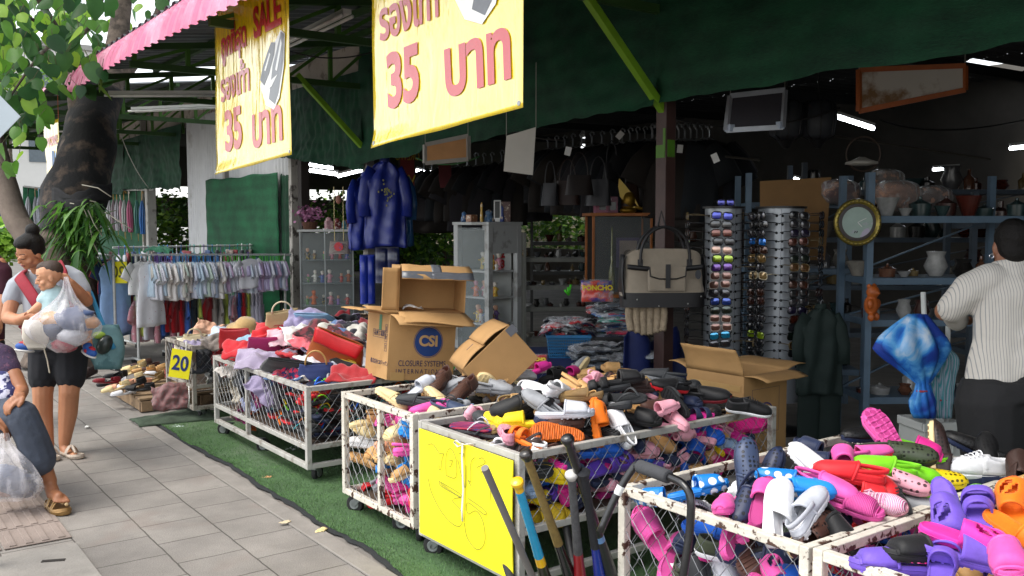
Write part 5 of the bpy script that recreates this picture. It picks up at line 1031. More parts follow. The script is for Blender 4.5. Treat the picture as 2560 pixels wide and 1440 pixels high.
# ================================================================ PALLET OF LADIES' SHOES
WOOD = mat('#8a7256', .85, .25, 9, .4, 60, col2='#5d4a38', c2scale=5)
root = thing('wooden_pallet', 'worn wooden pallet of ladies shoes left of the small cage', 'pallet', (2.5, 8.35, 0))
for i in range(6): B().box((2.55, 7.95+i*.19, .115), (1.1, .13, .018)).make('deck_board', WOOD, root, w=True, bevel=.003)
for x in (2.06, 2.55, 3.04): B().box((x, 8.43, .055), (.09, 1.1, .085)).make('stringer', WOOD, root, w=True, bevel=.003)
B().box((2.55, 7.92, .045), (1.08, .03, .08)).make('stringer', WOOD, root, w=True, bevel=.003)
for i, (c, px, py) in enumerate((('cream', 318, 935), ('black', 290, 948), ('darkred', 268, 968), ('black', 300, 925), ('cream', 335, 925), ('tan', 360, 940), ('brown', 372, 925), ('peach', 345, 965), ('black', 330, 975), ('white', 310, 985), ('tan', 385, 935), ('khaki', 395, 950), ('cream', 325, 950), ('peach', 300, 975), ('black', 350, 985), ('brown', 350, 915), ('tan', 405, 930), ('cream', 290, 985), ('black', 275, 955), ('khaki', 380, 960))):
    shoe('heel', {'all': pl(c), 'upper': pl(rnd.choice([c, c, 'white']))}, at_z(px, py, .135)+V((0, 0, .01+.02*(i % 3))), 215+rnd.uniform(-25, 25), rnd.gauss(6, 10), rnd.gauss(0, 14), '%s ladies shoe on the wooden pallet' % CN.get(c, c), .95, 'ladies shoes on the pallet')
o = cloth(2, banded('#a02c36', '#1d6f6a', 30.), at_z(425, 992, .2), 62, -8, 12, .8, 'red and green striped rag at the pallet end', 'rag', 'striped_rag')
# ================================================================ BATS LEANING BETWEEN THE CAGES
def gline(p, q, y=1600): k = (y-p[1])/(q[1]-p[1]); return at_z(p[0]+(q[0]-p[0])*k, y, .02)
def lean(p, q, L, y=1600):
    base = gline(p, q, y); d = ray(*p); best = min((abs((CO+d*t-base).length-L)+(.0 if (CO+d*t).z > 0 else 9), t) for t in [1.6+.01*i for i in range(320)]); return CO+d*best[1], base
def bat(p, q, L, prof, parts, lab, y=1600):
    """prof: (t, radius) from knob to tip; parts: (name, t0, t1, material)"""
    top, base = lean(p, q, L, y); root = thing('baseball_bat', lab, 'bat', base, group='bats leaning between the cages')
    ax = (base-top)/L*1.
    def rad(t):
        for (a, r0), (c, r1) in zip(prof, prof[1:]):
            if t <= c: return r0+(r1-r0)*(t-a)/(c-a)
        return prof[-1][1]
    for nm, t0, t1, m, wrap_ in parts:
        n = max(6, int((t1-t0)*90)) if wrap_ else 10; b = B(); ts = [t0+(t1-t0)*i/n for i in range(n+1)]
        b.tube([top+ax*(L*t) for t in ts], [rad(t)+(.0012 if wrap_ and i % 2 else 0) for i, t in enumerate(ts)], 16); b.make(nm, m, root, w=True, smooth=True, ang=45)
    return root
BP = [(0, .012), (.006, .021), (.016, .023), (.026, .019), (.04, .014), (.30, .0145), (.5, .018), (.72, .030), (.95, .032), (1, .025)]
KP = lambda c, r=.3: mat(c, r, .12, 14, .1, 60, coat=.3)
bat((1243, 1352), (1275, 1440), .55, BP, [('knob', 0, .045, KP('#27406e'), 0), ('grip', .045, .45, mat('#232427', .8, .2, 20, .3, 90), 1), ('barrel', .45, 1, KP('#2a2a2e'), 0)], 'short bat with a worn blue knob and black grip, leftmost')
bat((1291, 1200), (1362, 1440), .86, BP, [('knob', 0, .06, KP('#e2b012'), 0), ('grip', .06, .44, KP('#1596c4', .25), 1), ('collar', .44, .49, KP('#e2b012'), 0), ('barrel', .49, 1, KP('#26241c'), 0)], 'bat with a yellow knob and glossy cyan wrapped grip')
bat((1312, 1128), (1425, 1440), .92, BP, [('knob', 0, .04, KP('#27221f'), 0), ('grip', .04, .46, mat('#7a6536', .5, .25, 30, .5, 70), 0), ('barrel', .46, 1, KP('#1b1b1e', .15), 0)], 'bat with a gold taped handle and clear tape collar')
bat((1392, 1208), (1440, 1440), .8, [(0, .012), (.01, .021), (.03, .02), (.05, .014), (.1, .013), (.115, .022), (.13, .02), (.16, .0145), (.5, .016), (.8, .026), (1, .026)], [('knob', 0, .05, KP('#151516'), 0), ('grip', .05, .6, mat('#19191b', .5, .2, 20, .2, 90), 1), ('barrel', .6, 1, KP('#151517'), 0)], 'black bat with a double-ringed handle')
bat((1428, 1180), (1450, 1440), .82, BP, [('knob', 0, .035, KP('#b9b7b2', .5), 0), ('grip', .035, .45, mat('#4c4c4e', .9, .3, 40, .5, 120), 0), ('barrel', .45, 1, KP('#8a1420'), 0)], 'bat with a white knob, grey fabric grip and red barrel')
bat((1416, 1090), (1530, 1440), 1.0, BP, [('knob', 0, .045, KP('#161618'), 0), ('grip', .045, .45, KP('#161617'), 1), ('collar', .45, .475, KP('#5f86b4'), 0), ('barrel', .475, 1, KP('#1c1d21', .4), 0)], 'longest black bat with a blue ring, thick end to the right')
bat((1458, 1175), (1500, 1440), .84, BP, [('grip', 0, .42, mat('#202126', .8, .2, 20, .3, 90), 1), ('barrel', .42, 1, KP('#1c2f8a', .2), 0)], 'bat with a black grip and shiny blue barrel')
top, base = lean((1212, 1170), (1330, 1440), 1.0); root = thing('grey_pole', 'plain grey plastic pole leaning left of the cyan bat', 'pole', base); B().tube([top, base], .0125, 14).make('shaft', mat('#6f6c6a', .6, .12, 12), root, w=True, smooth=True, ang=40)
# black tube handle with a foam grip
root = thing('bent_tube', 'black bent steel tube handle with a grey foam grip before the chipped cage', 'handle', (2.2, 2.4, .3)); P_ = [(1500, 1330, 2.9), (1540, 1240, 2.9), (1580, 1175, 2.9), (1600, 1165, 2.88), (1680, 1195, 2.75), (1712, 1215, 2.7), (1727, 1250, 2.68), (1724, 1330, 2.68), (1708, 1440, 2.68), (1690, 1560, 2.7)]
pts = [at_d(*q) for q in P_]; sm = []
for i in range(len(pts)-1):
    p0, p1, p2, p3 = [pts[max(0, min(len(pts)-1, i+k))] for k in (-1, 0, 1, 2)]
    sm += [.5*((2*p1)+(-p0+p2)*t+(2*p0-5*p1+4*p2-p3)*t*t+(-p0+3*p1-3*p2+p3)*t**3) for t in (0, .25, .5, .75)]
sm.append(pts[-1]); B().tube(sm, .0125, 14).make('tube', KP('#141416', .3), root, w=True, smooth=True)
a, c = at_d(1598, 1165, 2.88), at_d(1672, 1192, 2.76); B().tube([a, a.lerp(c, .02), a.lerp(c, .98), c], [.018, .021, .021, .018], 18).make('foam_grip', mat('#3c3d40', .9, .15, 20, .2, 150), root, w=True, smooth=True, ang=50)
a, c = at_d(1553, 1215, 2.9), at_d(1543, 1236, 2.9); B().tube([a, c], .0132, 14).make('sticker', mat('#cfd2cf', .6), root, w=True)
# ================================================================ CLOTHES RAILS
RAIL = mat('#b9bbb8', .4, .12, 10, metal=.3, col2='#7c7468', c2scale=14, c2lo=.6, c2hi=.7)
def garment(kind):
    r = .0045; e = bpy.data.objects.new(kind, None); b = B(); W_, H_ = {'shirt': (.15, .36), 'dress': (.17, .78), 'trousers': (.13, .46)}[kind]
    if kind != 'trousers':
        def f(u, v):
            a = 2*pi*u; fl = .35+.65*min(1, v*7)**.6 if v < .15 else 1; fl = (.25+.75*min(1, v/.12)**.55)
            w_ = W_*fl*(1+(.32 if kind == 'dress' else .12)*v)*(1-.10*(1 if .2 < v < .5 else 0)); t = .016+.028*v
            return (w_*cos(a)+.004*fN(v*7, a), (t+.016*v*sin(a*5+v*3))*sin(a)+.012*fN(v*3, u*2, W_), -.045-H_*v+.03*(1-abs(cos(a)))*0+.012*fN(a, 4)*v)
        b.grid(f, 26, 12, cu=True)
        if kind == 'shirt':
            for s in (-1, 1): b.tube([(s*W_*.72, 0, -.085), (s*W_*1.18, .004, -.15), (s*W_*1.45, .0, -.235)], [.052, .056, .062], 12, flat=.28, caps=False, up0=(0, 1, 0))
    else:
        b.grid(lambda u, v: (W_*cos(2*pi*u)*(.9+.1*v), .02*sin(2*pi*u), -.02-.14*v), 20, 4, cu=True)
        for s in (-1, 1): b.grid(lambda u, v: (s*W_*(.5+.07*v)+W_*.5*cos(2*pi*u), .026*sin(2*pi*u)+.012*fN(v*3, u, s), -.15-(H_-.14)*v), 16, 8, cu=True)
    b.make('cloth', mat('#dddddd', .85), e, smooth=True, solid=.003)
    h = B()
    h.tube([(0, 0, .008), (-.010, 0, .028), (0, 0, .040), (.012, 0, .034), (.014, 0, .022)][::-1]+[(0, 0, -.03)], r, 6); h.tube([(-W_*.86, 0, -.085), (0, 0, -.03), (W_*.86, 0, -.085), (-W_*.86, 0, -.085)], r, 6)
    h.make('hanger', mat('#ffffff', .4), e)
    for c in e.children: COL.objects.unlink(c)
    return e
GAR = {k: garment(k) for k in ('shirt', 'dress', 'trousers')}
def hang(kind, p, rz, cm, hm, lab, s=1., grp='baby clothes on the rails'):
    r = GAR[kind].copy(); COL.objects.link(r); r.location = p; r.rotation_euler = (0, R(random.gauss(0, 2)), rz); r.scale = (s, s, s); tag(r, lab, {'shirt': 'shirt', 'dress': 'dress', 'trousers': 'trousers'}[kind], grp)
    for ch in GAR[kind].children:
        c = ch.copy(); COL.objects.link(c); c.parent = r; c.material_slots[0].link = 'OBJECT'; c.material_slots[0].material = cm if ch.name.startswith('cloth') else hm
def rail(a, c, lab, z, legs, cast=False):
    a, c = V(a), V(c); root = thing('clothes_rail', lab, 'clothes rail', (a.x, a.y, 0), group='clothes rails'); b = B(); d = (c-a).normalized()
    b.tube([a-d*.05, c+d*.05], .014, 10); b.make('rail', RAIL, root, w=True, smooth=True, ang=40)
    n = V((-d.y, d.x, 0))
    for p in legs:
        q = a.lerp(c, p); B().tube([q, V((q.x, q.y, .05))], .016, 10).make('leg', RAIL, root, w=True, smooth=True, ang=40); B().tube([V((q.x, q.y, .06))+n*.22, V((q.x, q.y, .06))-n*.22], .014, 8).make('foot', RAIL, root, w=True)
        for s in (-1, 1): qq = V((q.x, q.y, .025))+n*.2*s; B().tube([qq-d*.012, qq+d*.012], .025, 12).make('caster', RUBBER, root, w=True)
    return root
RB0, RB1 = V((2.70, 10.62, 1.225)), V((4.5, 10.72, 1.19))
rail(RB0, RB1, 'silver clothes rail of baby shirts before the green net panel', 1.2, (0, .98)); rail(V((2.75, 10.95, .80)), V((4.3, 11.05, .78)), 'low clothes rail of small trousers behind the baby shirts', .8, (.25, .62, .95))
RA0, RA1 = V((2.50, 10.78, 1.215)), V((2.56, 12.5, 1.22)); rail(RA0, RA1, 'silver clothes rail of long blue and white garments beside the tree', 1.2, (0, .95))
rail(V((2.9, 12.3, 1.27)), V((5.6, 12.6, 1.27)), 'rear clothes rail packed with mixed garments', 1.27, (.05, .95))
random.seed(21)
NMH = {'#4fae2a': 'green', '#2f7fc0': 'blue', '#e0e0e0': 'white', '#6a4a9a': 'purple', '#2a9a96': 'teal'}
def rowof(a, c, n, kinds, rz, pal, hang_pal, place, s=(.85, 1.05), t0=0, t1=1):
    for i in range(n):
        t = t0+(t1-t0)*(i+.5)/n+random.gauss(0, .15)/n; col, pat, nm = random.choice(pal); hc = hang_pal(t); k = random.choice(kinds)
        m = mat(col, .85, .06, 12, .1, 100, sheen=.2, col2=pat, c2lo=.60, c2hi=.63, c2scale=30) if pat else mat(col, .85, .06, 12, .1, 100, sheen=.2)
        hang(k, a.lerp(c, t)+V((0, 0, -.034)), rz+random.gauss(0, .12), m, mat(hc, .35, 0), '%s %s on %s hanger %s' % (nm, k, NMH[hc], place), random.uniform(*s)*1.12)
PB1 = [('#d8d9e2', None, 'white'), ('#c9cedd', '#7f9ac0', 'blue printed'), ('#b8cabf', None, 'pale green'), ('#dcd8d4', '#a46a6a', 'white printed'), ('#aab6cc', None, 'pale blue'), ('#b5c8d8', None, 'sky blue'), ('#c7c4bc', None, 'grey')]
PB2 = [('#bfb6d6', None, 'lilac'), ('#c6c9d8', '#9aa0c0', 'lilac printed'), ('#a99ac0', None, 'mauve'), ('#b59ab8', None, 'mauve'), ('#d2d4e0', None, 'white'), ('#9aa9c6', None, 'pale blue'), ('#c9cbd6', None, 'white'), ('#bcc7d4', None, 'pale grey blue')]
rowof(RB0, RB1, 32, ['shirt'], pi/2-.1, PB1, lambda t: '#2a9a96' if t < .09 else '#6a4a9a' if t < .22 else '#2f7fc0', 'on the left of the front rail', t0=.06, t1=.52)
rowof(RB0, RB1, 30, ['shirt'], pi/2-.1, PB2, lambda t: '#4fae2a' if t > .55 else '#e0e0e0', 'on the right of the front rail', t0=.52, t1=.985, s=(.78, .92))
for t, k, col, pat, lab, s in ((.02, 'shirt', '#e2e2e2', '#6a8a6a', 'white printed baby shirt at the left end of the front rail', 1.0), (.075, 'dress', '#e6e6ea', '#b03a4a', 'long white baby gown with small red prints at the left end of the front rail', .92)): hang(k, RB0.lerp(RB1, t)+V((0, -.05, -.03)), .5, mat(col, .85, .05, 12, .1, 100, col2=pat, c2lo=.66, c2hi=.68, c2scale=34), mat('#e0e0e0', .35, 0), lab, s)
hang('shirt', RB0.lerp(RB1, .70)+V((-.02, -.16, .0)), .25, mat('#dcdce2', .85, .05, 12, .1, 100), mat('#6a4a9a', .35, 0), 'white baby top hung facing out on the front rail', .95)
rowof(V((2.75, 10.95, .80)), V((4.3, 11.05, .78)), 30, ['trousers', 'trousers', 'shirt'], pi/2-.4, [('#c9c6d4', None, 'pale grey'), ('#bcb6c8', None, 'pale mauve'), ('#d2cfd6', None, 'off white'), ('#b3111c', None, 'red'), ('#a8a29c', None, 'grey brown'), ('#3a62b0', None, 'blue'), ('#d7d7de', None, 'white'), ('#a8b84a', None, 'olive green'), ('#c98a94', '#d8d8d8', 'striped pink'), ('#3a4560', None, 'navy')], lambda t: '#e0e0e0', 'on the low rail', s=(.95, 1.2))
rowof(RA0, RA1, 16, ['dress', 'dress', 'trousers'], .35, [('#7f9fd0', None, 'light blue'), ('#d6d8de', None, 'white'), ('#8fa8d4', None, 'pale blue'), ('#b8bcc8', None, 'pale grey'), ('#5f82bc', None, 'mid blue')], lambda t: '#e0e0e0', 'on the rail beside the tree', s=(.95, 1.1), t0=.12)
for t, k, col, nm in ((.03, 'dress', '#8fb0dc', 'long light blue garment'), (.07, 'shirt', '#24365e', 'dark denim garment'), (.10, 'shirt', '#b04a54', 'coral garment'), (.05, 'trousers', '#5f82bc', 'denim trousers')): hang(k, RA0.lerp(RA1, t)+V((.0, 0, -.25 if k == 'trousers' else 0)), .5, mat(col, .85, .1, 10, .1, 100), mat('#d8a0a8', .4, 0), nm+' at the near end of the rail beside the tree', 1.05)
rowof(V((2.9, 12.3, 1.27)), V((5.6, 12.6, 1.27)), 44, ['shirt', 'dress', 'trousers'], pi/2-.2, [('#2a2f3a', None, 'dark'), ('#7a2a30', None, 'dark red'), ('#39507a', None, 'navy'), ('#8a8078', None, 'brown grey'), ('#b9bcc4', None, 'pale')], lambda t: random.choice(list(NMH)), 'on the rear rail', s=(1.0, 1.3))
cloth(1, cloth_col('#4f9a78'), V((3.05, 11.0, 1.27)), 8, 0, 0, .8, 'mint green cloth thrown over the rail tops', 'cloth', grp=None)
# ================================================================ UMBRELLAS ON THE NET WALL
def umbrella():
    e = bpy.data.objects.new('folded_umbrella', None); b = B()
    b.grid(lambda u, v: ((.012+.052*sin(min(1, v*1.25)*pi*.62)*(1-.55*v))*(1+.30*cos(8*2*pi*u+v*3))*cos(2*pi*u)*(1 if v > .06 else .6), (.012+.052*sin(min(1, v*1.25)*pi*.62)*(1-.55*v))*(1+.30*cos(8*2*pi*u+v*3))*sin(2*pi*u)*(1 if v > .06 else .6), -.16-.60*v), 48, 12, cu=True)
    b.make('canopy', NEUT, e, smooth=True)
    h = B(); h.tube([(.05, 0, -.045), (.045, 0, -.012), (.025, 0, .004), (.006, 0, -.01), (0, 0, -.05), (0, 0, -.18)], .0085, 8); h.make('handle', NEUT, e, smooth=True)
    t = B(); t.tube([(0, 0, -.74), (0, 0, -.90)], [.006, .004], 8); t.make('tip', mat('#b08a4a', .5), e, smooth=True)
    [COL.objects.unlink(c) for c in e.children]; return e
UMB = umbrella()
def hang_umb(p, col, hc, lab, s=1.05, alpha=False):
    r = UMB.copy(); COL.objects.link(r); r.location = p; r.rotation_euler = (random.gauss(0, .03), random.gauss(0, .03), random.uniform(0, 6)); r.scale = (s, s, s); tag(r, lab, 'umbrella', 'umbrellas hanging on the net wall')
    for ch in UMB.children:
        c = ch.copy(); COL.objects.link(c); c.parent = r
        if not ch.name.startswith('tip'): c.material_slots[0].link = 'OBJECT'; c.material_slots[0].material = mat(col, .35, .1, 20, coat=.2) if ch.name.startswith('canopy') else mat(hc, .4, .05)
DU = 19.2
a, c = at_x(245, 476, 4.76), at_x(384, 474, 4.76); B().tube([a, c], .018, 8).make('hanging_rod', RAIL); tag(bpy.data.objects['hanging_rod'], 'thin rod carrying the right row of umbrellas', 'rod')
for px, col, hc, lab in ((254, '#9fa4ac', '#e0e0e0', 'grey folded umbrella, leftmost in the right row'), (272, '#c9c9cc', '#e0e0e0', 'white folded umbrella in the right row'), (283, '#8a7a80', '#c89a50', 'dull mauve folded umbrella with a wooden handle'), (291, '#b4b4ba', '#c89a50', 'pale grey folded umbrella with a wooden handle'), (299, '#b88a98', '#e0e0e0', 'faded pink folded umbrella with a white handle'), (309, '#a8b0ac', '#c89a50', 'clear grey folded umbrella beside the bright pink one'), (321, '#b85a80', '#e0d8c8', 'bright pink folded umbrella'), (341, '#1f6a60', '#1a1a1a', 'dark teal folded umbrella'), (354, '#1f63a8', '#b08a4a', 'blue folded umbrella at the right end of the row')): hang_umb(at_x(px, 478, 4.7), col, hc, lab)
a, c = at_d(60, 466, DU), at_d(112, 472, DU); o = B().tube([a, c], .018, 8).make('hanging_rod', RAIL); tag(o, 'thin rod carrying the silver umbrellas left of the tree', 'rod')
for px, col, hc, lab in ((70, '#aeb2b8', '#222222', 'silver folded umbrella, leftmost beside the tree'), (87, '#8e9096', '#b08a6a', 'grey folded umbrella with a brown handle beside the tree'), (96, '#a9adb8', '#9ec0d8', 'silver folded umbrella with a pale blue handle'), (106, '#a3a6b4', '#9ec0d8', 'lavender grey folded umbrella nearest the trunk')): hang_umb(at_d(px, 471, DU-.06), col, hc, lab)
b = B(); p0, p1, p2, p3 = at_d(57, 466, DU+.1), at_d(140, 472, DU+.1), at_d(140, 650, DU+.1), at_d(60, 650, DU+.1); b.grid(lambda u, v: p0.lerp(p1, u).lerp(p3.lerp(p2, u), v)+V((.02*fN(u*5, v*5), 0, 0)), 16, 16); tag(b.make('shade_net', NETB, smooth=True, solid=.004), 'green shade net piece behind the silver umbrellas', 'shade net')
# ================================================================ INSIDE THE SHOP
def lamp(p, q, lab, r=.02, e=9):
    root = thing('tube_lamp', lab, 'lamp', p, group='lit tube lamps inside the shop'); p, q = V(p), V(q); B().tube([p, q], r, 10).make('tube', mat('#f2f8ff', .3, 0, emit=e), root, w=True, smooth=True); B().bar(p+V((0, 0, r+.02)), q+V((0, 0, r+.02)), .05, .03, up=(0, 0, 1)).make('housing', WHT, root, w=True)
for (x0, y0), (x1, y1), d, lab in (((2093, 292), (2185, 322), 9.5, 'lit tube lamp hung from wires on the right'), ((2525, 371), (2600, 364), 10, 'lit tube lamp cut by the right edge of the picture'), ((2333, 424), (2397, 420), 13, 'lit tube lamp far back on the right'), ((747, 408), (832, 421), 15, 'upper lit tube lamp left of the raincoats'), ((742, 421), (845, 436), 14, 'second lit tube lamp left of the raincoats'), ((844, 441), (912, 424), 13, 'slanting lit tube lamp behind the raincoats'), ((1040, 426), (1062, 430), 16, 'upper small lit lamp right of the raincoats'), ((1074, 430), (1088, 433), 18, 'small lit lamp farthest right of the raincoats'), ((1033, 454), (1050, 458), 17, 'lower small lit lamp right of the raincoats'), ((1036, 470), (1052, 475), 15, 'thick lit lamp right of the raincoats'), ((1455, 523), (1487, 522), 15, 'small lit lamp behind the wooden display case'), ((1338, 503), (1356, 502), 15, 'tiny lit lamp above the back opening'), ((1985, 447), (2000, 452), 12, 'small lit lamp behind the cardboard sheet')): lamp(at_d(x0, y0, d), at_d(x1, y1, d), lab, .02 if d < 14 else .026)
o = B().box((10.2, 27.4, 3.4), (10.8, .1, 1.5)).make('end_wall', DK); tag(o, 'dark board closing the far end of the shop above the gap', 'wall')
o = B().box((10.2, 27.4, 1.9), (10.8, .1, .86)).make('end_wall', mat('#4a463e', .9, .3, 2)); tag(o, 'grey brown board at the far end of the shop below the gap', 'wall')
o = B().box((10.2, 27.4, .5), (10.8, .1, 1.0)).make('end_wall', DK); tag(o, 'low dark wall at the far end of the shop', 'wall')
# hedge outside the back
LEAF = [mat('#4f7a22', .6, .2, 4), mat('#7aa42c', .6, .2, 4), mat('#35601e', .6, .2, 4)]
def leafcloud(b, c, r, n, size, rnd, mats=3, droop=0.):
    for i in range(n):
        d = V((rnd.gauss(0, 1), rnd.gauss(0, 1), rnd.gauss(0, 1))); d = d.normalized()*(rnd.random()**.45); p = V(c)+V((d.x*r[0], d.y*r[1], d.z*r[2])); s = size*rnd.uniform(.6, 1.3); x = V((rnd.gauss(0, 1), rnd.gauss(0, 1), rnd.gauss(0, .5)-droop)).normalized(); y = x.cross(V((rnd.gauss(0, 1), rnd.gauss(0, 1), 1))).normalized()
        o = len(b.v); b.v += [tuple(p), tuple(p+x*s*.5+y*s*.38), tuple(p+x*s), tuple(p+x*s*.5-y*s*.38)]; b.f.append((o, o+1, o+2, o+3)); b.m.append(rnd.randrange(mats))
rnd = random.Random(9)
for i, (px, py, d, r_, lab) in enumerate(((1045, 575, 27, 1.1, 'sunlit bush behind the shop, right of the raincoats'), (1110, 570, 26, 1.2, 'bush behind the shop left of the white cabinet'), (1010, 590, 27, .9, 'low bush behind the shop beside the raincoats'), (1400, 560, 27, 1.0, 'bush behind the shop right of the white cabinet'), (820, 590, 27, 1.3, 'yellow green bush behind the glass cabinet'), (430, 570, 24, 1.0, 'climbing leaves behind the white post'), (1345, 540, 30, 1.4, 'far bush behind the wire fence'), (900, 570, 30, 1.3, 'far bush behind the raincoats'))):
    root = thing('bush', lab, 'bush', at_d(px, py, d)-V((0, 0, .8)), group='bushes behind the shop'); b = B(); leafcloud(b, at_d(px, py, d), (r_*1.2, r_*1.2, r_), 1500, .16, rnd); b.make('foliage', LEAF, root, w=True); B().tube([at_d(px, py, d)-V((0, 0, 1.5)), at_d(px, py, d)], .05, 6).make('stem', mat('#4a3a2a', .9), root, w=True)
o = B().box((18.5, 25, .9), (.2, 16, 1.8)).make('garden_wall', mat('#c4b8a2', .9, .15, 2)); tag(o, 'sunlit pale wall beyond the back of the shop', 'wall')
# glass display cabinet
FIGC = ['#b03a2a', '#d8d4cc', '#3a5a9a', '#d8b84a', '#5a8a4a', '#c98a9a', '#2a2a2e', '#8a6a4a', '#c8601a', '#7a5a9a']
def figure(p, h, rnd, where):
    root = thing('figurine', where, 'figurine', p, group='figurines in the display cabinets'); c = rnd.choice(FIGC); c2 = rnd.choice(FIGC); b = B(); k = h/.1
    b.lathe([(.016*k, 0), (.020*k, .004*k), (.014*k, .03*k), (.02*k, .055*k), (.008*k, .068*k)], 10); s = rnd.uniform(-.3, .3); b.tube([(.014*k, 0, .055*k), (.03*k, .005*k, .04*k+s*.02*k)], .005*k, 6); b.tube([(-.014*k, 0, .055*k), (-.028*k, .01*k, .045*k-s*.03*k)], .005*k, 6); b.make('body', mat(c, .4, .2, 60, coat=.3, col2=c2, c2scale=50), root, smooth=True)
    b = B(); b.ell((0, 0, .08*k), (.014*k, .014*k, .016*k), nu=8, nv=6); b.ell((0, .003*k, .088*k), (.016*k, .016*k, .012*k), nu=8, nv=5); b.make('head', mat(rnd.choice(['#d8a88a', '#e0d8cc', c2]), .4), root, smooth=True)
GLASS = film('#c8d4d6', .06, .35, .03, .0)
rnd = random.Random(4)
D0 = at_d(822, 860, 10.9); D0.z = 0; TC = MX.Translation(D0) @ MX.Rotation(R(8)-YAW, 4, 'Z')
root = thing('display_cabinet', 'tall glass display cabinet of toys inside the doorway', 'cabinet', T=TC)
b = B(); b.box((0, 0, 1.49), (.66, .40, .025)); b.box((0, 0, .05), (.62, .38, .1)); b.make('top', mat('#b8b9b6', .5, .08, 8), root, bevel=.003)
b = B(); b.box((0, .17, .78), (.60, .012, 1.36)); b.make('back_panel', mat('#6d716e', .6, .15, 3), root)
SH = [.35, .62, .88, 1.15]
for z in SH: B().box((0, -.01, z), (.58, .32, .008)).make('shelf', film('#a8b8b8', .4, .4, .05, 0), root)
b = B(); b.box((0, -.18, .79), (.60, .005, 1.36)); b.box((-.30, -.0, .79), (.005, .34, 1.36)); b.box((.30, 0, .79), (.005, .34, 1.36)); b.make('glass', GLASS, root)
b = B()
for x in (-.30, -.02, .30): b.box((x, -.182, .79), (.012, .012, 1.37))
b.make('trim', mat('#8f9494', .3, .1, metal=.6), root)
for z in SH:
    for k in range(6): figure(TC @ V((-.24+k*.095+rnd.uniform(-.02, .02), rnd.uniform(-.13, .06), z+.005)), rnd.uniform(.09, .17), rnd, 'small painted figurine on a glass shelf of the tall toy cabinet')
# things on the glass cabinet
root = thing('flower_basket', 'basket of pink silk flowers on the glass cabinet', 'flower basket', T=TC @ MX.Translation((-.2, 0, 1.503))); b = B(); b.lathe([(.07, 0), (.10, .09), (.095, .09), (.065, .01)], 16, caps=True); b.make('basket', mat('#5a3a2a', .8, .3, 40), root); b = B()
for i in range(160):
    p = V((rnd.gauss(0, .075), rnd.gauss(0, .06), .17+rnd.gauss(0, .05))); x = V((rnd.gauss(0, 1), rnd.gauss(0, 1), rnd.gauss(0, 1))).normalized(); y = x.orthogonal().normalized(); o = len(b.v); b.v += [tuple(p-x*.022), tuple(p+y*.02), tuple(p+x*.026), tuple(p-y*.02)]; b.f.append((o, o+1, o+2, o+3)); b.m.append(0 if rnd.random() < .8 else 1)
b.make('flowers', [mat('#c98ab0', .6, .2), mat('#8a5a78', .6)], root)
for i, (x, c, s, lab) in enumerate(((.02, '#c89aa0', .10, 'pink patterned box on the glass cabinet'), (.12, '#7a2a2a', .09, 'dark red toy box on the glass cabinet'), (.2, '#4a8a9a', .07, 'teal toy on the glass cabinet'), (.27, '#6a3a3a', .11, 'brown toy on the right end of the glass cabinet'))):
    b = B(); b.box((0, 0, s/2), (s*.8, s*.7, s)); b.ell((0, 0, s*1.1), s*.35); tag(b.make('toy_box', mat(c, .5, .25, 30, col2='#d8d0c8', c2scale=30), bevel=.004, loc=TC @ V((x, -.03, 1.504))), lab, 'toy', 'toys on the glass cabinet')
# hanging shoulder bag
p = at_d(848, 612, 10.2); root = thing('shoulder_bag', 'beaded shoulder bag with a round motif hanging on a chain in the doorway', 'bag', p); T = MX.Translation(p) @ MX.Rotation(-YAW, 4, 'Z'); b = B(); b.grid(lambda u, v: (.115*(1-.12*v)*abs(cos(2*pi*u))**.5*(1 if cos(2*pi*u) > 0 else -1), .03*sin(2*pi*u)*(1.2-v), -.10+.14*v), 24, 8, cu=True); b.make('body', dotted('#8a7f78', 160., .3, '#4a3a34'), root, smooth=True); root.matrix_world = T
b = B(); b.lathe([(.05, 0), (.05, .002)], 24, T=MX.Translation((0, -.036, -.02)) @ plane_T((0, 0, 0), (1, 0, 0), (0, 0, 1))); b.make('motif', mat('#c03a3a', .6, .3, 60, col2='#3a4a8a', c2scale=60), root)
for s in (-1, 1): B().tube([(s*.05+.002*(-1)**i, 0, .04+.6*i/30) if i < 31 else 0 for i in range(31)], .005, 6).make('chain', mat('#b8a878', .4, .2, metal=.5), root)
B().ell((0, -.0, .5), (.035, .03, .05)).make('charm', mat('#8a5a48', .6, .3, 30, col2='#d8d8d8'), root)
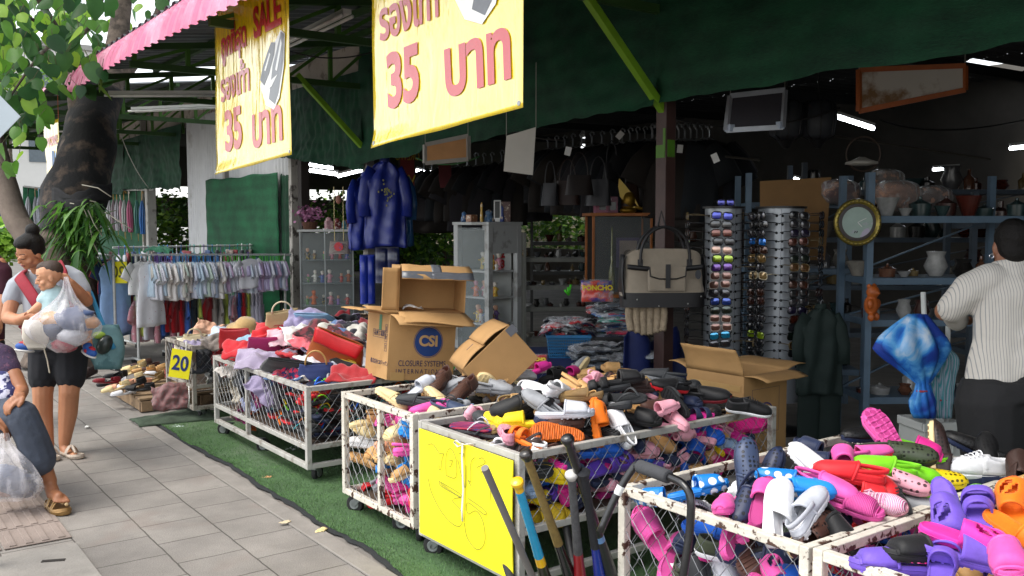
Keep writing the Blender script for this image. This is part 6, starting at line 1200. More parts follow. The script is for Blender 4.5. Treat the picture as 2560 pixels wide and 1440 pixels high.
# blue raincoats on the post
def raincoat(p, yaw, s, lab, col='#162a80', bright=.2, motif=True, rough=.22, wx=.85):
    T = MX.Translation(p) @ MX.Rotation(R(yaw)-YAW, 4, 'Z') @ MX.Diagonal((s*wx, s, s, 1)); root = thing('raincoat', lab, 'raincoat', T=T, group='blue raincoats on the post'); m = mat(col, rough, .12, 7, .45, 10, coat=.12 if rough < .5 else 0)
    b = B(); b.grid(lambda u, v: ((.07+.17*min(1, v/.16)**.6+.06*v)*cos(2*pi*u)*(1 if v < .9 else 1), (.05+.05*v)*sin(2*pi*u)*(1+.25*sin(2*pi*u*6+v*4))+.03*fN(u*3, v*3)-.014*v*sin(2*pi*u*7+v*5)+.03*fN(u*9, v*6), -.93*v+.012*sin(2*pi*u*3)*v), 60, 26, cu=True)
    for s_ in (-1, 1): b.tube([(s_*.17, 0, -.08), (s_*.25, -.01, -.22), (s_*.29, -.03, -.40), (s_*.285, -.05, -.60)], [.075, .085, .08, .075], 16, flat=.45, caps=False, up0=(0, 1, 0))
    b.make('body', m, root, smooth=True, solid=.002)
    b = B(); b.grid(lambda u, v: (.075*cos(2*pi*u)*(1-.15*v), .06*sin(2*pi*u), -.01+.055*v), 20, 3, cu=True); b.make('collar', m, root, smooth=True, solid=.002)
    if motif:
        b = B(); rnd = random.Random(2)
        for i in range(26): x, z = rnd.gauss(0, .035), -.32+rnd.gauss(0, .05); b.box((x+.03, -.085-.02*0, z), (.018, .003, .02))
        b.make('print', mat('#8a8a4a', .5, .4, 30, col2='#7a4a8a'), root)
    B().tube([(0, 0, .0), (0, 0, .07), (.02, 0, .09), (.035, 0, .07)], .004, 6).make('hanger', GALV, root)
    return root
P0 = at_d(962, 404, 9.85)
raincoat(P0, 12, .98, 'large glossy blue raincoat hung on the shop post', '#15267c', rough=.42, wx=.8)
raincoat(at_d(915, 440, 10.05), 40, .86, 'smaller blue raincoat hung behind the large one, to its left', '#1a2e8c', motif=False, rough=.42)
raincoat(at_d(985, 432, 10.15), -10, .86, 'teal blue raincoat half hidden at the right of the large one', '#1a4f80', motif=False, rough=.36)
def trous(p, yaw, w_, h, lab, col, rough=.22): 
    T = MX.Translation(p) @ MX.Rotation(R(yaw)-YAW, 4, 'Z'); root = thing('rain_trousers', lab, 'trousers', T=T, group='blue rain trousers on the post'); b = B()
    for s in (-1, 1): b.grid(lambda u, v: (s*w_*.25+w_*.27*cos(2*pi*u), .03*sin(2*pi*u)+.01*fN(v*4, u), -h*v), 18, 12, cu=True)
    b.make('cloth', mat(col, rough, .12, 5, .35, 9, coat=.4 if rough < .5 else 0), root, smooth=True); B().box((0, 0, .0), (w_, .03, .03)).make('waistband', mat(col, .3), root, bevel=.006)
trous(at_d(918, 640, 10.0), 20, .16, .52, 'bright blue rain trousers hanging lowest on the post', '#1a33a0'); trous(at_d(968, 620, 9.95), 0, .26, .38, 'dark blue rain trousers in a clear pouch under the large raincoat', '#101c4a')
# white cabinet with numbers
W0 = at_d(1222, 800, 8.9); W0.z = 0; TW = MX.Translation(W0) @ MX.Rotation(R(-38)-YAW*0, 4, 'Z') if False else MX.Translation(W0) @ MX.Rotation(R(46)-YAW, 4, 'Z')
WC = mat('#a9abaa', .5, .06, 5, col2='#8a8a86', c2scale=5)
root = thing('display_cabinet', 'white display cabinet with red numbers 2 and 3 on its side shelves', 'cabinet', T=TW); HC = 1.56; wl, wr = .50, .46      # local: corner at origin, left face along -x, right face along +y? (built square)
b = B()
for x, y in ((0, 0), (wr, 0), (0, wl), (wr, wl)): b.box((x+(.03 if x == 0 else -.03), y+(.03 if y == 0 else -.03), HC/2), (.06, .06, HC))
b.box((wr/2, wl/2, HC+.012), (wr+.02, wl+.02, .03)); b.box((wr/2, wl/2, .06), (wr-.004, wl-.004, .12)); b.make('frame', WC, root, bevel=.004)
b = B(); b.box((wr-.08, wl/2, HC/2), (.01, wl-.13, HC-.1)); b.box((wr/2, wl-.05, HC/2), (wr-.13, .01, HC-.1)); b.make('back_panel', mat('#8f928f', .6, .1, 4), root)
b = B(); b.box((wr/2, .012, HC-.14), (wr-.122, .02, .28)); b.make('side_panel', WC, root)
for z in (.30, .58, .84, 1.10): B().box((wr/2, wl/2, z), (wr-.11, wl-.11, .018)).make('shelf', WC, root)
b = B(); b.box((.006, wl/2, .83), (.004, wl-.12, 1.4)); b.make('glass', GLASS, root)
for z, t in ((1.27, '2'), (1.17, '3')): text(t, .11, MX.Translation((wr*.5, .035, z)) @ FF, mat('#9a141c', .5), root, bold=.004)
rnd = random.Random(8)
for z in (.30, .58, .84, 1.10):
    for k in range(7): figure(TW @ V((rnd.uniform(.09, .34), rnd.uniform(.08, .38), z+.01)), rnd.uniform(.09, .18), rnd, 'small painted figurine on a shelf of the white cabinet')
for i, (x, y, w_, h, c, lab) in enumerate(((.05, .40, .06, .10, '#2a5a8a', 'blue toy at the left on the white cabinet'), (.08, .32, .10, .07, '#8a5a3a', 'brown toy on the white cabinet'), (.12, .22, .03, .19, '#c8a040', 'tall gold ornament on the white cabinet'), (.2, .2, .09, .12, '#4a6a8a', 'blue grey box on the white cabinet'), (.36, .16, .16, .20, '#6a4a44', 'brown picture box at the right on the white cabinet'), (.28, .10, .05, .16, '#3a4a8a', 'blue bottle on the white cabinet'))):
    b = B(); b.lathe([(w_*.5, 0), (w_*.55, h*.2), (w_*.35, h*.6), (w_*.4, h*.85), (w_*.1, h)], 10) if h > w_*1.3 else b.box((0, 0, h/2), (w_, w_*.7, h)); o = b.make('ornament', mat(c, .4, .3, 25, coat=.2, col2='#c8b8a0', c2scale=25), bevel=.003, loc=TW @ V((x, y, HC+.028))); o.rotation_euler = (0, 0, .3*i); tag(o, lab, 'ornament', 'ornaments on the white cabinet')
root = thing('photo_frame', 'small white standing photo frame on the white cabinet', 'photo frame', T=TW @ MX.Translation((.24, .12, HC+.03)) @ MX.Rotation(R(-46), 4, 'Z')); b = B(); frame = [((0, 0, .03), (.07, .012, .012)), ((0, 0, .205), (.07, .012, .012)), ((-.03, 0, .117), (.012, .012, .163)), ((.03, 0, .117), (.012, .012, .163)), ((0, 0, .012), (.05, .03, .024))]; [b.box(*q) for q in frame]; b.make('frame', mat('#c8c8c6', .5), root); B().box((0, .004, .117), (.05, .004, .163)).make('picture', mat('#1c2020', .3), root)
# hanging boards
def board(q, d, lab, name, parts, cat='board'):
    """q: four corners in the photograph, all at distance d; hung by cords"""
    p = [at_d(x, y, d) for x, y in q]; root = thing(name, lab, cat, p[0]); b = B(); quadslab(b, p, .012); b.make('panel', parts[0], root, w=True)
    if len(parts) > 1:
        b = B(); n = (p[1]-p[0]).cross(p[3]-p[0]).normalized()*.004
        for i in range(4): b.bar(p[i], p[(i+1) % 4], .03, .035)
        b.make('frame', parts[1], root, w=True)
    for i in (0, 1): B().tube([p[i], p[i]+V((0, 0, .5))], .003, 5).make('cord', mat('#8a8880', .8), root, w=True)
    return root, p
board([(1063, 362), (1170, 340), (1171, 398), (1063, 408)], 8.0, 'pale framed wooden board back hanging under the banner', 'hanging_board', [mat('#b07f4e', .7, .15, 4), mat('#8c8880', .6)])
board([(1266, 340), (1340, 318), (1332, 438), (1259, 428)], 7.2, 'plain white board hanging by cords right of the banner', 'hanging_board', [mat('#b5b1a8', .7, .06, 4)])
r_, p_ = board([(1826, 240), (1962, 225), (1956, 318), (1816, 326)], 6.6, 'dark mesh panel in an aluminium frame hanging under the green net', 'hanging_board', [mat('#2b2830', .7, .15, 120), mat('#a9adb4', .35, .1, metal=.5)])
for i in (2, 3):
    s = V(p_[i]); k = 2-i; b = B(); quadslab(b, [s, s.lerp(p_[(i+1) % 4], .14 if i == 2 else .2), s.lerp(p_[(i+1) % 4 if i == 3 else 0], .0)+V((0, 0, .001)), s.lerp(p_[(i-1) % 4], .2 if i == 2 else .14)], .02) if False else b.box(s+(V(p_[0])+V(p_[1])+V(p_[2])+V(p_[3])-s*4)*.028, (.05, .05, .05)); b.make('corner_bracket', mat('#a9b4c4', .4), r_, w=True)
board([(2148, 175), (2412, 165), (2412, 225), (2148, 278)], 6.4, 'stained white board in an orange wood frame at the upper right', 'hanging_board', [mat('#b9b2a8', .7, .05, 4, col2='#7a5a3a', c2lo=.5, c2hi=.62, c2scale=3.2), mat('#9a4f1e', .5, .15, 8)])
r_, p_ = board([(1000, 385), (1036, 380), (1036, 505), (1003, 508)], 11, 'red hanging sign with yellow letters behind the raincoats', 'hanging_sign', [mat('#6e1414', .6, .15)], 'sign'); text('OREWO', .13, plane_T(at_d(1018, 392, 10.96), CR, V((0, 0, 1))) @ MX.Diagonal((-1, 1, 1, 1)), mat('#a89018', .5), r_, w=True, sx=.6); text('W', .16, plane_T(at_d(1022, 450, 10.96), CR, V((0, 0, 1))), mat('#a89018', .5), r_, w=True)
board([(1096, 408), (1128, 402), (1128, 468), (1098, 470)], 12, 'dark red hanging sign between the boards', 'hanging_sign', [mat('#5a1018', .6, .15)], 'sign')
# dark clothes hanging under the roof
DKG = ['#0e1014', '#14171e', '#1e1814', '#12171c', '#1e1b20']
rnd = random.Random(14)
def dark_row(pts, n, lab, s0=2.2):
    for i in range(n):
        t = (i+.5)/n; k = t*(len(pts)-1); j = min(len(pts)-2, int(k)); a, c = pts[j], pts[j+1]; f = k-j
        p = at_d(a[0]+(c[0]-a[0])*f, a[1]+(c[1]-a[1])*f, a[2]+(c[2]-a[2])*f); r = GAR['shirt'].copy(); COL.objects.link(r); r.location = p; s = rnd.uniform(s0*.85, s0*1.1); r.scale = (s, s*1.6, s); r.rotation_euler = (0, 0, -YAW+rnd.uniform(-.5, .5)); tag(r, lab, 'jacket', 'dark clothes hanging inside the shop')
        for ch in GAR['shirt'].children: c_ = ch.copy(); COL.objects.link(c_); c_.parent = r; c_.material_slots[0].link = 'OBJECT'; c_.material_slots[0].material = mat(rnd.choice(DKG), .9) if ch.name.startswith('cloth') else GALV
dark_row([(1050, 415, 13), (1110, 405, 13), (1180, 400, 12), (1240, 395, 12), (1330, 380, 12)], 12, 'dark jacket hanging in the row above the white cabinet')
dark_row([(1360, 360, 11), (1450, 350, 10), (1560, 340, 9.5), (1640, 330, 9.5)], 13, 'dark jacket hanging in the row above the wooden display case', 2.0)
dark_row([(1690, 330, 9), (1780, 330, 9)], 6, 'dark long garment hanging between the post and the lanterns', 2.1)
for a, c, lab in (((1340, 345, 11), (1900, 400, 8.5), 'dark steel rod carrying the hanging jackets'), ((2080, 340, 8.5), (2475, 398, 8.5), 'thin slanting rod under the roof on the right')): o = B().tube([at_d(*a), at_d(*c)], .012, 8).make('hanging_rod', mat('#4a4640', .5, metal=.4)); tag(o, lab, 'rod')
# wooden display case
TD = MX.Translation(at_d(1480, 760, 9.0)) ; q = at_d(1480, 760, 9.0); q.z = 0; TD = MX.Translation(q) @ MX.Rotation(R(6)-YAW, 4, 'Z')
OWD = mat('#9a5a22', .5, .2, 8, .1, 40)
root = thing('display_case', 'orange wood display case with glass beside the canvas bag', 'display case', T=TD); wd, dd_, z0, z1 = .60, .4, .86, 1.66
b = B(); b.box((wd/2, dd_/2, z1), (wd+.05, dd_+.05, .03)); b.box((wd/2, dd_/2, z0), (wd, dd_, .03))
for x in (.012, wd-.012):
    for y in (.012, dd_-.012): b.box((x, y, (z0+z1)/2), (.024, .024, z1-z0-.03))
b.make('frame', OWD, root, bevel=.003); B().box((wd/2, dd_-.03, (z0+z1)/2), (wd-.05, .01, z1-z0-.04)).make('back_panel', mat('#2a2420', .8), root); B().box((wd/2, .008, (z0+z1)/2), (wd-.05, .004, z1-z0-.04)).make('glass', GLASS, root); B().box((wd/2, dd_/2, z0/2), (wd-.02, dd_-.02, z0-.03)).make('base', mat('#2a2622', .8, .2), root)
root = thing('bottle', 'tall green and gold bottle inside the wooden display case', 'bottle', T=TD @ MX.Translation((.22, .12, z0+.02))); B().lathe([(.03, 0), (.032, .2), (.012, .3), (.012, .5), (.008, .6), (.003, .66)], 14).make('body', mat('#6a6a2a', .25, .3, 20, coat=.4, col2='#8a8458'), root, smooth=True)
r = thing('picture', 'framed picture with an oval emblem inside the wooden display case', 'picture', T=TD @ MX.Translation((.42, .28, z0+.3))); B().box((0, 0, .12), (.24, .015, .30)).make('frame', mat('#4a3a5a', .6), r); B().box((0, -.010, .12), (.18, .006, .24)).make('mount', mat('#8a7a70', .7), r); b = B(); b.lathe([(.05, 0), (.05, .002)], 20, T=MX.Translation((0, -.014, .10)) @ FF); b.make('emblem', mat('#5a4a3a', .7), r)
for x, y, w_, h, c, lab in ((.11, .15, .13, .17, '#8a4a60', 'pink boxed toy on the wooden display case, left'), (.22, .18, .12, .16, '#7a3a50', 'pink boxed toy on the wooden display case, right')):
    root = thing('boxed_toy', lab, 'toy box', T=TD @ MX.Translation((x, y, z1+.016))); B().box((0, 0, h/2), (w_, .1, h)).make('box', mat(c, .4, .15, 10), root, bevel=.003); B().box((.01, -.052, h*.42), (w_*.5, .003, h*.5)).make('window', mat('#2a2428', .2), root); b = B(); b.box((-w_*.25, -.052, h*.82), (w_*.4, .003, h*.12)); b.make('print', mat('#b8a8b0', .5), root)
root = thing('winged_helmet', 'gold winged helmet ornament on the wooden display case', 'ornament', T=TD @ MX.Translation((.46, .12, z1+.016))); GOLD = mat('#8a6a1e', .3, .25, 40, .5, 60, metal=.7)
b = B(); b.ell((-.08, 0, .12), (.075, .07, .10)); b.lathe([(.06, 0), (.085, .02), (.07, .05)], 20, (-.08, 0, 0)); b.ell((.17, .05, .12), (.06, .06, .085)); b.lathe([(.05, 0), (.07, .02), (.06, .045)], 20, (.17, .05, 0)); b.tube([(-.02, -.02, .06), (.05, -.03, .04), (.11, 0, .07)], .018, 8); b.make('helmet', GOLD, root, smooth=True)
b = B(); b.poly([(0, 0), (-.05, .10), (-.13, .20), (-.20, .28), (-.21, .20), (-.19, .10), (-.13, .03), (-.06, -.02)], .006, MX.Translation((.02, -.03, .06)) @ FF); b.make('wing', mat('#c8a94e', .4, .1, metal=.3), root); b = B(); b.poly([(0, 0), (.05, .09), (.12, .15), (.17, .18), (.17, .12), (.10, .02)], .006, MX.Translation((.10, .0, .08)) @ FF); b.make('wing', mat('#4a3f22', .5), root)
# open shelves behind
def shelf_unit(p, yaw, wd, dp, zs, lab, col, post=.03, brace=False, posts=((0, 0), (1, 0), (0, 1), (1, 1)), hz=None):
    T = MX.Translation(p) @ MX.Rotation(R(yaw)-YAW, 4, 'Z'); root = thing('shelf_unit', lab, 'shelving', T=T); m = mat(col, .5, .12, 8); top = hz or zs[-1]+.3
    for x, y in posts: B().box((x*wd, y*dp, top/2), (post, post, top)).make('post', m, root)
    for z in zs: B().box((wd/2, dp/2, z), (wd-post-.004, dp-post-.004, .05)).make('shelf', m, root, bevel=.003)
    if brace:
        for i in range(len(zs)-1): B().bar((0, dp+.02, zs[i]), (wd, dp+.02, zs[i+1]), .025, .01).make('brace', m, root)
    return root, T
POTC = ['#1c1a18', '#3a2420', '#4a2018', '#7a766e', '#4a4a4c', '#5a3a2a', '#8a8a88', '#2a3a3a', '#6a5a3a']
def pots(T, wd, dp, zs, n, rnd, where, smin=.04, smax=.10, tall=1.):
    for z in zs:
        for k in range(n):
            s = rnd.uniform(smin, smax); h = s*rnd.uniform(1., 2.2)*tall; b = B(); t = rnd.randrange(4)
            if t == 0: b.lathe([(s*.5, 0), (s*.9, h*.4), (s*.6, h*.8), (s*.75, h), (s*.68, h), (s*.5, h*.8)], 14)
            elif t == 1: b.lathe([(s*.45, 0), (s*.95, h*.7), (s, h*.75), (s*.9, h*.72), (s*.4, h*.1)], 14)
            elif t == 2: b.lathe([(s*.6, 0), (s*.62, h*.6), (s*.2, h*.8), (s*.2, h*1.1), (s*.26, h*1.12)], 12)
            else: b.lathe([(s*.7, 0), (s*.8, h*.5), (s*.3, h*.62), (s*.12, h*.7), (s*.14, h*.76), (0.01, h*.8)], 14)
            o = b.make(('jar', 'bowl', 'bottle', 'lidded_pot')[t], mat(rnd.choice(POTC), .25, .2, 20, coat=.4), smooth=True, ang=50, loc=T @ V((wd*(k+.5)/n+rnd.uniform(-.03, .03), rnd.uniform(dp*.15, dp*.6), z+.026))); tag(o, 'dark glazed %s %s' % (('jar', 'bowl', 'bottle', 'lidded pot')[t], where), ('jar', 'bowl', 'bottle', 'pot')[t], 'crockery on the shelves')
rnd = random.Random(77)
p = at_d(1312, 790, 10.2); p.z = 0; r_, T = shelf_unit(p, 4, .82, .35, [.28, .62, .86, 1.17], 'white shelf of small wares behind the white cabinet', '#75766f'); pots(T, .82, .35, [.28, .62, .86, 1.17], 9, rnd, 'on the white shelf behind the white cabinet', .03, .055)
p = at_d(1330, 790, 12.5); p.z = 0; r_, T = shelf_unit(p, 0, 2.4, .4, [.4, .9, 1.3], 'low dark shelf far behind the white shelf', '#3a3a38'); pots(T, 2.4, .4, [.9, 1.3], 16, rnd, 'on the dark shelf far back', .04, .08)
BLU = '#4d6274'
p = at_d(1872, 1000, 7.4); p.z = 0; p2 = at_d(2165, 1000, 6.75)
p = at_d(2160, 1092, 6.6); p.z = 0; r_, T = shelf_unit(p, 2, 1.15, .5, [.30, .86, 1.16, 1.60], 'blue steel shelving of pots behind the striped shirt woman', BLU, .045, True, hz=1.93); pots(T, 1.15, .5, [.30, .86, 1.16, 1.60], 9, rnd, 'on the blue steel shelving', .05, .11)
p = at_d(1862, 1000, 7.6); p.z = 0; r_, T = shelf_unit(p, -4, .95, .5, [.35, .80, 1.18, 1.72], 'blue steel shelving behind the sunglasses towers', BLU, .045, True, hz=1.98); pots(T, .95, .5, [.35, .8, 1.18], 8, rnd, 'on the shelving behind the sunglasses', .05, .09)
p = at_d(2005, 700, 9.6); p.z = 0; r_, T = shelf_unit(p, 0, 2.6, .5, [.4, .9, 1.4, 1.9], 'rear steel shelving deep in the shop on the right', '#46525e', .05, True); pots(T, 2.6, .5, [.9, 1.4, 1.9], 14, rnd, 'on the rear steel shelving', .06, .14)
p = at_d(2430, 700, 8.2); p.z = 0; r_, T = shelf_unit(p, 0, 1.8, .5, [.4, .9, 1.2, 1.55], 'steel shelving beyond the striped shirt woman', '#46525e', .05, True); pots(T, 1.8, .5, [.9, 1.2, 1.55], 10, rnd, 'on the shelving beyond the striped shirt woman', .06, .12)
for px, py, d, s, col, lab in ((2240, 490, 7.2, .16, '#7a5a4a', 'clear wrapped bundle on the blue steel shelving'), (2330, 495, 7.3, .13, '#4a3a34', 'dark wrapped bundle beside the clear wrapped one'), (2100, 480, 7.4, .13, '#4a2a2a', 'dark red wrapped bundle left of the clear wrapped one'), (2215, 450, 7.6, .12, '#5a4a42', 'brown wrapped bundle behind the clear wrapped one')):
    root = thing('wrapped_bundle', lab, 'bundle', at_d(px, py, d), group='wrapped bundles on the shelving'); b = B(); b.grid(lambda u, v: (s*(1.5 if u else 1.5)*cos(2*pi*u)*sin(pi*v)**.7*(1+.25*fN(u*5, v*6, s*50)), s*sin(2*pi*u)*sin(pi*v)**.7*(1+.25*fN(u*6, v*5, 3)), -s*.75*cos(pi*v)), 24, 14, cu=True); b.make('contents', mat(col, .6, .4, 18, col2='#a8785a', c2scale=14), root, smooth=True); b.v = [(x*1.06, y*1.06, z*1.06) for x, y, z in b.v]; b.make('wrapping', film('#d8d8d8', .05, .5, .08, .9), root, smooth=True)
# sunglasses towers
SG = {}
def glasses(kind):
    e = bpy.data.objects.new('sunglasses', None); b = B(); n = 18; sq = (kind == 1)
    for s in (-1, 1):
        pts = [(s*.034+.029*(abs(cos(a))**(.6 if sq else .85))*(1 if cos(a) > 0 else -1), -.004*abs(cos(a)), .023*(abs(sin(a))**(.6 if sq else .85))*(1 if sin(a) > 0 else -1)-.002*s*cos(a)) for a in [2*pi*i/n for i in range(n)]]
        b.tube(pts, .0032 if sq else .002, 6, closed=True)
    b.tube([(-.008, -.003, .007), (0, -.006, .010), (.008, -.003, .007)], .0025, 6)
    for s in (-1, 1): b.tube([(s*.066, 0, .010), (s*.068, .06, .010), (s*.066, .12, .004), (s*.064, .135, -.012)], [.003, .0025, .0025, .003], 6)
    b.make('frame', NEUT, e, smooth=True)
    for s in (-1, 1):
        b = B(); pts = [(s*.034+.027*(abs(cos(a))**(.6 if sq else .85))*(1 if cos(a) > 0 else -1), .021*(abs(sin(a))**(.6 if sq else .85))*(1 if sin(a) > 0 else -1)) for a in [2*pi*i/n for i in range(n)]]
        b.add([(s*.034, -.007, 0)]+[(x, -.002, z) for x, z in pts], [(0, 1+(i+1) % n, 1+i) for i in range(n)]); b.make('lens', NEUT, e, smooth=True)
    [COL.objects.unlink(c) for c in e.children]; return e
SGP = [glasses(0), glasses(1)]
def lens(c): return mat(c, .06, .12, 30, metal=.55, spec=.9, coat=1.)
def put_glasses(T, k, fc, lc, lab):
    r = SGP[k].copy(); COL.objects.link(r); r.matrix_world = T; tag(r, lab, 'sunglasses', 'sunglasses on the towers')
    for ch in SGP[k].children: c = ch.copy(); COL.objects.link(c); c.parent = r; c.material_slots[0].link = 'OBJECT'; c.material_slots[0].material = lens(lc) if ch.name.startswith('lens') else mat(fc, .25, 0, coat=.4)
SILV = mat('#9da2a8', .32, .08, 3, metal=.35)
def tower(px, d, rad, face, pal, side, lab, nm):
    p = at_d(px, 900, d); p.z = 0; root = thing('sunglasses_tower', lab, 'display stand', p, group='sunglasses towers'); zt = at_d(px, 522, d).z
    b = B(); b.lathe([(rad, .25), (rad, zt)], 40); b.make('drum', SILV, root, smooth=True, ang=40); B().lathe([(rad+.02, zt), (rad+.02, zt+.015), (rad*.2, zt+.02)], 40).make('cap', mat('#1c1a1a', .4), root); B().lathe([(rad*1.1, 0), (rad*1.1, .03), (.04, .05), (.04, .25)], 30).make('base', mat('#1c1a1a', .4), root)
    b = B(); va = math.atan2(-p.y, -p.x)      # bearing from the tower to the viewer
    rows = len(pal); dz = .0615
    for a in face+side:
        for k in range(2):
            for i in range(rows+2):
                aa = va+R(a)+(-1, 1)[k]*.066/rad*1.0; z = zt-.055-i*dz; T = MX.Translation((rad*cos(aa), rad*sin(aa), z)) @ MX.Rotation(aa, 4, 'Z') @ MX.Rotation(pi/2, 4, 'Y'); b.lathe([(.010, -.001), (.010, .0012)], 10, T=T)
    b.make('hole', mat('#0c0c0d', .8), root)
    b = B()
    for a in face: 
        aa = va+R(a)+.5/rad*.2; b.box((0, 0, (zt+.25)/2), (.0016, .002, zt-.26), T=MX.Translation((rad*cos(aa), rad*sin(aa), 0)) @ MX.Rotation(aa, 4, 'Z'))
    b.make('seam', mat('#2a2a2c', .6), root)
    for a in face+side:
        for i in range(rows):
            fc, lc, cn = pal[i] if a == face[0] else PALM[(i*7+int(abs(a))) % len(PALM)]
            aa = va+R(a)+random.gauss(0, .03); rr = rad+.125; T = MX.Translation(p) @ MX.Translation((rr*cos(aa), rr*sin(aa), zt-.055-i*dz)) @ MX.Rotation(aa+pi/2, 4, 'Z') @ MX.Rotation(R(random.gauss(0, 4)), 4, 'Y') @ MX.Scale(1.18, 4)
            put_glasses(T, 1 if fc != '#b8a878' else 0, fc, lc, '%s sunglasses on the %s tower' % (cn, nm))
    return p, zt
BK, GY, BR_, CLR = ('#141416', '#26282c', 'black'), ('#141416', '#3a3a40', 'black grey'), ('#2a1c18', '#4a2a1e', 'dark brown'), ('#b8aca4', '#8a6256', 'pale framed pink lensed')
PALM = [BK, GY, BR_, ('#2a1c18', '#5a2a1e', 'amber lensed'), BK, ('#1a1a20', '#2a2440', 'violet black'), ('#6a5a3a', '#6a4a28', 'gold brown'), GY, ('#141416', '#1c2a22', 'green black')]
PL1 = [('#101012', '#2a3ab0', 'blue violet wraparound'), BK, ('#2a1c18', '#6a2e1e', 'orange brown'), BK, ('#c0b4b0', '#c09a88', 'pale framed rose'), ('#141416', '#9ab41e', 'lime mirrored'), ('#141416', '#6a3a9a', 'purple mirrored'), CLR, CLR, GY, ('#141416', '#1c48a8', 'blue mirrored'), ('#1c2a24', '#26362e', 'green black'), CLR, CLR, ('#141416', '#149ac8', 'cyan mirrored'), GY, BK]
PL2 = [BR_, ('#2a1c18', '#6a2e1e', 'rust lensed'), GY, BK, BR_, GY, BK, ('#2a1c18', '#4a2420', 'wine lensed'), BK, BR_, GY, BK, BK, GY, BK, BK, GY]
random.seed(3)
t1, zt1 = tower(1803, 6.9, .135, [-2], PL1, [-78, 72], 'left silver sunglasses tower behind the canvas bag', 'left')
PL3 = [GY, BK, GY, ('#141416', '#1878d8', 'round blue mirrored'), BR_, ('#6a5a3a', '#8a6a38', 'gold lensed'), GY, ('#c8bca0', '#b89a68', 'cream framed gold'), GY, BR_, ('#2a1c18', '#4a2a22', 'brown lensed'), BK, GY, BK, ('#141416', '#8aa41e', 'lime lensed'), BK, BK]
t2, zt2 = tower(1945, 6.9, .165, [-33], PL3, [27, 75, -78], 'right silver sunglasses tower before the cardboard sheet', 'right')
put_glasses(MX.Translation(t1+V((0, -.02, zt1+.045))) @ MX.Rotation(-YAW, 4, 'Z'), 1, '#16182a', '#2a30a0', 'blue violet sunglasses lying on top of the left tower')
q = [at_d(*a) for a in ((1900, 453, 7.35), (2078, 443, 7.35), (2062, 650, 7.4), (1900, 650, 7.4))]; b = B(); quadslab(b, q, .006); tag(b.make('cardboard_sheet', mat('#84633c', .85, .12, 5)), 'upright brown cardboard sheet behind the right sunglasses tower', 'cardboard')
# wall clock on the blue rack
p = at_d(2143, 556, 6.45); T = MX.Translation(p) @ plane_T((0, 0, 0), CR, V((0, 0, 1))); root = thing('wall_clock', 'round brass-rimmed clock hanging on the blue rack post', 'clock', T=T); r0 = .163
b = B(); b.lathe([(r0*.80, 0), (r0*.84, .018), (r0*.92, .026), (r0, .018), (r0*1.02, 0)], 48); b.make('rim', mat('#8a7a38', .35, .2, 30, metal=.6), root, smooth=True); b = B(); b.lathe([(r0*.82, .002), (r0*.70, .008), (r0*.62, .004)], 40, caps=False); b.make('inner_ring', mat('#3a3230', .5), root, smooth=True); b = B(); b.lathe([(r0*.66, 0), (r0*.66, .006)], 40); b.make('face', mat('#8fa39a', .4, .1, 14, col2='#a8a0b4', c2scale=9), root)
b = B(); [b.ell((r0*.92*cos(2*pi*i/32), r0*.92*sin(2*pi*i/32), .025), .006, nu=6, nv=4) for i in range(32)]; b.make('stud', mat('#4a4020', .4), root)
b = B(); b.bar((0, 0, .009), (.06, .03, .009), .005, .002); b.bar((0, 0, .011), (.03, -.03, .011), .006, .002); b.make('hand', mat('#c8ccc8', .4), root); b = B(); b.bar((-.02, -.075, .008), (-.014, -.06, .008), .006, .002); b.bar((-.005, -.075, .008), (.0, -.06, .008), .006, .002); b.make('mark', mat('#1c1c1c', .5), root)
# lanterns, hoop, pendant
for px, py, lab, s in ((1965, 300, 'dark hanging lantern with a flower print, left one', .20), (2045, 300, 'dark ribbed hanging lantern, right one', .20)):
    p = at_d(px, py, 7.2); root = thing('hanging_lantern', lab, 'lantern', p, group='hanging lanterns'); b = B(); b.lathe([(s*.35, -s*.75), (s*.62, -s*.6), (s*.7, 0), (s*.62, s*.6), (s*.35, s*.75)], 24); b.make('shade', mat('#2e3136', .6, .2, 9, col2='#5a3a3a', c2scale=7, c2lo=.66, c2hi=.7), root, smooth=True); b = B()
    for k in range(8): a = 2*pi*k/8; b.tube([(s*r_*cos(a), s*r_*sin(a), s*z_) for r_, z_ in ((.36, -.76), (.64, -.6), (.72, 0), (.64, .6), (.36, .76))], .006, 6)
    b.make('rib', mat('#0e0e10', .5), root); B().tube([(0, 0, s*.75), (0, 0, s*3)], .006, 6).make('cord', mat('#111111', .6), root); B().lathe([(s*.1, -s*1.1), (s*.35, -s*.78)], 16).make('finial', mat('#0e0e10', .5), root)
p = at_d(2158, 385, 7.0); T = MX.Translation(p) @ plane_T((0, 0, 0), CR, V((0, 0, 1))); o = B().tube([(.13*cos(2*pi*i/40), .13*sin(2*pi*i/40), 0) for i in range(40)], .006, 8, closed=True).make('wooden_hoop', mat('#3a2a20', .6), T=T, smooth=True); tag(o, 'thin brown hoop hanging above the pale plate', 'hoop')
o = B().lathe([(.02, .05), (.06, .03), (.11, .015), (.115, 0), (.05, -.012), (.0, -.014)], 30).make('lid', mat('#8a867e', .4, .1), smooth=True, loc=at_d(2154, 410, 6.7)); tag(o, 'pale round lid resting on top of the blue rack', 'lid')
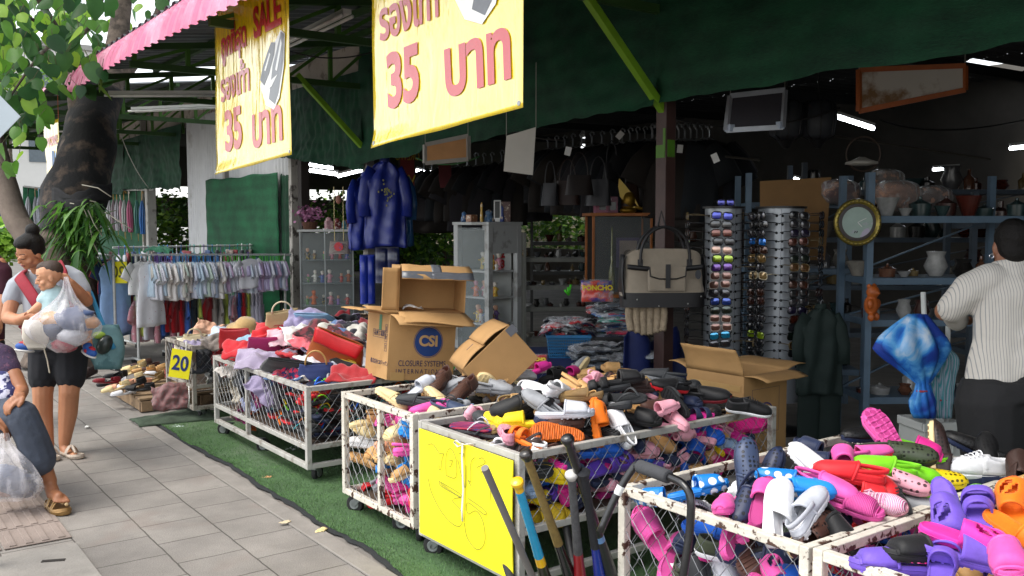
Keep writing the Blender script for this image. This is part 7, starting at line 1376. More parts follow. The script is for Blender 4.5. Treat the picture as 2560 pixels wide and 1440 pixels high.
p = at_d(2178, 770, 6.3); root = thing('clay_figure', 'orange clay animal figure hanging on the blue rack', 'figure', p); b = B(); b.ell((0, 0, .02), (.05, .05, .07)); b.ell((0, -.01, .11), (.045, .045, .045)); [b.ell((s*.03, 0, .15), .018) for s in (-1, 1)]; [b.ell((s*.045, -.02, .03), (.02, .02, .035)) for s in (-1, 1)]; [b.ell((s*.03, -.02, -.06), (.022, .025, .03)) for s in (-1, 1)]; b.ell((0, -.05, .105), (.018, .015, .013)); b.make('body', mat('#a4521c', .5, .2, 12), root, smooth=True, remesh=.006, relax=3)
# hanging dark green rain suit
p = at_d(2052, 770, 6.5); raincoat(p, 0, .66, 'dark green rain jacket hanging left of the blue rack', '#0c1f1b', motif=False, rough=.8); trous(at_d(2050, 925, 6.55), 0, .30, .62, 'dark green rain trousers hanging under the rain jacket', '#0c1f1b', .8)
# canvas bag on the post
p = at_d(1655, 745, 6.35); T = MX.Translation(p) @ MX.Rotation(R(4)-YAW, 4, 'Z'); root = thing('travel_bag', 'beige canvas travel bag with black trim hanging on the post', 'bag', T=T); CANV = mat('#8f8474', .9, .1, 14, .3, 240, sheen=.2); BLK = mat('#141315', .5, .1, 20, .1, 60); w2, h2, d2 = .285, .30, .12
b = B(); b.grid(lambda u, v: ((w2*(1-.10*v)+.012*fN(v*5, u*3))*abs(cos(2*pi*u))**.35*(1 if cos(2*pi*u) > 0 else -1), d2*(1-.55*v)*abs(sin(2*pi*u))**.6*(1 if sin(2*pi*u) > 0 else -1)*(1+.12*fN(u*7, v*4)), .02+h2*v-.02*cos(4*pi*u)*v), 48, 14, cu=True); b.make('body', CANV, root, smooth=True)
b = B(); b.grid(lambda u, v: ((w2*1.01)*abs(cos(2*pi*u))**.35*(1 if cos(2*pi*u) > 0 else -1), d2*1.03*abs(sin(2*pi*u))**.6*(1 if sin(2*pi*u) > 0 else -1), -.055+.10*v-.02*abs(cos(2*pi*u))*0), 48, 4, cu=True); b.make('base', BLK, root, smooth=True)
b = B(); b.grid(lambda u, v: (-w2*.93+2*w2*.93*u, -d2*(.78-.05*sin(pi*u))-.012, .205+.034*v-.02*sin(pi*u)), 24, 2); b.make('band', BLK, root, solid=.004, smooth=True)
b = B(); b.box((.0, -d2-.016, .13), (.26, .035, .15)); b.make('pocket', CANV, root, bevel=.014); b = B(); b.grid(lambda u, v: (-.125+.25*u, -d2-.038-.004*sin(v*3), .225-.085*v*(1-.35*(2*u-1)**4)), 14, 6); b.make('pocket_flap', CANV, root, solid=.005); b = B(); b.tube([(-.125, -d2-.043, .222), (-.12, -d2-.045, .16), (-.06, -d2-.045, .142), (.06, -d2-.045, .142), (.12, -d2-.045, .16), (.125, -d2-.043, .222)], .005, 6); b.box((0, -d2-.05, .16), (.032, .008, .16)); b.make('trim', BLK, root, smooth=False)
for s in (-1, 1): B().grid(lambda u, v: (s*(w2*.99-.004+.012*sin(pi*v)), -d2*.75*(1-.4*v)+d2*1.5*(1-.4*v)*u, .0+.30*v), 6, 10).make('side_trim', BLK, root, solid=.01, smooth=True)
for yy in (-1, 1):
    b = B(); b.tube([(.17*cos(pi*i/20), yy*.05-(.03 if yy < 0 else 0), .25+.24*sin(pi*i/20)**.8) for i in range(21)], .010, 10); [b.box((s*.17, yy*.07, .24), (.035, .02, .06)) for s in (-1, 1)]; b.make('handle', BLK, root, smooth=False)
b = B(); b.tube([(-.03, .03, .48), (0, .05, .60), (.03, .03, .48)], .008, 8); b.make('strap', BLK, root); b = B(); b.lathe([(.0, -.003), (.02, -.003), (.02, .003)], 14, T=MX.Translation((.21, -d2-.03, .17)) @ FF @ MX.Diagonal((1, 1.6, 1, 1))); b.make('tag', mat('#2a2d33', .4), root)
b = B(); [b.ell((x, -d2-.004, z), .006, nu=6, nv=4) for x, z in ((-.2, .0), (.15, -.03), (-.05, -.045), (.24, .02))]; b.make('stud', mat('#b8b8b4', .3, metal=.6), root)
# bundle of rope under it
root = thing('rope_bundle', 'bundle of braided cream rope hanging under the canvas bag', 'rope', at_d(1618, 745, 6.3)); b = B()
for k in range(6):
    x = -.11+k*.042; 
    for j in range(3): b.tube([(x+.016*cos(v*46+j*2.09)+.02*sin(v*3)*(k-2.5)*.3, -.03+.016*sin(v*46+j*2.09)+.03*sin(pi*v), .02-.27*v*(1-.05*abs(k-2.5))) for v in [i/40 for i in range(41)]], .013, 6, T=MX.Rotation(-YAW, 4, 'Z'))
b.make('rope', mat('#9a8a74', .95, .2, 30, .6, 150), root, smooth=True); b = B(); b.box((0, 0, .03), (.22, .03, .03), 0, MX.Rotation(-YAW, 4, 'Z')); b.make('binding', mat('#6a5a48', .9), root)
# baskets of packed ponchos
def basket(q, wd, dp, h, col, lab, yaw=0):
    T = MX.Translation(q) @ MX.Rotation(R(yaw)-YAW, 4, 'Z'); root = thing('plastic_basket', lab, 'basket', T=T, group='plastic baskets of packed ponchos'); m = mat(col, .4, .08, 10)
    b = B(); nx, nz = 18, 7
    for i in range(nx+1):
        x = -wd/2+wd*i/nx
        for y, s in ((-dp/2, 1), (dp/2, 1)): b.bar((x*.9, y*.9, 0), (x, y, h), .007, .004)
    for j in range(nz+1):
        z = h*j/nz; k = .9+.1*j/nz
        for y in (-dp/2, dp/2): b.bar((-wd/2*k, y*k, z), (wd/2*k, y*k, z), .004, .007)
        for x in (-wd/2, wd/2): b.bar((x*k, -dp/2*k, z), (x*k, dp/2*k, z), .004, .007)
    b.box((0, 0, .004), (wd*.9, dp*.9, .006)); b.make('lattice', m, root); b = B()
    for y in (-dp/2, dp/2): b.bar((-wd/2-.01, y, h), (wd/2+.01, y, h), .02, .025)
    for x in (-wd/2, wd/2): b.bar((x, -dp/2+.012, h), (x, dp/2-.012, h), .02, .025)
    b.make('rim', m, root, bevel=.004); return T
FILM = film('#e6e8ea', .04, .45, .06, .8)
PKM = {}
def packet(p, yaw, s, cols, lab, pit=0, txt=None):
    T = MX.Translation(p) @ MX.Rotation(R(yaw)-YAW, 4, 'Z') @ MX.Rotation(R(pit), 4, 'X'); root = thing('poncho_packet', lab, 'packet', T=T, group='packed ponchos in the baskets'); b = B(); sd_ = random.random()*50
    b.grid(lambda u, v: (s*.9*(u-.5)*(1+.06*fN(v*4, sd_)), s*.62*(v-.5), .022*sin(pi*u)**.5*sin(pi*v)**.5+.012*fN(u*6, v*6, sd_)), 12, 10); b.make('cloth', mat(cols[0], .3, .2, 20, coat=.5, col2=cols[1], c2lo=.48, c2hi=.56, c2scale=9), root, smooth=True, solid=.008)
    b.v = [(x*1.08, y*1.1, z+.012+.006*fN(x*60, y*60, sd_)) for x, y, z in b.v]; b.make('wrapper', FILM, root, smooth=True)
    if txt: text(txt, s*.2, MX.Translation((0, .05*s, .045)), mat('#d8c020', .5), root, bold=.002)
TB = at_d(1402, 872, 6.9)
o = B().box((0, 0, 0), (1.5, .7, .04)).make('table_top', mat('#1c2a5c', .8)) ; bpy.data.objects.remove(o)
root = thing('draped_table', 'table under a dark blue sheet carrying the poncho baskets', 'table', T=MX.Translation((TB.x, TB.y, 0)) @ MX.Rotation(-YAW, 4, 'Z')); b = B(); b.grid(lambda u, v: (-.25+1.35*u, -.05+.0*v-.02*fN(u*9, v*2)*(1-v)-.03*(1-v)*sin(u*30)*.5, .56*v+.0), 60, 8); b.grid(lambda u, v: (-.25+1.35*u, -.05+.7*v, .56), 6, 4); b.make('sheet', mat('#152352', .7, .15, 4), root, smooth=True, ang=50)
for x, y in ((-.2, .05), (1.05, .05), (-.2, .6), (1.05, .6)): B().box((x, y, .27), (.04, .04, .54)).make('leg', GALV, root)
TT = root.matrix_world.copy()
b1 = basket(TT @ V((.06, .12, .565)), .32, .24, .16, '#1c6a9c', 'bright blue plastic basket heaped with packed ponchos')
b2 = basket(TT @ V((.44, .18, .565)), .36, .26, .14, '#141416', 'black plastic basket right of the blue one'); b3 = basket(TT @ V((.40, .36, .72)), .36, .24, .14, '#141416', 'black plastic basket raised at the back'); b4 = basket(TT @ V((.66, .34, .70)), .3, .24, .12, '#17171a', 'black plastic basket behind the rope bundle')
rnd = random.Random(31)
RW = [('#b01820', '#d8d8dc'), ('#1c2440', '#b01820'), ('#d0d0d6', '#b01820'), ('#20242c', '#c8ccd0')]; MXC = [('#20a08a', '#d0d4d8'), ('#d2521a', '#1c2440'), ('#1c2440', '#9aa4b4'), ('#c03050', '#20222a'), ('#2a6ab0', '#d0d4d8')]; BKP = [('#15171c', '#5a6470'), ('#1c2230', '#7a8490')]
for i in range(26): packet(b1 @ V((rnd.uniform(-.16, .16), rnd.uniform(-.12, .10), .15+.11*rnd.random())), rnd.uniform(0, 360), .17, rnd.choice(RW), 'red and white packed poncho heaped in the blue basket', rnd.gauss(0, 20))
for i in range(22): packet(b2 @ V((rnd.uniform(-.05, .05), rnd.uniform(-.06, .04), .14+i*.012)), rnd.gauss(0, 12), .30, rnd.choice(MXC+BKP), 'folded packed poncho stacked in the front black basket', rnd.gauss(0, 4))
for i in range(8): packet(b3 @ V((rnd.uniform(-.1, .0), rnd.uniform(-.06, .04), .13+i*.010)), rnd.gauss(0, 40), .2, rnd.choice(MXC+RW), 'packed poncho in the raised black basket', rnd.gauss(0, 10))
for i in range(16): packet(b4 @ V((rnd.uniform(-.04, .04), rnd.uniform(-.04, .04), .12+i*.013)), rnd.gauss(0, 10), .26, rnd.choice(MXC), 'folded packed poncho stacked behind the rope bundle', rnd.gauss(0, 4))
for i in range(26): packet(TT @ V((.32+rnd.uniform(-.14, .30), -.12+rnd.uniform(-.02, .1), .50+i*.007)), rnd.gauss(0, 14), .30, rnd.choice(BKP), 'black packed raincoat in the stack before the baskets', rnd.gauss(0, 6))
o = B().box((0, 0, 0), (.7, .3, .46)).make('stand', mat('#1a1c22', .8, .2), loc=TT @ V((.42, -.1, .25))); o.rotation_euler = (0, 0, -YAW); tag(o, 'low dark stand under the stack of black packed raincoats', 'stand')
packet(at_d(1492, 728, 6.85), 4, .26, ('#c8321a', '#3a2a8a'), 'upright red and purple poncho packet on the raised basket', 72, 'PONCHO'); packet(at_d(1340, 905, 5.9), -8, .15, ('#b8141c', '#c8321a'), 'red packet with yellow lettering beside the tipped carton', 70, 'PONCHO')
q = at_d(1422, 738, 6.9); b = B(); [b.tube([q, q+V((s*.03-.01, 0, .06+.02*s))], .008, 6) for s in (-1, 0, 1)]; tag(b.make('clothes_peg', mat('#3fbf1c', .4), smooth=True), 'bright green plastic clip on the raised basket', 'clip')
b = B(); p0, p1 = at_d(1560, 845, 6.6), at_d(1705, 830, 6.9); b.grid(lambda u, v: p0.lerp(p1, u)+V((.03*fN(u*6, v*3), .03*sin(u*14), -.75*v+.12*fN(u*3, 1))), 24, 14); tag(b.make('blue_tarp', mat('#12235e', .6, .2, 5, .2, 20), smooth=True, solid=.004), 'dark blue sheet hanging behind the post', 'sheet')
# parasols in a white box, right
p = at_d(2325, 1110, 4.9); p.z = 0; T = MX.Translation(p) @ MX.Rotation(R(10)-YAW, 4, 'Z'); zt = at_d(2325, 1045, 4.9).z
root = thing('white_bin', 'white plastic bin holding folded parasols beside the striped shirt woman', 'bin', T=T); m = mat('#b4b6b2', .5, .06, 8); b = B(); b.box((0, -.11, zt/2), (.22, .01, zt)); b.box((0, .11, zt/2), (.22, .01, zt)); b.box((-.105, 0, zt/2), (.01, .208, zt)); b.box((.105, 0, zt/2), (.01, .208, zt)); b.box((0, 0, .01), (.2, .2, .015)); b.make('body', m, root); b = B(); b.box((0, -.12, zt-.02), (.25, .014, .045)); b.box((-.12, 0, zt-.02), (.014, .22, .045)); [b.box((x, -.118, zt-.10), (.012, .01, .12)) for x in (-.04, .05)]; b.make('rim', m, root, bevel=.004)
def cloudy():
    m = fresh('#14409c', .7); tc = nd(m, 'ShaderNodeTexCoord'); n = nd(m, 'ShaderNodeTexNoise', Scale=5.5, Detail=6.0, Distortion=.5); lk(m, tc.outputs['Object'], n.inputs[0]); cr = nd(m, 'ShaderNodeValToRGB'); lk(m, n.outputs[0], cr.inputs[0]); e = cr.color_ramp.elements; e[0].position = .42; e[0].color = (*S('#0f3590'), 1); e[1].position = .68; e[1].color = (*S('#c4d4e4'), 1); k = e.new(.52); k.color = (*S('#1c6fc4'), 1); k = e.new(.59); k.color = (*S('#5aa4dc'), 1); lk(m, cr.outputs[0], m.node_tree.nodes['Principled BSDF'].inputs['Base Color']); return m
def parasol(px, y0, y1, d, wpx, m, lab, prof, yaw=0):
    a, c = at_d(px[0], y0, d), at_d(px[1], y1, d); root = thing('folded_parasol', lab, 'parasol', c); L = (a-c).length; b = B()
    def f(u, v):
        k = v*(len(prof)-1); j = min(len(prof)-2, int(k)); g = k-j; r = (prof[j]+(prof[j+1]-prof[j])*g)*wpx/FPX*d; pl_ = 1+.34*abs(cos(4.5*2*pi*u+v*3))-.2+.08*fN(u*9, v*5)
        ax = a.lerp(c, v); return ax+CR*(r*pl_*cos(2*pi*u))-CF*(r*.55*pl_*sin(2*pi*u))-CR*(r*.30)
    b.grid(f, 56, 18, cu=True); b.make('canopy', m, root, w=True, smooth=True, solid=.002)
    t, bt = at_d(px[0]+8, y0-55, d), at_d(px[1]+4, y1+30, d); B().tube([t, bt], .013, 12).make('pole', mat('#c4c6c2', .4), root, w=True, smooth=True)
    q = a.lerp(c, .74); o = B().tube([q+CR*(.028*cos(2*pi*i/12)-.02)+CF*(.024*sin(2*pi*i/12)) for i in range(12)], .006, 6, closed=True); o.make('tie', mat('#a83a44', .7), root, w=True)
    return root
parasol((2300, 2318), 785, 1045, 4.75, 100, cloudy(), 'folded blue parasol printed with clouds', [.2, .42, .62, .8, .86, .72, .52, .34, .16, .2, .3, .3, .24])
parasol((2362, 2362), 870, 1045, 4.85, 70, banded('#2a8a90', '#a4aabc', 30.), 'folded teal and grey striped parasol', [.2, .62, .6, .5, .42, .36, .34, .32, .3])
# ================================================================ PEOPLE
SKIN = lambda c: mat(c, .5, .07, 14, .06, 120, sss=.12)
def blob(name, items, m, root, vox=.007, relax=4, w=True):
    """one continuous surface grown round limbs ('t', points, radii[, flat]) and lumps ('e', centre, radii[, matrix])"""
    b = B()
    for it in items:
        if it[0] == 't':
            pts = [V(p) for p in it[1]]; r = it[2]; b.tube(pts, r, 12, flat=it[3] if len(it) > 3 else 1., up0=CF if len(it) > 3 else None)
            for p, q in ((pts[0], r[0]), (pts[-1], r[-1])): b.ell(p, q*.98 if len(it) < 4 else q*.6, nu=10, nv=7)
            for p, q in list(zip(pts, r))[1:-1]: b.ell(p, q*(1.0 if len(it) < 4 else .7), nu=10, nv=7)
        else: b.ell(it[1], it[2], T=it[3] if len(it) > 3 else None)
    return b.make(name, m, root, w=w, smooth=True, remesh=vox, relax=relax)
def hand(c, fwd, up, k=1., curl=.6):
    """palm with five fingers of different lengths; fwd along the fingers, up out of the back of the hand"""
    f = V(fwd).normalized(); u = V(up); u = (u-f*u.dot(f)).normalized(); s = f.cross(u); c = V(c); out = [('t', [c-f*.02*k, c+f*.02*k+s*.0, c+f*.05*k], [.024*k, .030*k, .028*k], .55)]
    out += [('t', [c+s*q*k+f*.0, c+s*q*k+f*.05*k], [.012*k, .0105*k]) for q in (-.026, -.009, .009, .026)]
    for q, l in ((-.029, .060), (-.0095, .074), (.0095, .070), (.029, .052)):
        p0 = c+s*q*k+f*.052*k; d1 = (f-u*curl*.5).normalized(); p1 = p0+d1*l*.45*k; d2 = (f*.75-u*curl).normalized(); p2 = p1+d2*l*.32*k; d3 = (f*.4-u*curl*1.3).normalized(); out.append(('t', [p0, p1, p2, p2+d3*l*.25*k], [.0098*k, .009*k, .0082*k, .0072*k]))
    out.append(('t', [c-s*.028*k-f*.002*k, c-s*.046*k+f*.022*k-u*.006, c-s*.050*k+f*.048*k-u*.014], [.013*k, .011*k, .009*k])); return out
def head(T, s=1.):
    """adult head in a frame: x to its left ear, -y out of the face, z up; chin to crown 0.22"""
    it = [('e', (0, .015*s, .03*s), (.074*s, .092*s, .088*s), T), ('e', (0, -.016*s, -.022*s), (.060*s, .066*s, .078*s), T), ('e', (0, -.052*s, -.078*s), (.030*s, .026*s, .020*s), T), ('e', (0, -.086*s, -.012*s), (.0085*s, .014*s, .024*s), T), ('e', (0, -.094*s, -.026*s), (.014*s, .012*s, .010*s), T), ('e', (0, -.076*s, -.052*s), (.022*s, .011*s, .006*s), T), ('e', (0, -.074*s, -.061*s), (.019*s, .011*s, .006*s), T)]
    for q in (-1, 1): it += [('e', (q*.028*s, -.066*s, .004*s), (.020*s, .014*s, .012*s), T), ('e', (q*.040*s, -.050*s, -.030*s), (.024*s, .022*s, .022*s), T), ('e', (q*.076*s, .008*s, -.008*s), (.008*s, .018*s, .030*s), T), ('e', (q*.03*s, -.068*s, .022*s), (.024*s, .010*s, .007*s), T), ('e', (q*.045*s, -.01*s, -.055*s), (.02*s, .03*s, .025*s), T)]
    return it
def face(root, T, s=1., closed=True, lip='#8a4a44', brow='#231a18'):
    b = B()
    for q in (-1, 1): b.tube([(q*(.013+.032*i/6)*s, (-.0835+.018*(i/6)**2)*s, (.029+.006*sin(pi*i/6))*s) for i in range(7)], [.0022*s]*7, 6, T=T)
    b.make('eyebrow', mat(brow, .8), root, w=True, smooth=True); b = B()
    for q in (-1, 1): b.tube([(q*(.014+.030*i/6)*s, (-.0835+.016*(i/6)**2)*s, (.0-.003*sin(pi*i/6))*s) for i in range(7)], [.0012*s, .002*s, .0026*s, .0028*s, .0026*s, .002*s, .0012*s], 6, T=T)
    b.make('eyelash', mat('#17110f', .7), root, w=True, smooth=True)
    b = B(); b.ell((0, -.0795*s, -.0525*s), (.021*s, .009*s, .0046*s), T=T); b.ell((0, -.078*s, -.0605*s), (.018*s, .009*s, .0052*s), T=T); b.make('lips', mat(lip, .45), root, w=True, smooth=True)
# ---- standing woman with the baby
D1 = 6.20; m1 = D1/FPX
def P1(px, py, dy=0.): return at_d(px, py, D1+dy)
SK1 = SKIN('#b47c5a')
wm = thing('person', 'woman in pale grey shirt and black shorts carrying a baby and a plastic bag', 'person', P1(150, 1146))
TH = MX.Translation(P1(74, 632, -.06)) @ MX.Rotation(-YAW, 4, 'Z') @ MX.Rotation(R(-24), 4, 'Z') @ MX.Rotation(R(9), 4, 'Y') @ MX.Rotation(R(26), 4, 'X')
def footy(a, toe, k=1.): a, toe = V(a), V(toe); return [('t', [a+V((0, 0, .0)), a.lerp(toe, .35)+V((0, 0, -.035)), a.lerp(toe, .8)+V((0, 0, -.012))], [.034*k, .036*k, .030*k])]+[('t', [a.lerp(toe, .8)+(toe-a).cross(V((0, 0, 1))).normalized()*q*k+V((0, 0, -.014)), a.lerp(toe, l)+(toe-a).cross(V((0, 0, 1))).normalized()*q*1.15*k+V((0, 0, -.018))], [r_*k, r_*.9*k]) for q, l, r_ in ((-.028, 1.08, .013), (-.011, 1.07, .010), (.003, 1.04, .009), (.016, 1.0, .0085), (.028, .95, .008))]
body = head(TH, .98)+[('t', [P1(88, 655, .02), P1(108, 690, .05), P1(115, 720, .06)], [.05, .054, .075]),
 ('t', [P1(112, 715, .06), P1(118, 780, .07), P1(125, 850, .07)], [.13, .135, .14], .7),
 ('t', [P1(50, 712, .05), P1(34, 740, .02), P1(20, 792, -.03)], [.056, .05, .044]), ('t', [P1(20, 795, -.03), P1(48, 800, -.14), P1(76, 788, -.22)], [.043, .038, .028]),
 ('t', [P1(178, 695, .05), P1(196, 718, .03), P1(217, 752, .0)], [.056, .05, .043]), ('t', [P1(217, 752, 0), P1(196, 728, -.10), P1(176, 706, -.17)], [.042, .036, .027]),
 ('t', [P1(112, 880, .06), P1(107, 985, .04), P1(108, 1035, .06), P1(121, 1115, .06)], [.094, .066, .062, .038]), ('t', [P1(180, 880, .06), P1(173, 980, .03), P1(170, 1035, .06), P1(161, 1108, .07)], [.094, .066, .062, .038])]
body += footy(P1(121, 1120, .06), P1(133, 1152, -.10))+footy(P1(160, 1115, .07), P1(192, 1143, -.03))
body += hand(P1(82, 788, -.24), CR*.8+V((0, 0, -.1)), -CF+V((0, 0, .5)), .85)+hand(P1(170, 700, -.18), CR*-.5+V((0, 0, .6)), CR+V((0, 0, .3)), .85, .9)
blob('body', body, SK1, wm, .0065, 3); face(wm, TH, .98)
HR = mat('#0d0a08', .5, .3, 60, .6, 180, spec=.22, detail=6.)
blob('hair', [('e', (0, .030, .050), (.083, .090, .083), TH), ('e', (0, -.010, .086), (.066, .066, .042), TH), ('e', (.062, .03, .028), (.024, .052, .05), TH), ('e', (-.062, .03, .028), (.024, .052, .05), TH), ('e', (.0, .075, .135), (.046, .046, .044), TH), ('e', (0, .065, .0), (.055, .045, .05), TH)], HR, wm, .006, 2)
SH1 = mat('#9ba0a8', .85, .06, 10, .25, 22, sheen=.2)
blob('shirt', [('t', [P1(88, 700, .07), P1(112, 700, .07), P1(140, 692, .07)], [.075, .09, .075]), ('t', [P1(114, 715, .06), P1(120, 780, .07), P1(126, 862, .07)], [.158, .16, .165], .72), ('t', [P1(68, 702, .05), P1(44, 718, .04), P1(30, 748, .02)], [.078, .074, .066]), ('t', [P1(165, 690, .05), P1(186, 700, .045), P1(204, 728, .03)], [.078, .074, .066])], SH1, wm, .009, 5)
SHB = mat('#17191f', .85, .1, 12, .2, 60)
blob('shorts', [('t', [P1(142, 852, .07), P1(144, 880, .06)], [.19, .195], .72), ('t', [P1(116, 880, .06), P1(108, 946, .05)], [.115, .098]), ('t', [P1(178, 880, .06), P1(177, 946, .05)], [.115, .098])], SHB, wm, .009, 4)
CAR = mat('#86182a', .8, .12, 14, .25, 90)
b = B()
for pts in ([(58, 682, .02), (48, 692, -.07), (62, 712, -.12), (84, 745, -.16), (105, 778, -.2)], [(144, 668, .05), (153, 664, -.06), (163, 684, -.13), (167, 714, -.18)]): b.tube([P1(*p) for p in pts], .040, 10, flat=.38, up0=-CF)
b.tube([P1(*p) for p in ((62, 795, -.02), (60, 830, -.06), (66, 870, -.04))], .03, 10, flat=.4, up0=CR); b.tube([P1(*p) for p in ((60, 815, .0), (110, 850, -.14), (180, 850, -.12), (212, 830, .02))], .04, 10, flat=.45); b.ell(P1(145, 790, -.22), (.12, .09, .12))
b.make('baby_carrier', CAR, wm, w=True, smooth=True)
for a, t in ((P1(121, 1120, .06), P1(133, 1152, -.10)), (P1(160, 1115, .07), P1(192, 1143, -.03))):
    f = (t-a); f.z = 0; L = f.length; f.normalize(); sd_ = f.cross(V((0, 0, 1))); c = (a+t)/2; c.z = .0; b = B(); Tm = MX(((f.x, sd_.x, 0, c.x+f.x*.015), (f.y, sd_.y, 0, c.y+f.y*.015), (0, 0, 1, .002), (0, 0, 0, 1))); s_ = sole_mesh(.026, .01); b.add(s_.v, [q[::-1] for q in s_.f], 0, Tm @ MX.Diagonal((.98, 1.05, 1, 1)))
    b.tube([Tm @ V((.0, q*.045, .02+.055*(1-abs(q)**2.2))) for q in (-1, -.7, -.35, 0, .35, .7, 1)], .017, 8, flat=.3); b.tube([Tm @ V((.02, 0, .075)), Tm @ V((.075, .01, .04))], .008, 8)
    b.make('sandal', mat('#b3a596', .6, .15, 30), wm, w=True, smooth=True, ang=50)
# baby
SK2 = SKIN('#c68f6c'); TB_ = MX.Translation(P1(122, 694, -.30)) @ MX.Rotation(-YAW, 4, 'Z') @ MX.Rotation(R(-58), 4, 'Z') @ MX.Rotation(R(10), 4, 'X')
bb = thing('person', 'baby with short dark hair and blue red shoes carried in a maroon sling', 'person', P1(140, 790, -.3))
P2 = lambda px, py, dy=0.: P1(px, py, -.28+dy)
blob('body', head(TB_, .82)+[('e', (0, .01, .03), (.066, .08, .074), TB_), ('t', [P2(126, 715, .02), P2(135, 740, .02)], [.035, .05]), ('t', [P2(135, 745, .02), P2(140, 790, .03), P2(142, 830, .03)], [.07, .085, .085]), ('t', [P2(112, 742, 0), P2(102, 762, -.03), P2(84, 776, -.05)], [.032, .03, .024]), ('t', [P2(110, 820, 0), P2(80, 826, -.04), P2(70, 858, -.02)], [.055, .046, .032]), ('t', [P2(170, 825, 0), P2(212, 828, -.02), P2(219, 866, 0)], [.055, .046, .032])]+hand(P2(80, 778, -.05), -CR+V((0, 0, -.2)), V((0, 0, 1)), .5), SK2, bb, .005, 3)
face(bb, TB_, .82, lip='#a0605a')
blob('hair', [('e', (0, .02, .045), (.064, .078, .066), TB_), ('e', (0, .0, .07), (.045, .06, .04), TB_)], mat('#3a2a20', .6, .3, 50, .4, 160), bb, .006, 2)
blob('romper', [('t', [P2(133, 742, .02), P2(140, 790, .03), P2(142, 835, .03)], [.082, .098, .1]), ('t', [P2(120, 738, 0), P2(108, 750, -.02)], [.045, .042])], mat('#a9c4c8', .85, .08, 14, .2, 60), bb, .007, 3)
for px, py, q in ((66, 868, -1), (222, 876, 1)):
    c = P2(px, py, -.02); Tm = MX.Translation(c) @ MX.Rotation(-YAW+(pi+.2 if q < 0 else -.4), 4, 'Z') @ MX.Rotation(R(-8 if q < 0 else 24), 4, 'Y'); b = B(); b.ell((.01, 0, .0), (.058, .030, .030), 0, Tm); b.ell((-.02, 0, .02), (.032, .028, .03), 0, Tm); o = b.make('shoe', mat('#1f4f9c', .6, .1, 20), bb, w=True, smooth=True); b = B(); b.ell((.008, 0, -.022), (.062, .033, .012), 0, Tm); b.make('shoe_sole', mat('#c8c6c2', .6), o, smooth=True); b = B(); b.ell((.02, 0, .024), (.028, .018, .012), 0, Tm); b.ell((.0, -.026, .0), (.014, .008, .012), 0, Tm); b.make('shoe_patch', mat('#a81c2c', .6), o, smooth=True)
# plastic bag in her hand, clothes inside
CLEAR = film('#e6e2e6', .13, .42, .14, .9)
bg_ = thing('plastic_bag', 'clear plastic bag of folded clothes held up by the woman with the baby', 'bag', P1(165, 880, -.4)); b = B()
prof = [(165, .012), (166, .02), (168, .035), (167, .06), (165, .10), (163, .15), (162, .20), (160, .235), (158, .23), (156, .19), (154, .11), (153, .03)]
def bf(u, v):
    k = v*(len(prof)-1); j = min(len(prof)-2, int(k)); g = k-j; cx = prof[j][0]+(prof[j+1][0]-prof[j][0])*g; r = prof[j][1]+(prof[j+1][1]-prof[j][1])*g; a = 2*pi*u; fold = 1+.07*sin(a*9+v*3)*(1-v)+.10*fN(u*5, v*4, 3)
    return P1(cx, 692+190*v, -.40)+CR*(r*fold*cos(a))+CF*(r*.62*fold*sin(a))
b.grid(bf, 72, 26, cu=True); b.make('film', CLEAR, bg_, w=True, smooth=True)
for i, (px, py, c, s, nm) in enumerate(((188, 798, '#34466a', .115, 'denim_bundle'), (130, 800, '#b87c22', .075, 'ochre_bundle'), (226, 806, '#a86c16', .055, 'ochre_bundle'), (176, 842, '#b4b4ba', .085, 'white_bundle'), (160, 862, '#942c3c', .07, 'red_bundle'), (136, 826, '#2c3850', .085, 'denim_bundle'))):
    b = B(); c_ = P1(px, py, -.39); b.grid(lambda u, v: c_+CR*(s*(1+(.5*fN(u*6+i, v*6)+.25*fN(u*15, v*13, i)))*cos(2*pi*u)*sin(pi*v)**.6)+CF*(s*.7*sin(2*pi*u)*sin(pi*v))-V((0, 0, s*.68*(1+.2*fN(u*5, v*5, i))*cos(pi*v))), 26, 14, cu=True); b.make(nm, cloth_col(c), bg_, w=True, smooth=True)
bg2 = thing('carry_bag', 'small cream drawstring bag hanging in front of the baby', 'bag', P1(85, 830, -.38)); b = B(); b.grid(lambda u, v: P1(82+18*v*(1-.5*v), 800+75*v, -.42)+CR*((.05+.035*sin(pi*v))*cos(2*pi*u)*(1+.1*fN(u*4, v*4)))+CF*(.03*sin(2*pi*u)*sin(pi*min(1, v+.15))), 24, 12, cu=True); b.make('pouch', cloth_col('#c4bcae'), bg2, w=True, smooth=True, solid=.003); B().tube([P1(110, 872, -.42), P1(118, 900, -.40), P1(124, 932, -.38)], .010, 6, flat=.4).make('cord', cloth_col('#b8ae98'), bg2, w=True)
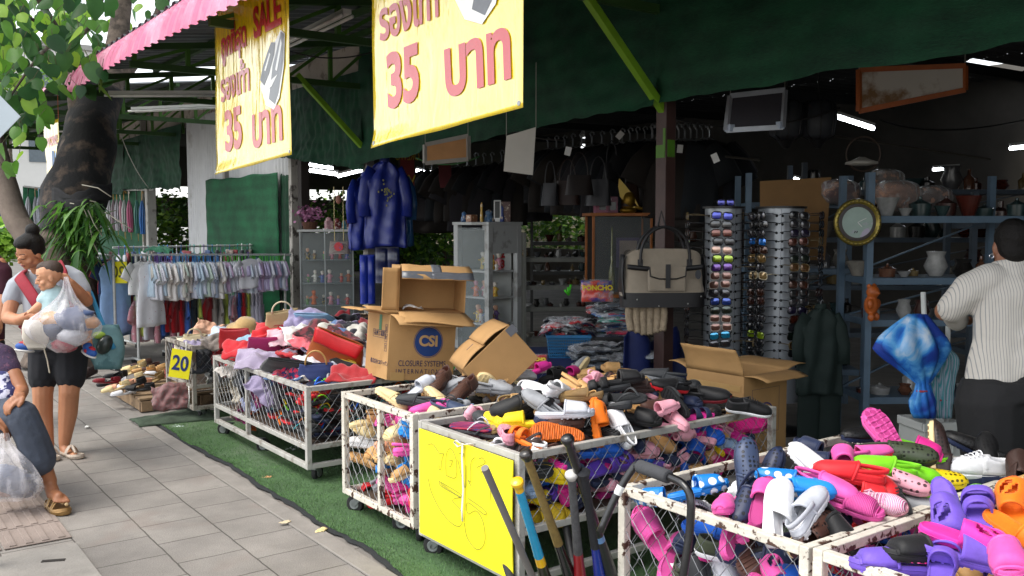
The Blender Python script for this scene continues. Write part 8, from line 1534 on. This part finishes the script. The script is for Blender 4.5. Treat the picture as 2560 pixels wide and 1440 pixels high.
bg3 = thing('shoulder_bag', 'teal tote on a blue strap hanging at the side of the standing woman', 'bag', P1(262, 860, .1)); b = B(); b.grid(lambda u, v: P1(262+8*v, 812+110*v, .1)+CR*((.085+.035*sin(pi*v))*abs(cos(2*pi*u))**.6*(1 if cos(2*pi*u) > 0 else -1)*(1+.08*fN(u*5, v*5)))+CF*(.06*sin(2*pi*u)), 28, 12, cu=True); b.make('body', mat('#5f8488', .7, .2, 9, .3, 30, col2='#3f6468', c2scale=8), bg3, w=True, smooth=True, solid=.003); b = B(); b.tube([P1(*p) for p in ((205, 700, .02), (228, 735, .05), (252, 800, .08), (285, 872, .04))], .016, 8, flat=.3, up0=-CF); b.make('strap', mat('#2f86b0', .5), bg3, w=True, smooth=True); b = B(); c = P1(262, 862, .03); b.ell((0, 0, 0), (.05, .04, .07), 0, MX.Translation(c) @ MX.Rotation(.5, 4, 'Y')); b.make('bottle', mat('#26302e', .3, .3, 12), bg3, w=True, smooth=True); B().ell(P1(248, 838, .03), (.045, .03, .025)).make('green_pack', mat('#9ab848', .5), bg3, w=True, smooth=True)
# ---- seated woman at the left edge
D4 = 5.22
def P4(px, py, dy=0.): return at_d(px, py, D4+dy)
st = thing('person', 'seated woman in grey cropped trousers and gold sandal at the left edge', 'person', P4(-60, 1240, .2)); SK4 = SKIN('#976343')
TH4 = MX.Translation(P4(-58, 778, .1)) @ MX.Rotation(-YAW+R(62), 4, 'Z')
body = head(TH4, 1.)+[('t', [P4(-62, 835, .12), P4(-70, 880, .14)], [.055, .07]), ('t', [P4(-70, 890, .14), P4(-85, 970, .18), P4(-95, 1060, .2)], [.13, .15, .17], .8), ('t', [P4(5, 905, .05), P4(36, 940, 0), P4(54, 978, -.04)], [.052, .046, .04]), ('t', [P4(54, 978, -.04), P4(50, 988, -.14), P4(46, 995, -.2)], [.038, .034, .028]), ('t', [P4(-130, 900, .1), P4(-120, 1000, -.05), P4(-8, 1052, -.22)], [.052, .045, .03]), ('t', [P4(58, 1052, -.2), P4(93, 1130, -.16), P4(126, 1205, -.12)], [.055, .056, .036]), ('t', [P4(-120, 1070, .0), P4(-118, 1180, .0)], [.07, .04])]
body += footy(P4(124, 1208, -.12), P4(152, 1245, -.24), 1.0)+footy(P4(-118, 1190, 0), P4(-90, 1240, -.1))+hand(P4(50, 992, -.21), CR*-.35-CF*.5+V((0, 0, -.35)), V((0, 0, 1))-CF*.4, 1., .7)+hand(P4(0, 1056, -.24), CR*.5+V((0, 0, -.5)), CR+V((0, 0, .3)), .95, 1.)
blob('body', body, SK4, st, .0065, 3); face(st, TH4, 1.)
blob('hair', [('e', (0, .03, .05), (.084, .09, .085), TH4), ('e', (0, .09, .0), (.06, .05, .06), TH4)], HR, st, .007, 2)
blob('top', [('t', [P4(-70, 880, .14), P4(-85, 970, .18), P4(-92, 1050, .2)], [.16, .175, .19], .8), ('t', [P4(-40, 880, .1), P4(5, 895, .06), P4(24, 925, .02)], [.085, .08, .064]), ('t', [P4(-100, 885, .1), P4(-130, 910, .1)], [.08, .07])], mat('#3a2a44', .9, .3, 40, .5, 120, col2='#5a3a50', c2scale=50), st, .009, 3)
blob('skirt_cloth', [('t', [P4(10, 950, -.02), P4(20, 990, -.06), P4(0, 1000, 0)], [.06, .07, .07])], mat('#2a2c5a', .9, .1, 14, col2='#b8b8c8', c2scale=26, c2lo=.5, c2hi=.56), st, .009, 3)
blob('trousers', [('t', [P4(-95, 1060, .2), P4(-20, 1035, .0), P4(56, 1040, -.2)], [.17, .12, .086]), ('t', [P4(56, 1044, -.2), P4(80, 1095, -.19), P4(98, 1150, -.16)], [.086, .084, .092]), ('t', [P4(-95, 1060, .15), P4(-120, 1065, .0), P4(-118, 1140, .0)], [.12, .1, .08])], mat('#3a414e', .85, .2, 14, .5, 24), st, .009, 4)
for a, t in ((P4(124, 1208, -.12), P4(152, 1245, -.24)),):
    f = (t-a); f.z = 0; f.normalize(); sd_ = f.cross(V((0, 0, 1))); c = (a+t)/2; c.z = 0; Tm = MX(((f.x, sd_.x, 0, c.x+f.x*.02), (f.y, sd_.y, 0, c.y+f.y*.02), (0, 0, 1, .002), (0, 0, 0, 1))); b = B(); s_ = sole_mesh(.034, .015); b.add(s_.v, [q[::-1] for q in s_.f], 0, Tm @ MX.Diagonal((1.0, 1.1, 1, 1)))
    for x, h in ((-.02, .080), (.035, .062), (.055, .055)): b.tube([Tm @ V((x, q*.047, .03+h*.75*(1-abs(q)**2.4))) for q in (-1, -.7, -.35, 0, .35, .7, 1)], .016 if x < 0 else .008, 8, flat=.3)
    b.make('sandal', mat('#8f6f42', .35, .15, 30, metal=.35), st, w=True, smooth=True, ang=50); b = B(); [b.ell(Tm @ V((.02+.022*i, .02-.014*i, .075-.008*i)), .011, nu=6, nv=4) for i in range(4)]; b.make('flower_trim', mat('#b8a078', .4, metal=.3), st, w=True)
root = thing('stool', 'low plastic stool under the seated woman', 'stool', P4(-95, 1240, .2)); q = P4(-95, 1130, .2); zs = q.z-.02; B().box((q.x, q.y, zs), (.34, .34, .04)).make('seat', mat('#8a1c20', .5), root, w=True, bevel=.01); [B().bar((q.x+sx*.14, q.y+sy*.14, zs-.02), (q.x+sx*.16, q.y+sy*.16, 0), .035).make('leg', mat('#8a1c20', .5), root, w=True) for sx in (-1, 1) for sy in (-1, 1)]
bg4 = thing('plastic_bag', 'clear plastic bag of dark clothes hanging from the hand of the seated woman', 'bag', P4(30, 1250, -.25)); b = B(); pr4 = [(12, .02), (14, .03), (20, .06), (26, .10), (30, .135), (34, .155), (36, .15), (36, .10)]
def bf4(u, v):
    k = v*(len(pr4)-1); j = min(len(pr4)-2, int(k)); g = k-j; cx = pr4[j][0]+(pr4[j+1][0]-pr4[j][0])*g; r = pr4[j][1]+(pr4[j+1][1]-pr4[j][1])*g; a = 2*pi*u; fold = 1+.06*sin(a*8+v*4)+.12*fN(u*5, v*4, 8)
    return P4(cx, 1082+166*v, -.26)+CR*(r*fold*cos(a))+CF*(r*.6*fold*sin(a))
b.grid(bf4, 60, 22, cu=True); b.make('film', CLEAR, bg4, w=True, smooth=True)
for i, (px, py, c, s) in enumerate(((36, 1205, '#3c4252', .11), (14, 1190, '#555c6e', .10), (50, 1222, '#4a4e5a', .08), (8, 1226, '#8a6a5a', .06))):
    b = B(); c_ = P4(px, py, -.25); b.grid(lambda u, v: c_+CR*(s*(1+(.5*fN(u*6+i, v*6)+.25*fN(u*15, v*13, i)))*cos(2*pi*u)*sin(pi*v)**.6)+CF*(s*.6*sin(2*pi*u)*sin(pi*v))-V((0, 0, s*.6*(1+.2*fN(u*5, v*5, i))*cos(pi*v))), 24, 12, cu=True); b.make('clothes_bundle', cloth_col(c), bg4, w=True, smooth=True)
# ---- third person cut by the left edge
D5 = 7.0
P5 = lambda px, py, dy=0.: at_d(px, py, D5+dy)
pp = thing('person', 'person in a dark maroon shirt standing cut off by the left edge', 'person', P5(-45, 1080)); TH5 = MX.Translation(P5(-48, 580, 0)) @ MX.Rotation(-YAW+R(30), 4, 'Z')
blob('body', head(TH5, 1.)+[('t', [P5(-46, 610), P5(-46, 650, .03)], [.055, .08]), ('t', [P5(-46, 660, .03), P5(-46, 760, .03), P5(-46, 850, .03)], [.12, .14, .14], .7), ('t', [P5(-2, 660, 0), P5(8, 730, 0), P5(0, 800, -.1)], [.055, .045, .035]), ('t', [P5(-90, 660, 0), P5(-100, 730, 0), P5(-90, 800, -.1)], [.055, .045, .035]), ('t', [P5(-25, 850, .03), P5(-25, 960, 0), P5(-25, 1065, .03)], [.1, .065, .04]), ('t', [P5(-68, 850, .03), P5(-68, 960, 0), P5(-68, 1065, .03)], [.1, .065, .04])]+hand(P5(-2, 806, -.12), V((0, 0, -1)), CR)+hand(P5(-90, 806, -.12), V((0, 0, -1)), -CR)+footy(P5(-25, 1066, .03), P5(-15, 1090, -.1))+footy(P5(-68, 1066, .03), P5(-75, 1090, -.1)), SK1, pp, .009, 3); face(pp, TH5)
blob('hair', [('e', (0, .03, .05), (.084, .09, .085), TH5)], HR, pp, .009, 2)
blob('shirt', [('t', [P5(-46, 655, .03), P5(-46, 760, .03), P5(-46, 850, .03)], [.16, .17, .17], .75), ('t', [P5(-20, 655, 0), P5(4, 680, 0), P5(10, 725, 0)], [.08, .075, .068]), ('t', [P5(-74, 655, 0), P5(-98, 680, 0), P5(-104, 725, 0)], [.08, .075, .068])], mat('#3f1424', .85, .15, 12, .2, 60), pp, .011, 4)
blob('trousers', [('t', [P5(-46, 850, .03), P5(-46, 875, .03)], [.17, .17], .75), ('t', [P5(-25, 870, .03), P5(-25, 1050, .02)], [.1, .075]), ('t', [P5(-68, 870, .03), P5(-68, 1050, .02)], [.1, .075])], SHB, pp, .011, 4)
# ---- woman in the striped shirt, seen from behind
D6 = 4.0
def P6(px, py, dy=0.): return at_d(px, py, D6+dy)
sp = thing('person', 'woman in a white striped blouse and black trousers, back turned, at the right', 'person', V((P6(2530, 1300).x, P6(2530, 1300).y, 0))); sp_g = P6(2530, 1300)
gz = lambda px, dy=0.: V((P6(px, 1200, dy).x, P6(px, 1200, dy).y, .06))
TH6 = MX.Translation(P6(2526, 618, .02)) @ MX.Scale(.92, 4) @ MX.Rotation(-YAW+R(172), 4, 'Z') @ MX.Rotation(R(10), 4, 'X')
blob('body', head(TH6, 1.)+[('t', [P6(2524, 630, .02), P6(2530, 690, .0)], [.058, .075]), ('t', [P6(2535, 700), P6(2540, 800), P6(2540, 960)], [.13, .14, .16], .7), ('t', [P6(2440, 710, .02), P6(2362, 778, .08), P6(2400, 800, .28)], [.055, .045, .03]), ('t', [P6(2635, 710, .02), P6(2690, 790, .06), P6(2680, 800, .28)], [.055, .045, .03]), ('t', [P6(2490, 970), P6(2490, 1150), gz(2485)], [.11, .075, .045]), ('t', [P6(2590, 970), P6(2590, 1150), gz(2600)], [.11, .075, .045])]+hand(P6(2420, 800, .32), CF, V((0, 0, 1)))+hand(P6(2670, 800, .32), CF, V((0, 0, 1)))+footy(gz(2485), gz(2485)+CF*.2+V((0, 0, -.03)))+footy(gz(2600), gz(2600)+CF*.2+V((0, 0, -.03))), SKIN('#7d523a'), sp, .008, 3); face(sp, TH6)
blob('hair', [('e', (0, .036, .042), (.082, .094, .092), TH6), ('e', (0, .060, -.02), (.066, .052, .065), TH6), ('e', (.04, .05, .0), (.035, .05, .06), TH6), ('e', (-.04, .05, .0), (.035, .05, .06), TH6)], HR, sp, .007, 2)
def striped():
    m = fresh('#b4aea4', .8); N, L, p = nodes_of(m); tc = nd(m, 'ShaderNodeTexCoord'); dt = nd(m, 'ShaderNodeVectorMath', operation='DOT_PRODUCT'); dt.inputs[1].default_value = tuple(CR); lk(m, tc.outputs['Object'], dt.inputs[0]); n = nd(m, 'ShaderNodeTexNoise', Scale=4.0, Detail=2.0); lk(m, tc.outputs['Object'], n.inputs[0])
    a1 = nd(m, 'ShaderNodeMath', operation='MULTIPLY_ADD'); lk(m, n.outputs[0], a1.inputs[0]); a1.inputs[1].default_value = .022; lk(m, dt.outputs['Value'], a1.inputs[2]); ml = nd(m, 'ShaderNodeMath', operation='MULTIPLY'); lk(m, a1.outputs[0], ml.inputs[0]); ml.inputs[1].default_value = 96; fr = nd(m, 'ShaderNodeMath', operation='FRACT'); lk(m, ml.outputs[0], fr.inputs[0]); mr = nd(m, 'ShaderNodeMapRange'); lk(m, fr.outputs[0], mr.inputs[0]); mr.inputs[1].default_value = .72; mr.inputs[2].default_value = .82
    mx = nd(m, 'ShaderNodeMix', data_type='RGBA'); lk(m, mr.outputs[0], mx.inputs[0]); mx.inputs[6].default_value = (*S('#b4afa6'), 1); mx.inputs[7].default_value = (*S('#858686'), 1); lk(m, mx.outputs[2], p.inputs['Base Color']); n2 = nd(m, 'ShaderNodeTexNoise', Scale=9.0, Detail=3.0); lk(m, tc.outputs['Object'], n2.inputs[0]); bm = nd(m, 'ShaderNodeBump', Strength=.5, Distance=.03); lk(m, n2.outputs[0], bm.inputs['Height']); lk(m, bm.outputs[0], p.inputs['Normal']); return m
STR = striped()
blob('blouse', [('t', [P6(2535, 690), P6(2540, 740), P6(2545, 850), P6(2540, 905), P6(2540, 955)], [.14, .185, .195, .21, .225], .6), ('t', [P6(2478, 700), P6(2425, 725, .02), P6(2378, 772, .06)], [.078, .078, .064]), ('t', [P6(2380, 770, .06), P6(2392, 800, .15)], [.06, .052]), ('t', [P6(2590, 700), P6(2640, 725, .02), P6(2690, 785, .05)], [.085, .09, .075])], STR, sp, .011, 4)
b = B(); b.grid(lambda u, v: P6(2532, 672, .02)+CR*((.085+.03*v)*cos(2*pi*u))+CF*((.07+.02*v)*sin(2*pi*u))+V((0, 0, .03*(1-v)-.025*v+.012*sin(2*pi*u)*-1)), 30, 5, cu=True); b.make('collar', STR, sp, w=True, smooth=True, solid=.004)
blob('trousers', [('t', [P6(2540, 950), P6(2540, 1000)], [.235, .24], .7), ('t', [P6(2478, 1000), P6(2482, 1160), gz(2485)+V((0, 0, .04))], [.15, .125, .10]), ('t', [P6(2600, 1000), P6(2598, 1160), gz(2600)+V((0, 0, .04))], [.15, .125, .10])], mat('#0f0f11', .85, .15, 10, .4, 14), sp, .011, 4)
B().tube([P6(2479, 640, .0)+CR*(.009*cos(2*pi*i/14))+V((0, 0, .009*sin(2*pi*i/14))) for i in range(14)], .0016, 6, closed=True).make('earring', mat('#d8d8dc', .15, metal=1.), sp, w=True)
# ================================================================ TREES AND LEAVES
BARK = mat('#5d5148', .95, .4, 9, 1., 24, col2='#3a322c', c2lo=.45, c2hi=.6, c2scale=7)
tree = thing('tree', 'leaning street tree growing up through the gap in the pink edged canopy', 'tree', at_d(170, 912, 10.2))
def limb(path, name, parent, m=BARK, n=18, grow=0., lump=.05):
    """path: (px, py, depth, radius); a lumpy tapering stem"""
    pts = []; rs = []
    for i in range(len(path)-1):
        q = [path[max(0, min(len(path)-1, i+k))] for k in (-1, 0, 1, 2)]
        for k in range(6):
            t = k/6; f = lambda a, b_, c, d: .5*((2*b_)+(-a+c)*t+(2*a-5*b_+4*c-d)*t*t+(-a+3*b_-3*c+d)*t**3)
            P_ = [at_d(*z[:3]) for z in q]; pts.append(V([f(*[p[j] for p in P_]) for j in range(3)])); rs.append(f(*[z[3] for z in q]))
    pts.append(at_d(*path[-1][:3])); rs.append(path[-1][3]); b = B(); b.tube(pts, [r+grow for r in rs], n)
    for i, v in enumerate(b.v):
        p = V(v); c = pts[min(len(pts)-1, i//n)]; d = (p-c); k = 1+lump*2*fN(v[0]*3, v[1]*3, v[2]*1.6)+lump*fN(v[0]*9, v[1]*9, v[2]*3); b.v[i] = tuple(c+d*k)
    return b.make(name, m, parent, w=True, smooth=True)
TR = [(160, 915, 10.2, .46), (163, 860, 10.2, .36), (166, 760, 10.2, .33), (168, 650, 10.25, .325), (180, 540, 10.35, .33), (208, 400, 10.6, .30), (235, 300, 10.9, .27), (262, 220, 11.2, .21), (286, 140, 11.4, .145), (300, 60, 11.6, .125), (306, -60, 11.8, .12), (300, -260, 12, .1)]
limb(TR, 'trunk', tree)
limb([(262, 225, 11.2, .15), (330, 150, 11.5, .10), (385, 70, 11.8, .085), (408, 10, 12, .075), (430, -120, 12, .06)], 'branch', tree, n=12)
limb([(215, 330, 10.8, .16), (196, 230, 10.9, .13), (190, 170, 10.9, .10), (150, 90, 10.6, .05), (110, 20, 10.4, .04), (60, -80, 10.2, .03)], 'branch', tree, n=12)
limb([(175, 130, 10.6, .03), (100, 60, 10.0, .022), (20, 20, 9.6, .015)], 'branch', tree, n=8); limb([(170, 120, 10.6, .03), (230, 60, 10.2, .02), (260, -10, 10, .014)], 'branch', tree, n=8); limb([(150, 90, 10.6, .025), (90, 150, 9.6, .016), (20, 250, 9.2, .01), (-30, 330, 9, .008)], 'branch', tree, n=8)
limb([(172, 590, 10.28, .325), (183, 520, 10.35, .332), (208, 400, 10.6, .30), (235, 300, 10.9, .27), (258, 235, 11.15, .225)], 'black_wrap', tree, mat('#0b0b0d', .9, .5, 5, .6, 30, col2='#4a3d33', c2lo=.52, c2hi=.66, c2scale=5.), grow=.022, lump=.10)
LF = [mat('#3f6a34', .45, .18, 5, sss=0, spec=.4), mat('#5d8f34', .45, .18, 5), mat('#2f5430', .4, .18, 5), mat('#8fb83e', .5, .15, 5)]
for m in LF:
    p = m.node_tree.nodes['Principled BSDF']; t = nd(m, 'ShaderNodeBsdfTranslucent'); src = p.inputs['Base Color'].links[0].from_socket; lk(m, src, t.inputs[0]); mx = nd(m, 'ShaderNodeMixShader'); mx.inputs[0].default_value = .5; out = [n for n in m.node_tree.nodes if n.type == 'OUTPUT_MATERIAL'][0]; lk(m, p.outputs[0], mx.inputs[1]); lk(m, t.outputs[0], mx.inputs[2]); lk(m, mx.outputs[0], out.inputs[0])
HEART = [(0, 0), (-.10, -.04), (-.26, -.02), (-.40, .14), (-.43, .36), (-.34, .62), (-.17, .86), (0, 1.02)]
def heart(b, p, s, d, nrm, m):
    d = V(d).normalized(); nrm = V(nrm); nrm = (nrm-d*nrm.dot(d)).normalized(); x = d.cross(nrm); o = len(b.v); curl = .10+.12*random.random()
    for k, (u, v) in enumerate(HEART): b.v.append(tuple(p+x*(u*s)+d*(v*s)+nrm*(s*(-.8*u*u+curl*(-v*v)))))
    for k, (u, v) in enumerate(HEART[1:-1]): b.v.append(tuple(p-x*(u*s)+d*(v*s)+nrm*(s*(-.8*u*u-curl*v*v))))
    n = len(HEART)
    L_ = [o+i for i in range(n)]; R__ = [o]+[o+n+i for i in range(n-2)]+[o+n-1]; mid = [len(b.v)+i for i in range(3)]
    for v in (.2, .5, .8): b.v.append(tuple(p+d*(v*s)-nrm*(s*curl*v*v-.02*s)))
    sp = [o]+mid+[o+n-1]
    for S_, fl in ((L_, 0), (R__, 1)):
        for f in ((S_[0], S_[1], S_[2], S_[3], mid[0]), (mid[0], S_[3], S_[4], mid[1]), (mid[1], S_[4], S_[5], mid[2]), (mid[2], S_[5], S_[6], S_[7])): b.f.append(f[::-1] if fl else f); b.m.append(m)
random.seed(42); b = B(); tw = B()
def leafspray(n, xr, yr, dr, sr, mats, dens=None):
    for i in range(n):
        px, py = random.uniform(*xr), random.uniform(*yr)
        if dens and random.random() > dens(px, py): continue
        p = at_d(px, py, random.uniform(*dr)); s = random.uniform(*sr); d = V((random.gauss(0, .55), random.gauss(0, .55), -1)); nr = V((-.5, -.7, .5))+V((random.gauss(0, .5), random.gauss(0, .5), random.gauss(0, .4)))
        heart(b, p, s, d, nr, random.choice(mats)); tw.tube([p, p+V((random.gauss(0, .05), random.gauss(0, .05), .09))], .003, 4)
den = lambda x, y: max(0, min(1, 1.5-(x/270)**2*.9-max(0, (y-150)/190)**1.2-(.9 if x > 105 and y > 215 else 0))) if x < 280 else .35
leafspray(330, (-60, 285), (-70, 300), (8.8, 11.0), (.12, .22), [0, 0, 2, 1, 1, 3, 0], den)
leafspray(60, (-40, 430), (-80, 60), (11.5, 13.), (.14, .22), [1, 3, 1, 0])
leafspray(26, (-20, 120), (270, 420), (8.4, 9.2), (.13, .19), [1, 3, 1], lambda x, y: 1 if x < 60 else .35)
leafspray(26, (10, 100), (130, 300), (9, 10.4), (.14, .2), [0, 2, 1])
for i in range(900):     # the crown over the pavement, above the picture
    p = V((1.4+random.gauss(0, 1.5), 9.6+random.gauss(0, 2.0), 5.4+random.gauss(0, .8)))
    if proj(p)[1] < -60: heart(b, p, random.uniform(.16, .24), V((random.gauss(0, .6), random.gauss(0, .6), -1)), V((random.gauss(0, .6), random.gauss(0, .6), 1)), random.choice([0, 1, 2]))
b.add(tw.v, tw.f, 4); b.make('crown', LF+[mat('#4c4a2e', .8)], tree, w=True, smooth=True)
# strap-leaved plant tied to the trunk
pl_ = thing('hanging_plant', 'strap-leaved green plant tied to the trunk below the black wrap', 'plant', at_d(200, 520, 9.9)); b = B()
for i in range(210):
    c = at_d(random.gauss(195, 38), 500+abs(random.gauss(0, 40))+(55 if i > 120 else 0), 9.85+random.gauss(0, .12)); a = random.gauss(0, 1.1); L = random.uniform(.16, .34); out = (CR*sin(a)*1.1-CF*.45*cos(a)+V((0, 0, random.uniform(-.6, .6)))).normalized(); wd = random.uniform(.016, .03); x = out.cross(V((0, 0, 1))).normalized(); pts = [c+out*(L*t)-V((0, 0, 1))*(L*.95*t*t) for t in (0, .25, .5, .75, 1.)]; o = len(b.v)
    for t, p in zip((.5, .9, 1, .7, .05), pts): b.v += [tuple(p-x*wd*t), tuple(p+V((0, 0, -.006))), tuple(p+x*wd*t)]
    for k in range(4):
        for j in (0, 1): b.f.append((o+k*3+j, o+k*3+j+1, o+k*3+4+j, o+k*3+3+j)); b.m.append(i % 3)
b.make('leaves', [LF[0], LF[1], mat('#4f7a24', .5, .2, 6)], pl_, w=True, smooth=True); b = B()
for q in ([(175, 508), (205, 512), (222, 550), (232, 605), (245, 630)], [(220, 525), (235, 560), (255, 590)], [(205, 462), (245, 470), (278, 492)], [(262, 530), (300, 555), (330, 574)], [(240, 505), (215, 500), (200, 515)]): b.tube([at_d(x, y, 9.72) for x, y in q], .006, 6)
b.make('root', mat('#a8a294', .8), pl_, w=True, smooth=True); b = B(); b.grid(lambda u, v: at_d(130+150*u, 470+40*v+12*sin(u*5), 9.95-.25*sin(pi*u))+V((0, 0, .05*fN(u*5, v*4))), 20, 10); b.make('net_tie', mat('#141417', .9, .4, 20), pl_, w=True, smooth=True, solid=.01)
tr2 = thing('tree', 'slanting grey trunk at the left edge behind the standing woman', 'tree', at_d(150, 760, 15)); limb([(180, 800, 15, .24), (75, 600, 15, .21), (40, 545, 15, .20), (5, 440, 15, .18), (-40, 250, 15, .14), (-90, 0, 15, .1)], 'trunk', tr2, mat('#75695f', .9, .2, 6, .8, 30), n=14); b = B()
for i in range(120): heart(b, at_d(random.uniform(-120, 20), random.uniform(-60, 240), 15+random.gauss(0, 1)), random.uniform(.18, .3), V((random.gauss(0, .6), random.gauss(0, .6), -1)), V((-.5, -.7, .5)), random.choice([1, 3, 0]))
b.make('crown', LF, tr2, w=True, smooth=True)
rnd = random.Random(19)
for px, py, d, r_, lab in ((10, 600, 26, .8, 'yellow green shrub at the far left edge'), (20, 230, 40, 2.2, 'sunlit far tree at the upper left')):
    c = at_d(px, py, d); root = thing('shrub', lab, 'plant', V((c.x, c.y, 0))); b = B(); leafcloud(b, c, (r_, r_, r_*.8), 900, .2, rnd); b.make('foliage', [LF[3], LF[1], LEAF[1]], root, w=True); B().tube([V((c.x, c.y, 0)), c], .08, 7).make('stem', BARK, root, w=True)
root = thing('building', 'pale building behind the leaves at the upper left', 'building', V((at_d(30, 560, 46).x, at_d(30, 560, 46).y, 0)))
q = at_d(30, 560, 46); B().box((q.x, q.y, 5), (10, 6, 10)).make('wall', mat('#d8d6d2', .8, .06, 1), root, w=True); [B().box((q.x-3.2+i*2.1, q.y-3.02, 2.2+3*j), (1.2, .08, 1.4)).make('window', mat('#59656e', .2), root, w=True) for i in range(4) for j in range(3)]; B().box((q.x, q.y, 10.1), (10.4, 6.4, .25)).make('roof', mat('#9a9894', .8), root, w=True)
root = thing('road_sign', 'back of a grey diamond-shaped sign at the left edge', 'sign', V((at_d(-100, 900, 4).x, at_d(-100, 900, 4).y, 0))); p = [at_d(-100, 136, 4), at_d(52, 292, 4), at_d(-100, 448, 4), at_d(-252, 292, 4)]; b = B(); quadslab(b, p, .004); b.make('plate', mat('#9aa4aa', .45, .08, 5, metal=.2), root, w=True, bevel=.001); c = at_d(-100, 292, 4.04); B().tube([V((c.x, c.y, 0)), V((c.x, c.y, c.z+.2))], .03, 12).make('pole', GALV, root, w=True)
# dark shoe of someone behind the tree, bag trolley foot
o = shoe('sneaker', {'all': pl('darkbrown'), 'laces': pl('white')}, at_z(218, 938, .03), 250, -12, 10, 'worn dark shoe standing at the foot of the tree', 1.05)
# cables, bags and tags that clutter the shop
for i, (q, lab) in enumerate(((((700, 120, 9), (820, 165, 9), (930, 130, 9)), 'black cable sagging beside the left sale banner'), (((1690, 300, 7), (1900, 345, 7), (2100, 270, 7)), 'black cable sagging under the net on the right'), (((2200, 300, 7), (2330, 350, 8), (2560, 300, 9)), 'thin cable sagging toward the right edge'), (((300, 330, 15), (330, 420, 15), (372, 470, 15.5)), 'white wire hanging down beside the umbrella row'), (((1040, 395, 9), (1120, 430, 9), (1200, 390, 9)), 'green wire looping below the framed board'))):
    a, m_, c = [at_d(*z) for z in q]; o = B().tube([a*(1-t)**2+m_*2*t*(1-t)+c*t*t for t in [k/16 for k in range(17)]], .007, 5).make('cable', mat('#1a1a1a' if i < 3 else '#a8a8a0' if i == 3 else '#3a6a3a', .6), smooth=True); tag(o, lab, 'cable')
rnd = random.Random(6); HB = [('#1e1512', 'dark brown'), ('#161619', 'black'), ('#2c1a14', 'brown'), ('#222226', 'grey')]
for i in range(7):
    px = 1370+i*40+rnd.uniform(-9, 9); py = rnd.uniform(400, 470); c, nm = rnd.choice(HB); d = rnd.uniform(8.6, 9.6); T = MX.Translation(at_d(px, py, d)) @ MX.Rotation(rnd.uniform(-.6, .6)-YAW, 4, 'Z'); root = thing('hanging_bag', '%s bag hanging in the dark row beside the post' % nm, 'bag', T=T, group='bags hanging inside the shop'); w_ = rnd.uniform(.09, .15); h_ = rnd.uniform(.16, .28); b = B(); b.grid(lambda u, v: (w_*(1-.2*v)*abs(cos(2*pi*u))**.5*(1 if cos(2*pi*u) > 0 else -1), .05*sin(2*pi*u)*(1.2-v), -h_+h_*v), 18, 6, cu=True); b.make('body', LTH(c), root, smooth=True); B().tube([(w_*.6*cos(pi*k/10), 0, .22*sin(pi*k/10)) for k in range(11)], .006, 6).make('strap', LTH(c), root)
for px, py, d, r_ in ((1420, 378, 7.5, 14), (1788, 395, 7, -24), (1550, 338, 8, 40), (1700, 372, 8, 5)): b = B(); b.box((0, 0, 0), (.05, .002, .07), 0, MX.Translation(at_d(px, py, d)) @ MX.Rotation(-YAW, 4, 'Z') @ MX.Rotation(R(r_), 4, 'Y')); tag(b.make('price_tag', mat('#c8c8c4', .6)), 'white paper tag dangling in the dark of the shop', 'tag', 'paper tags inside the shop')
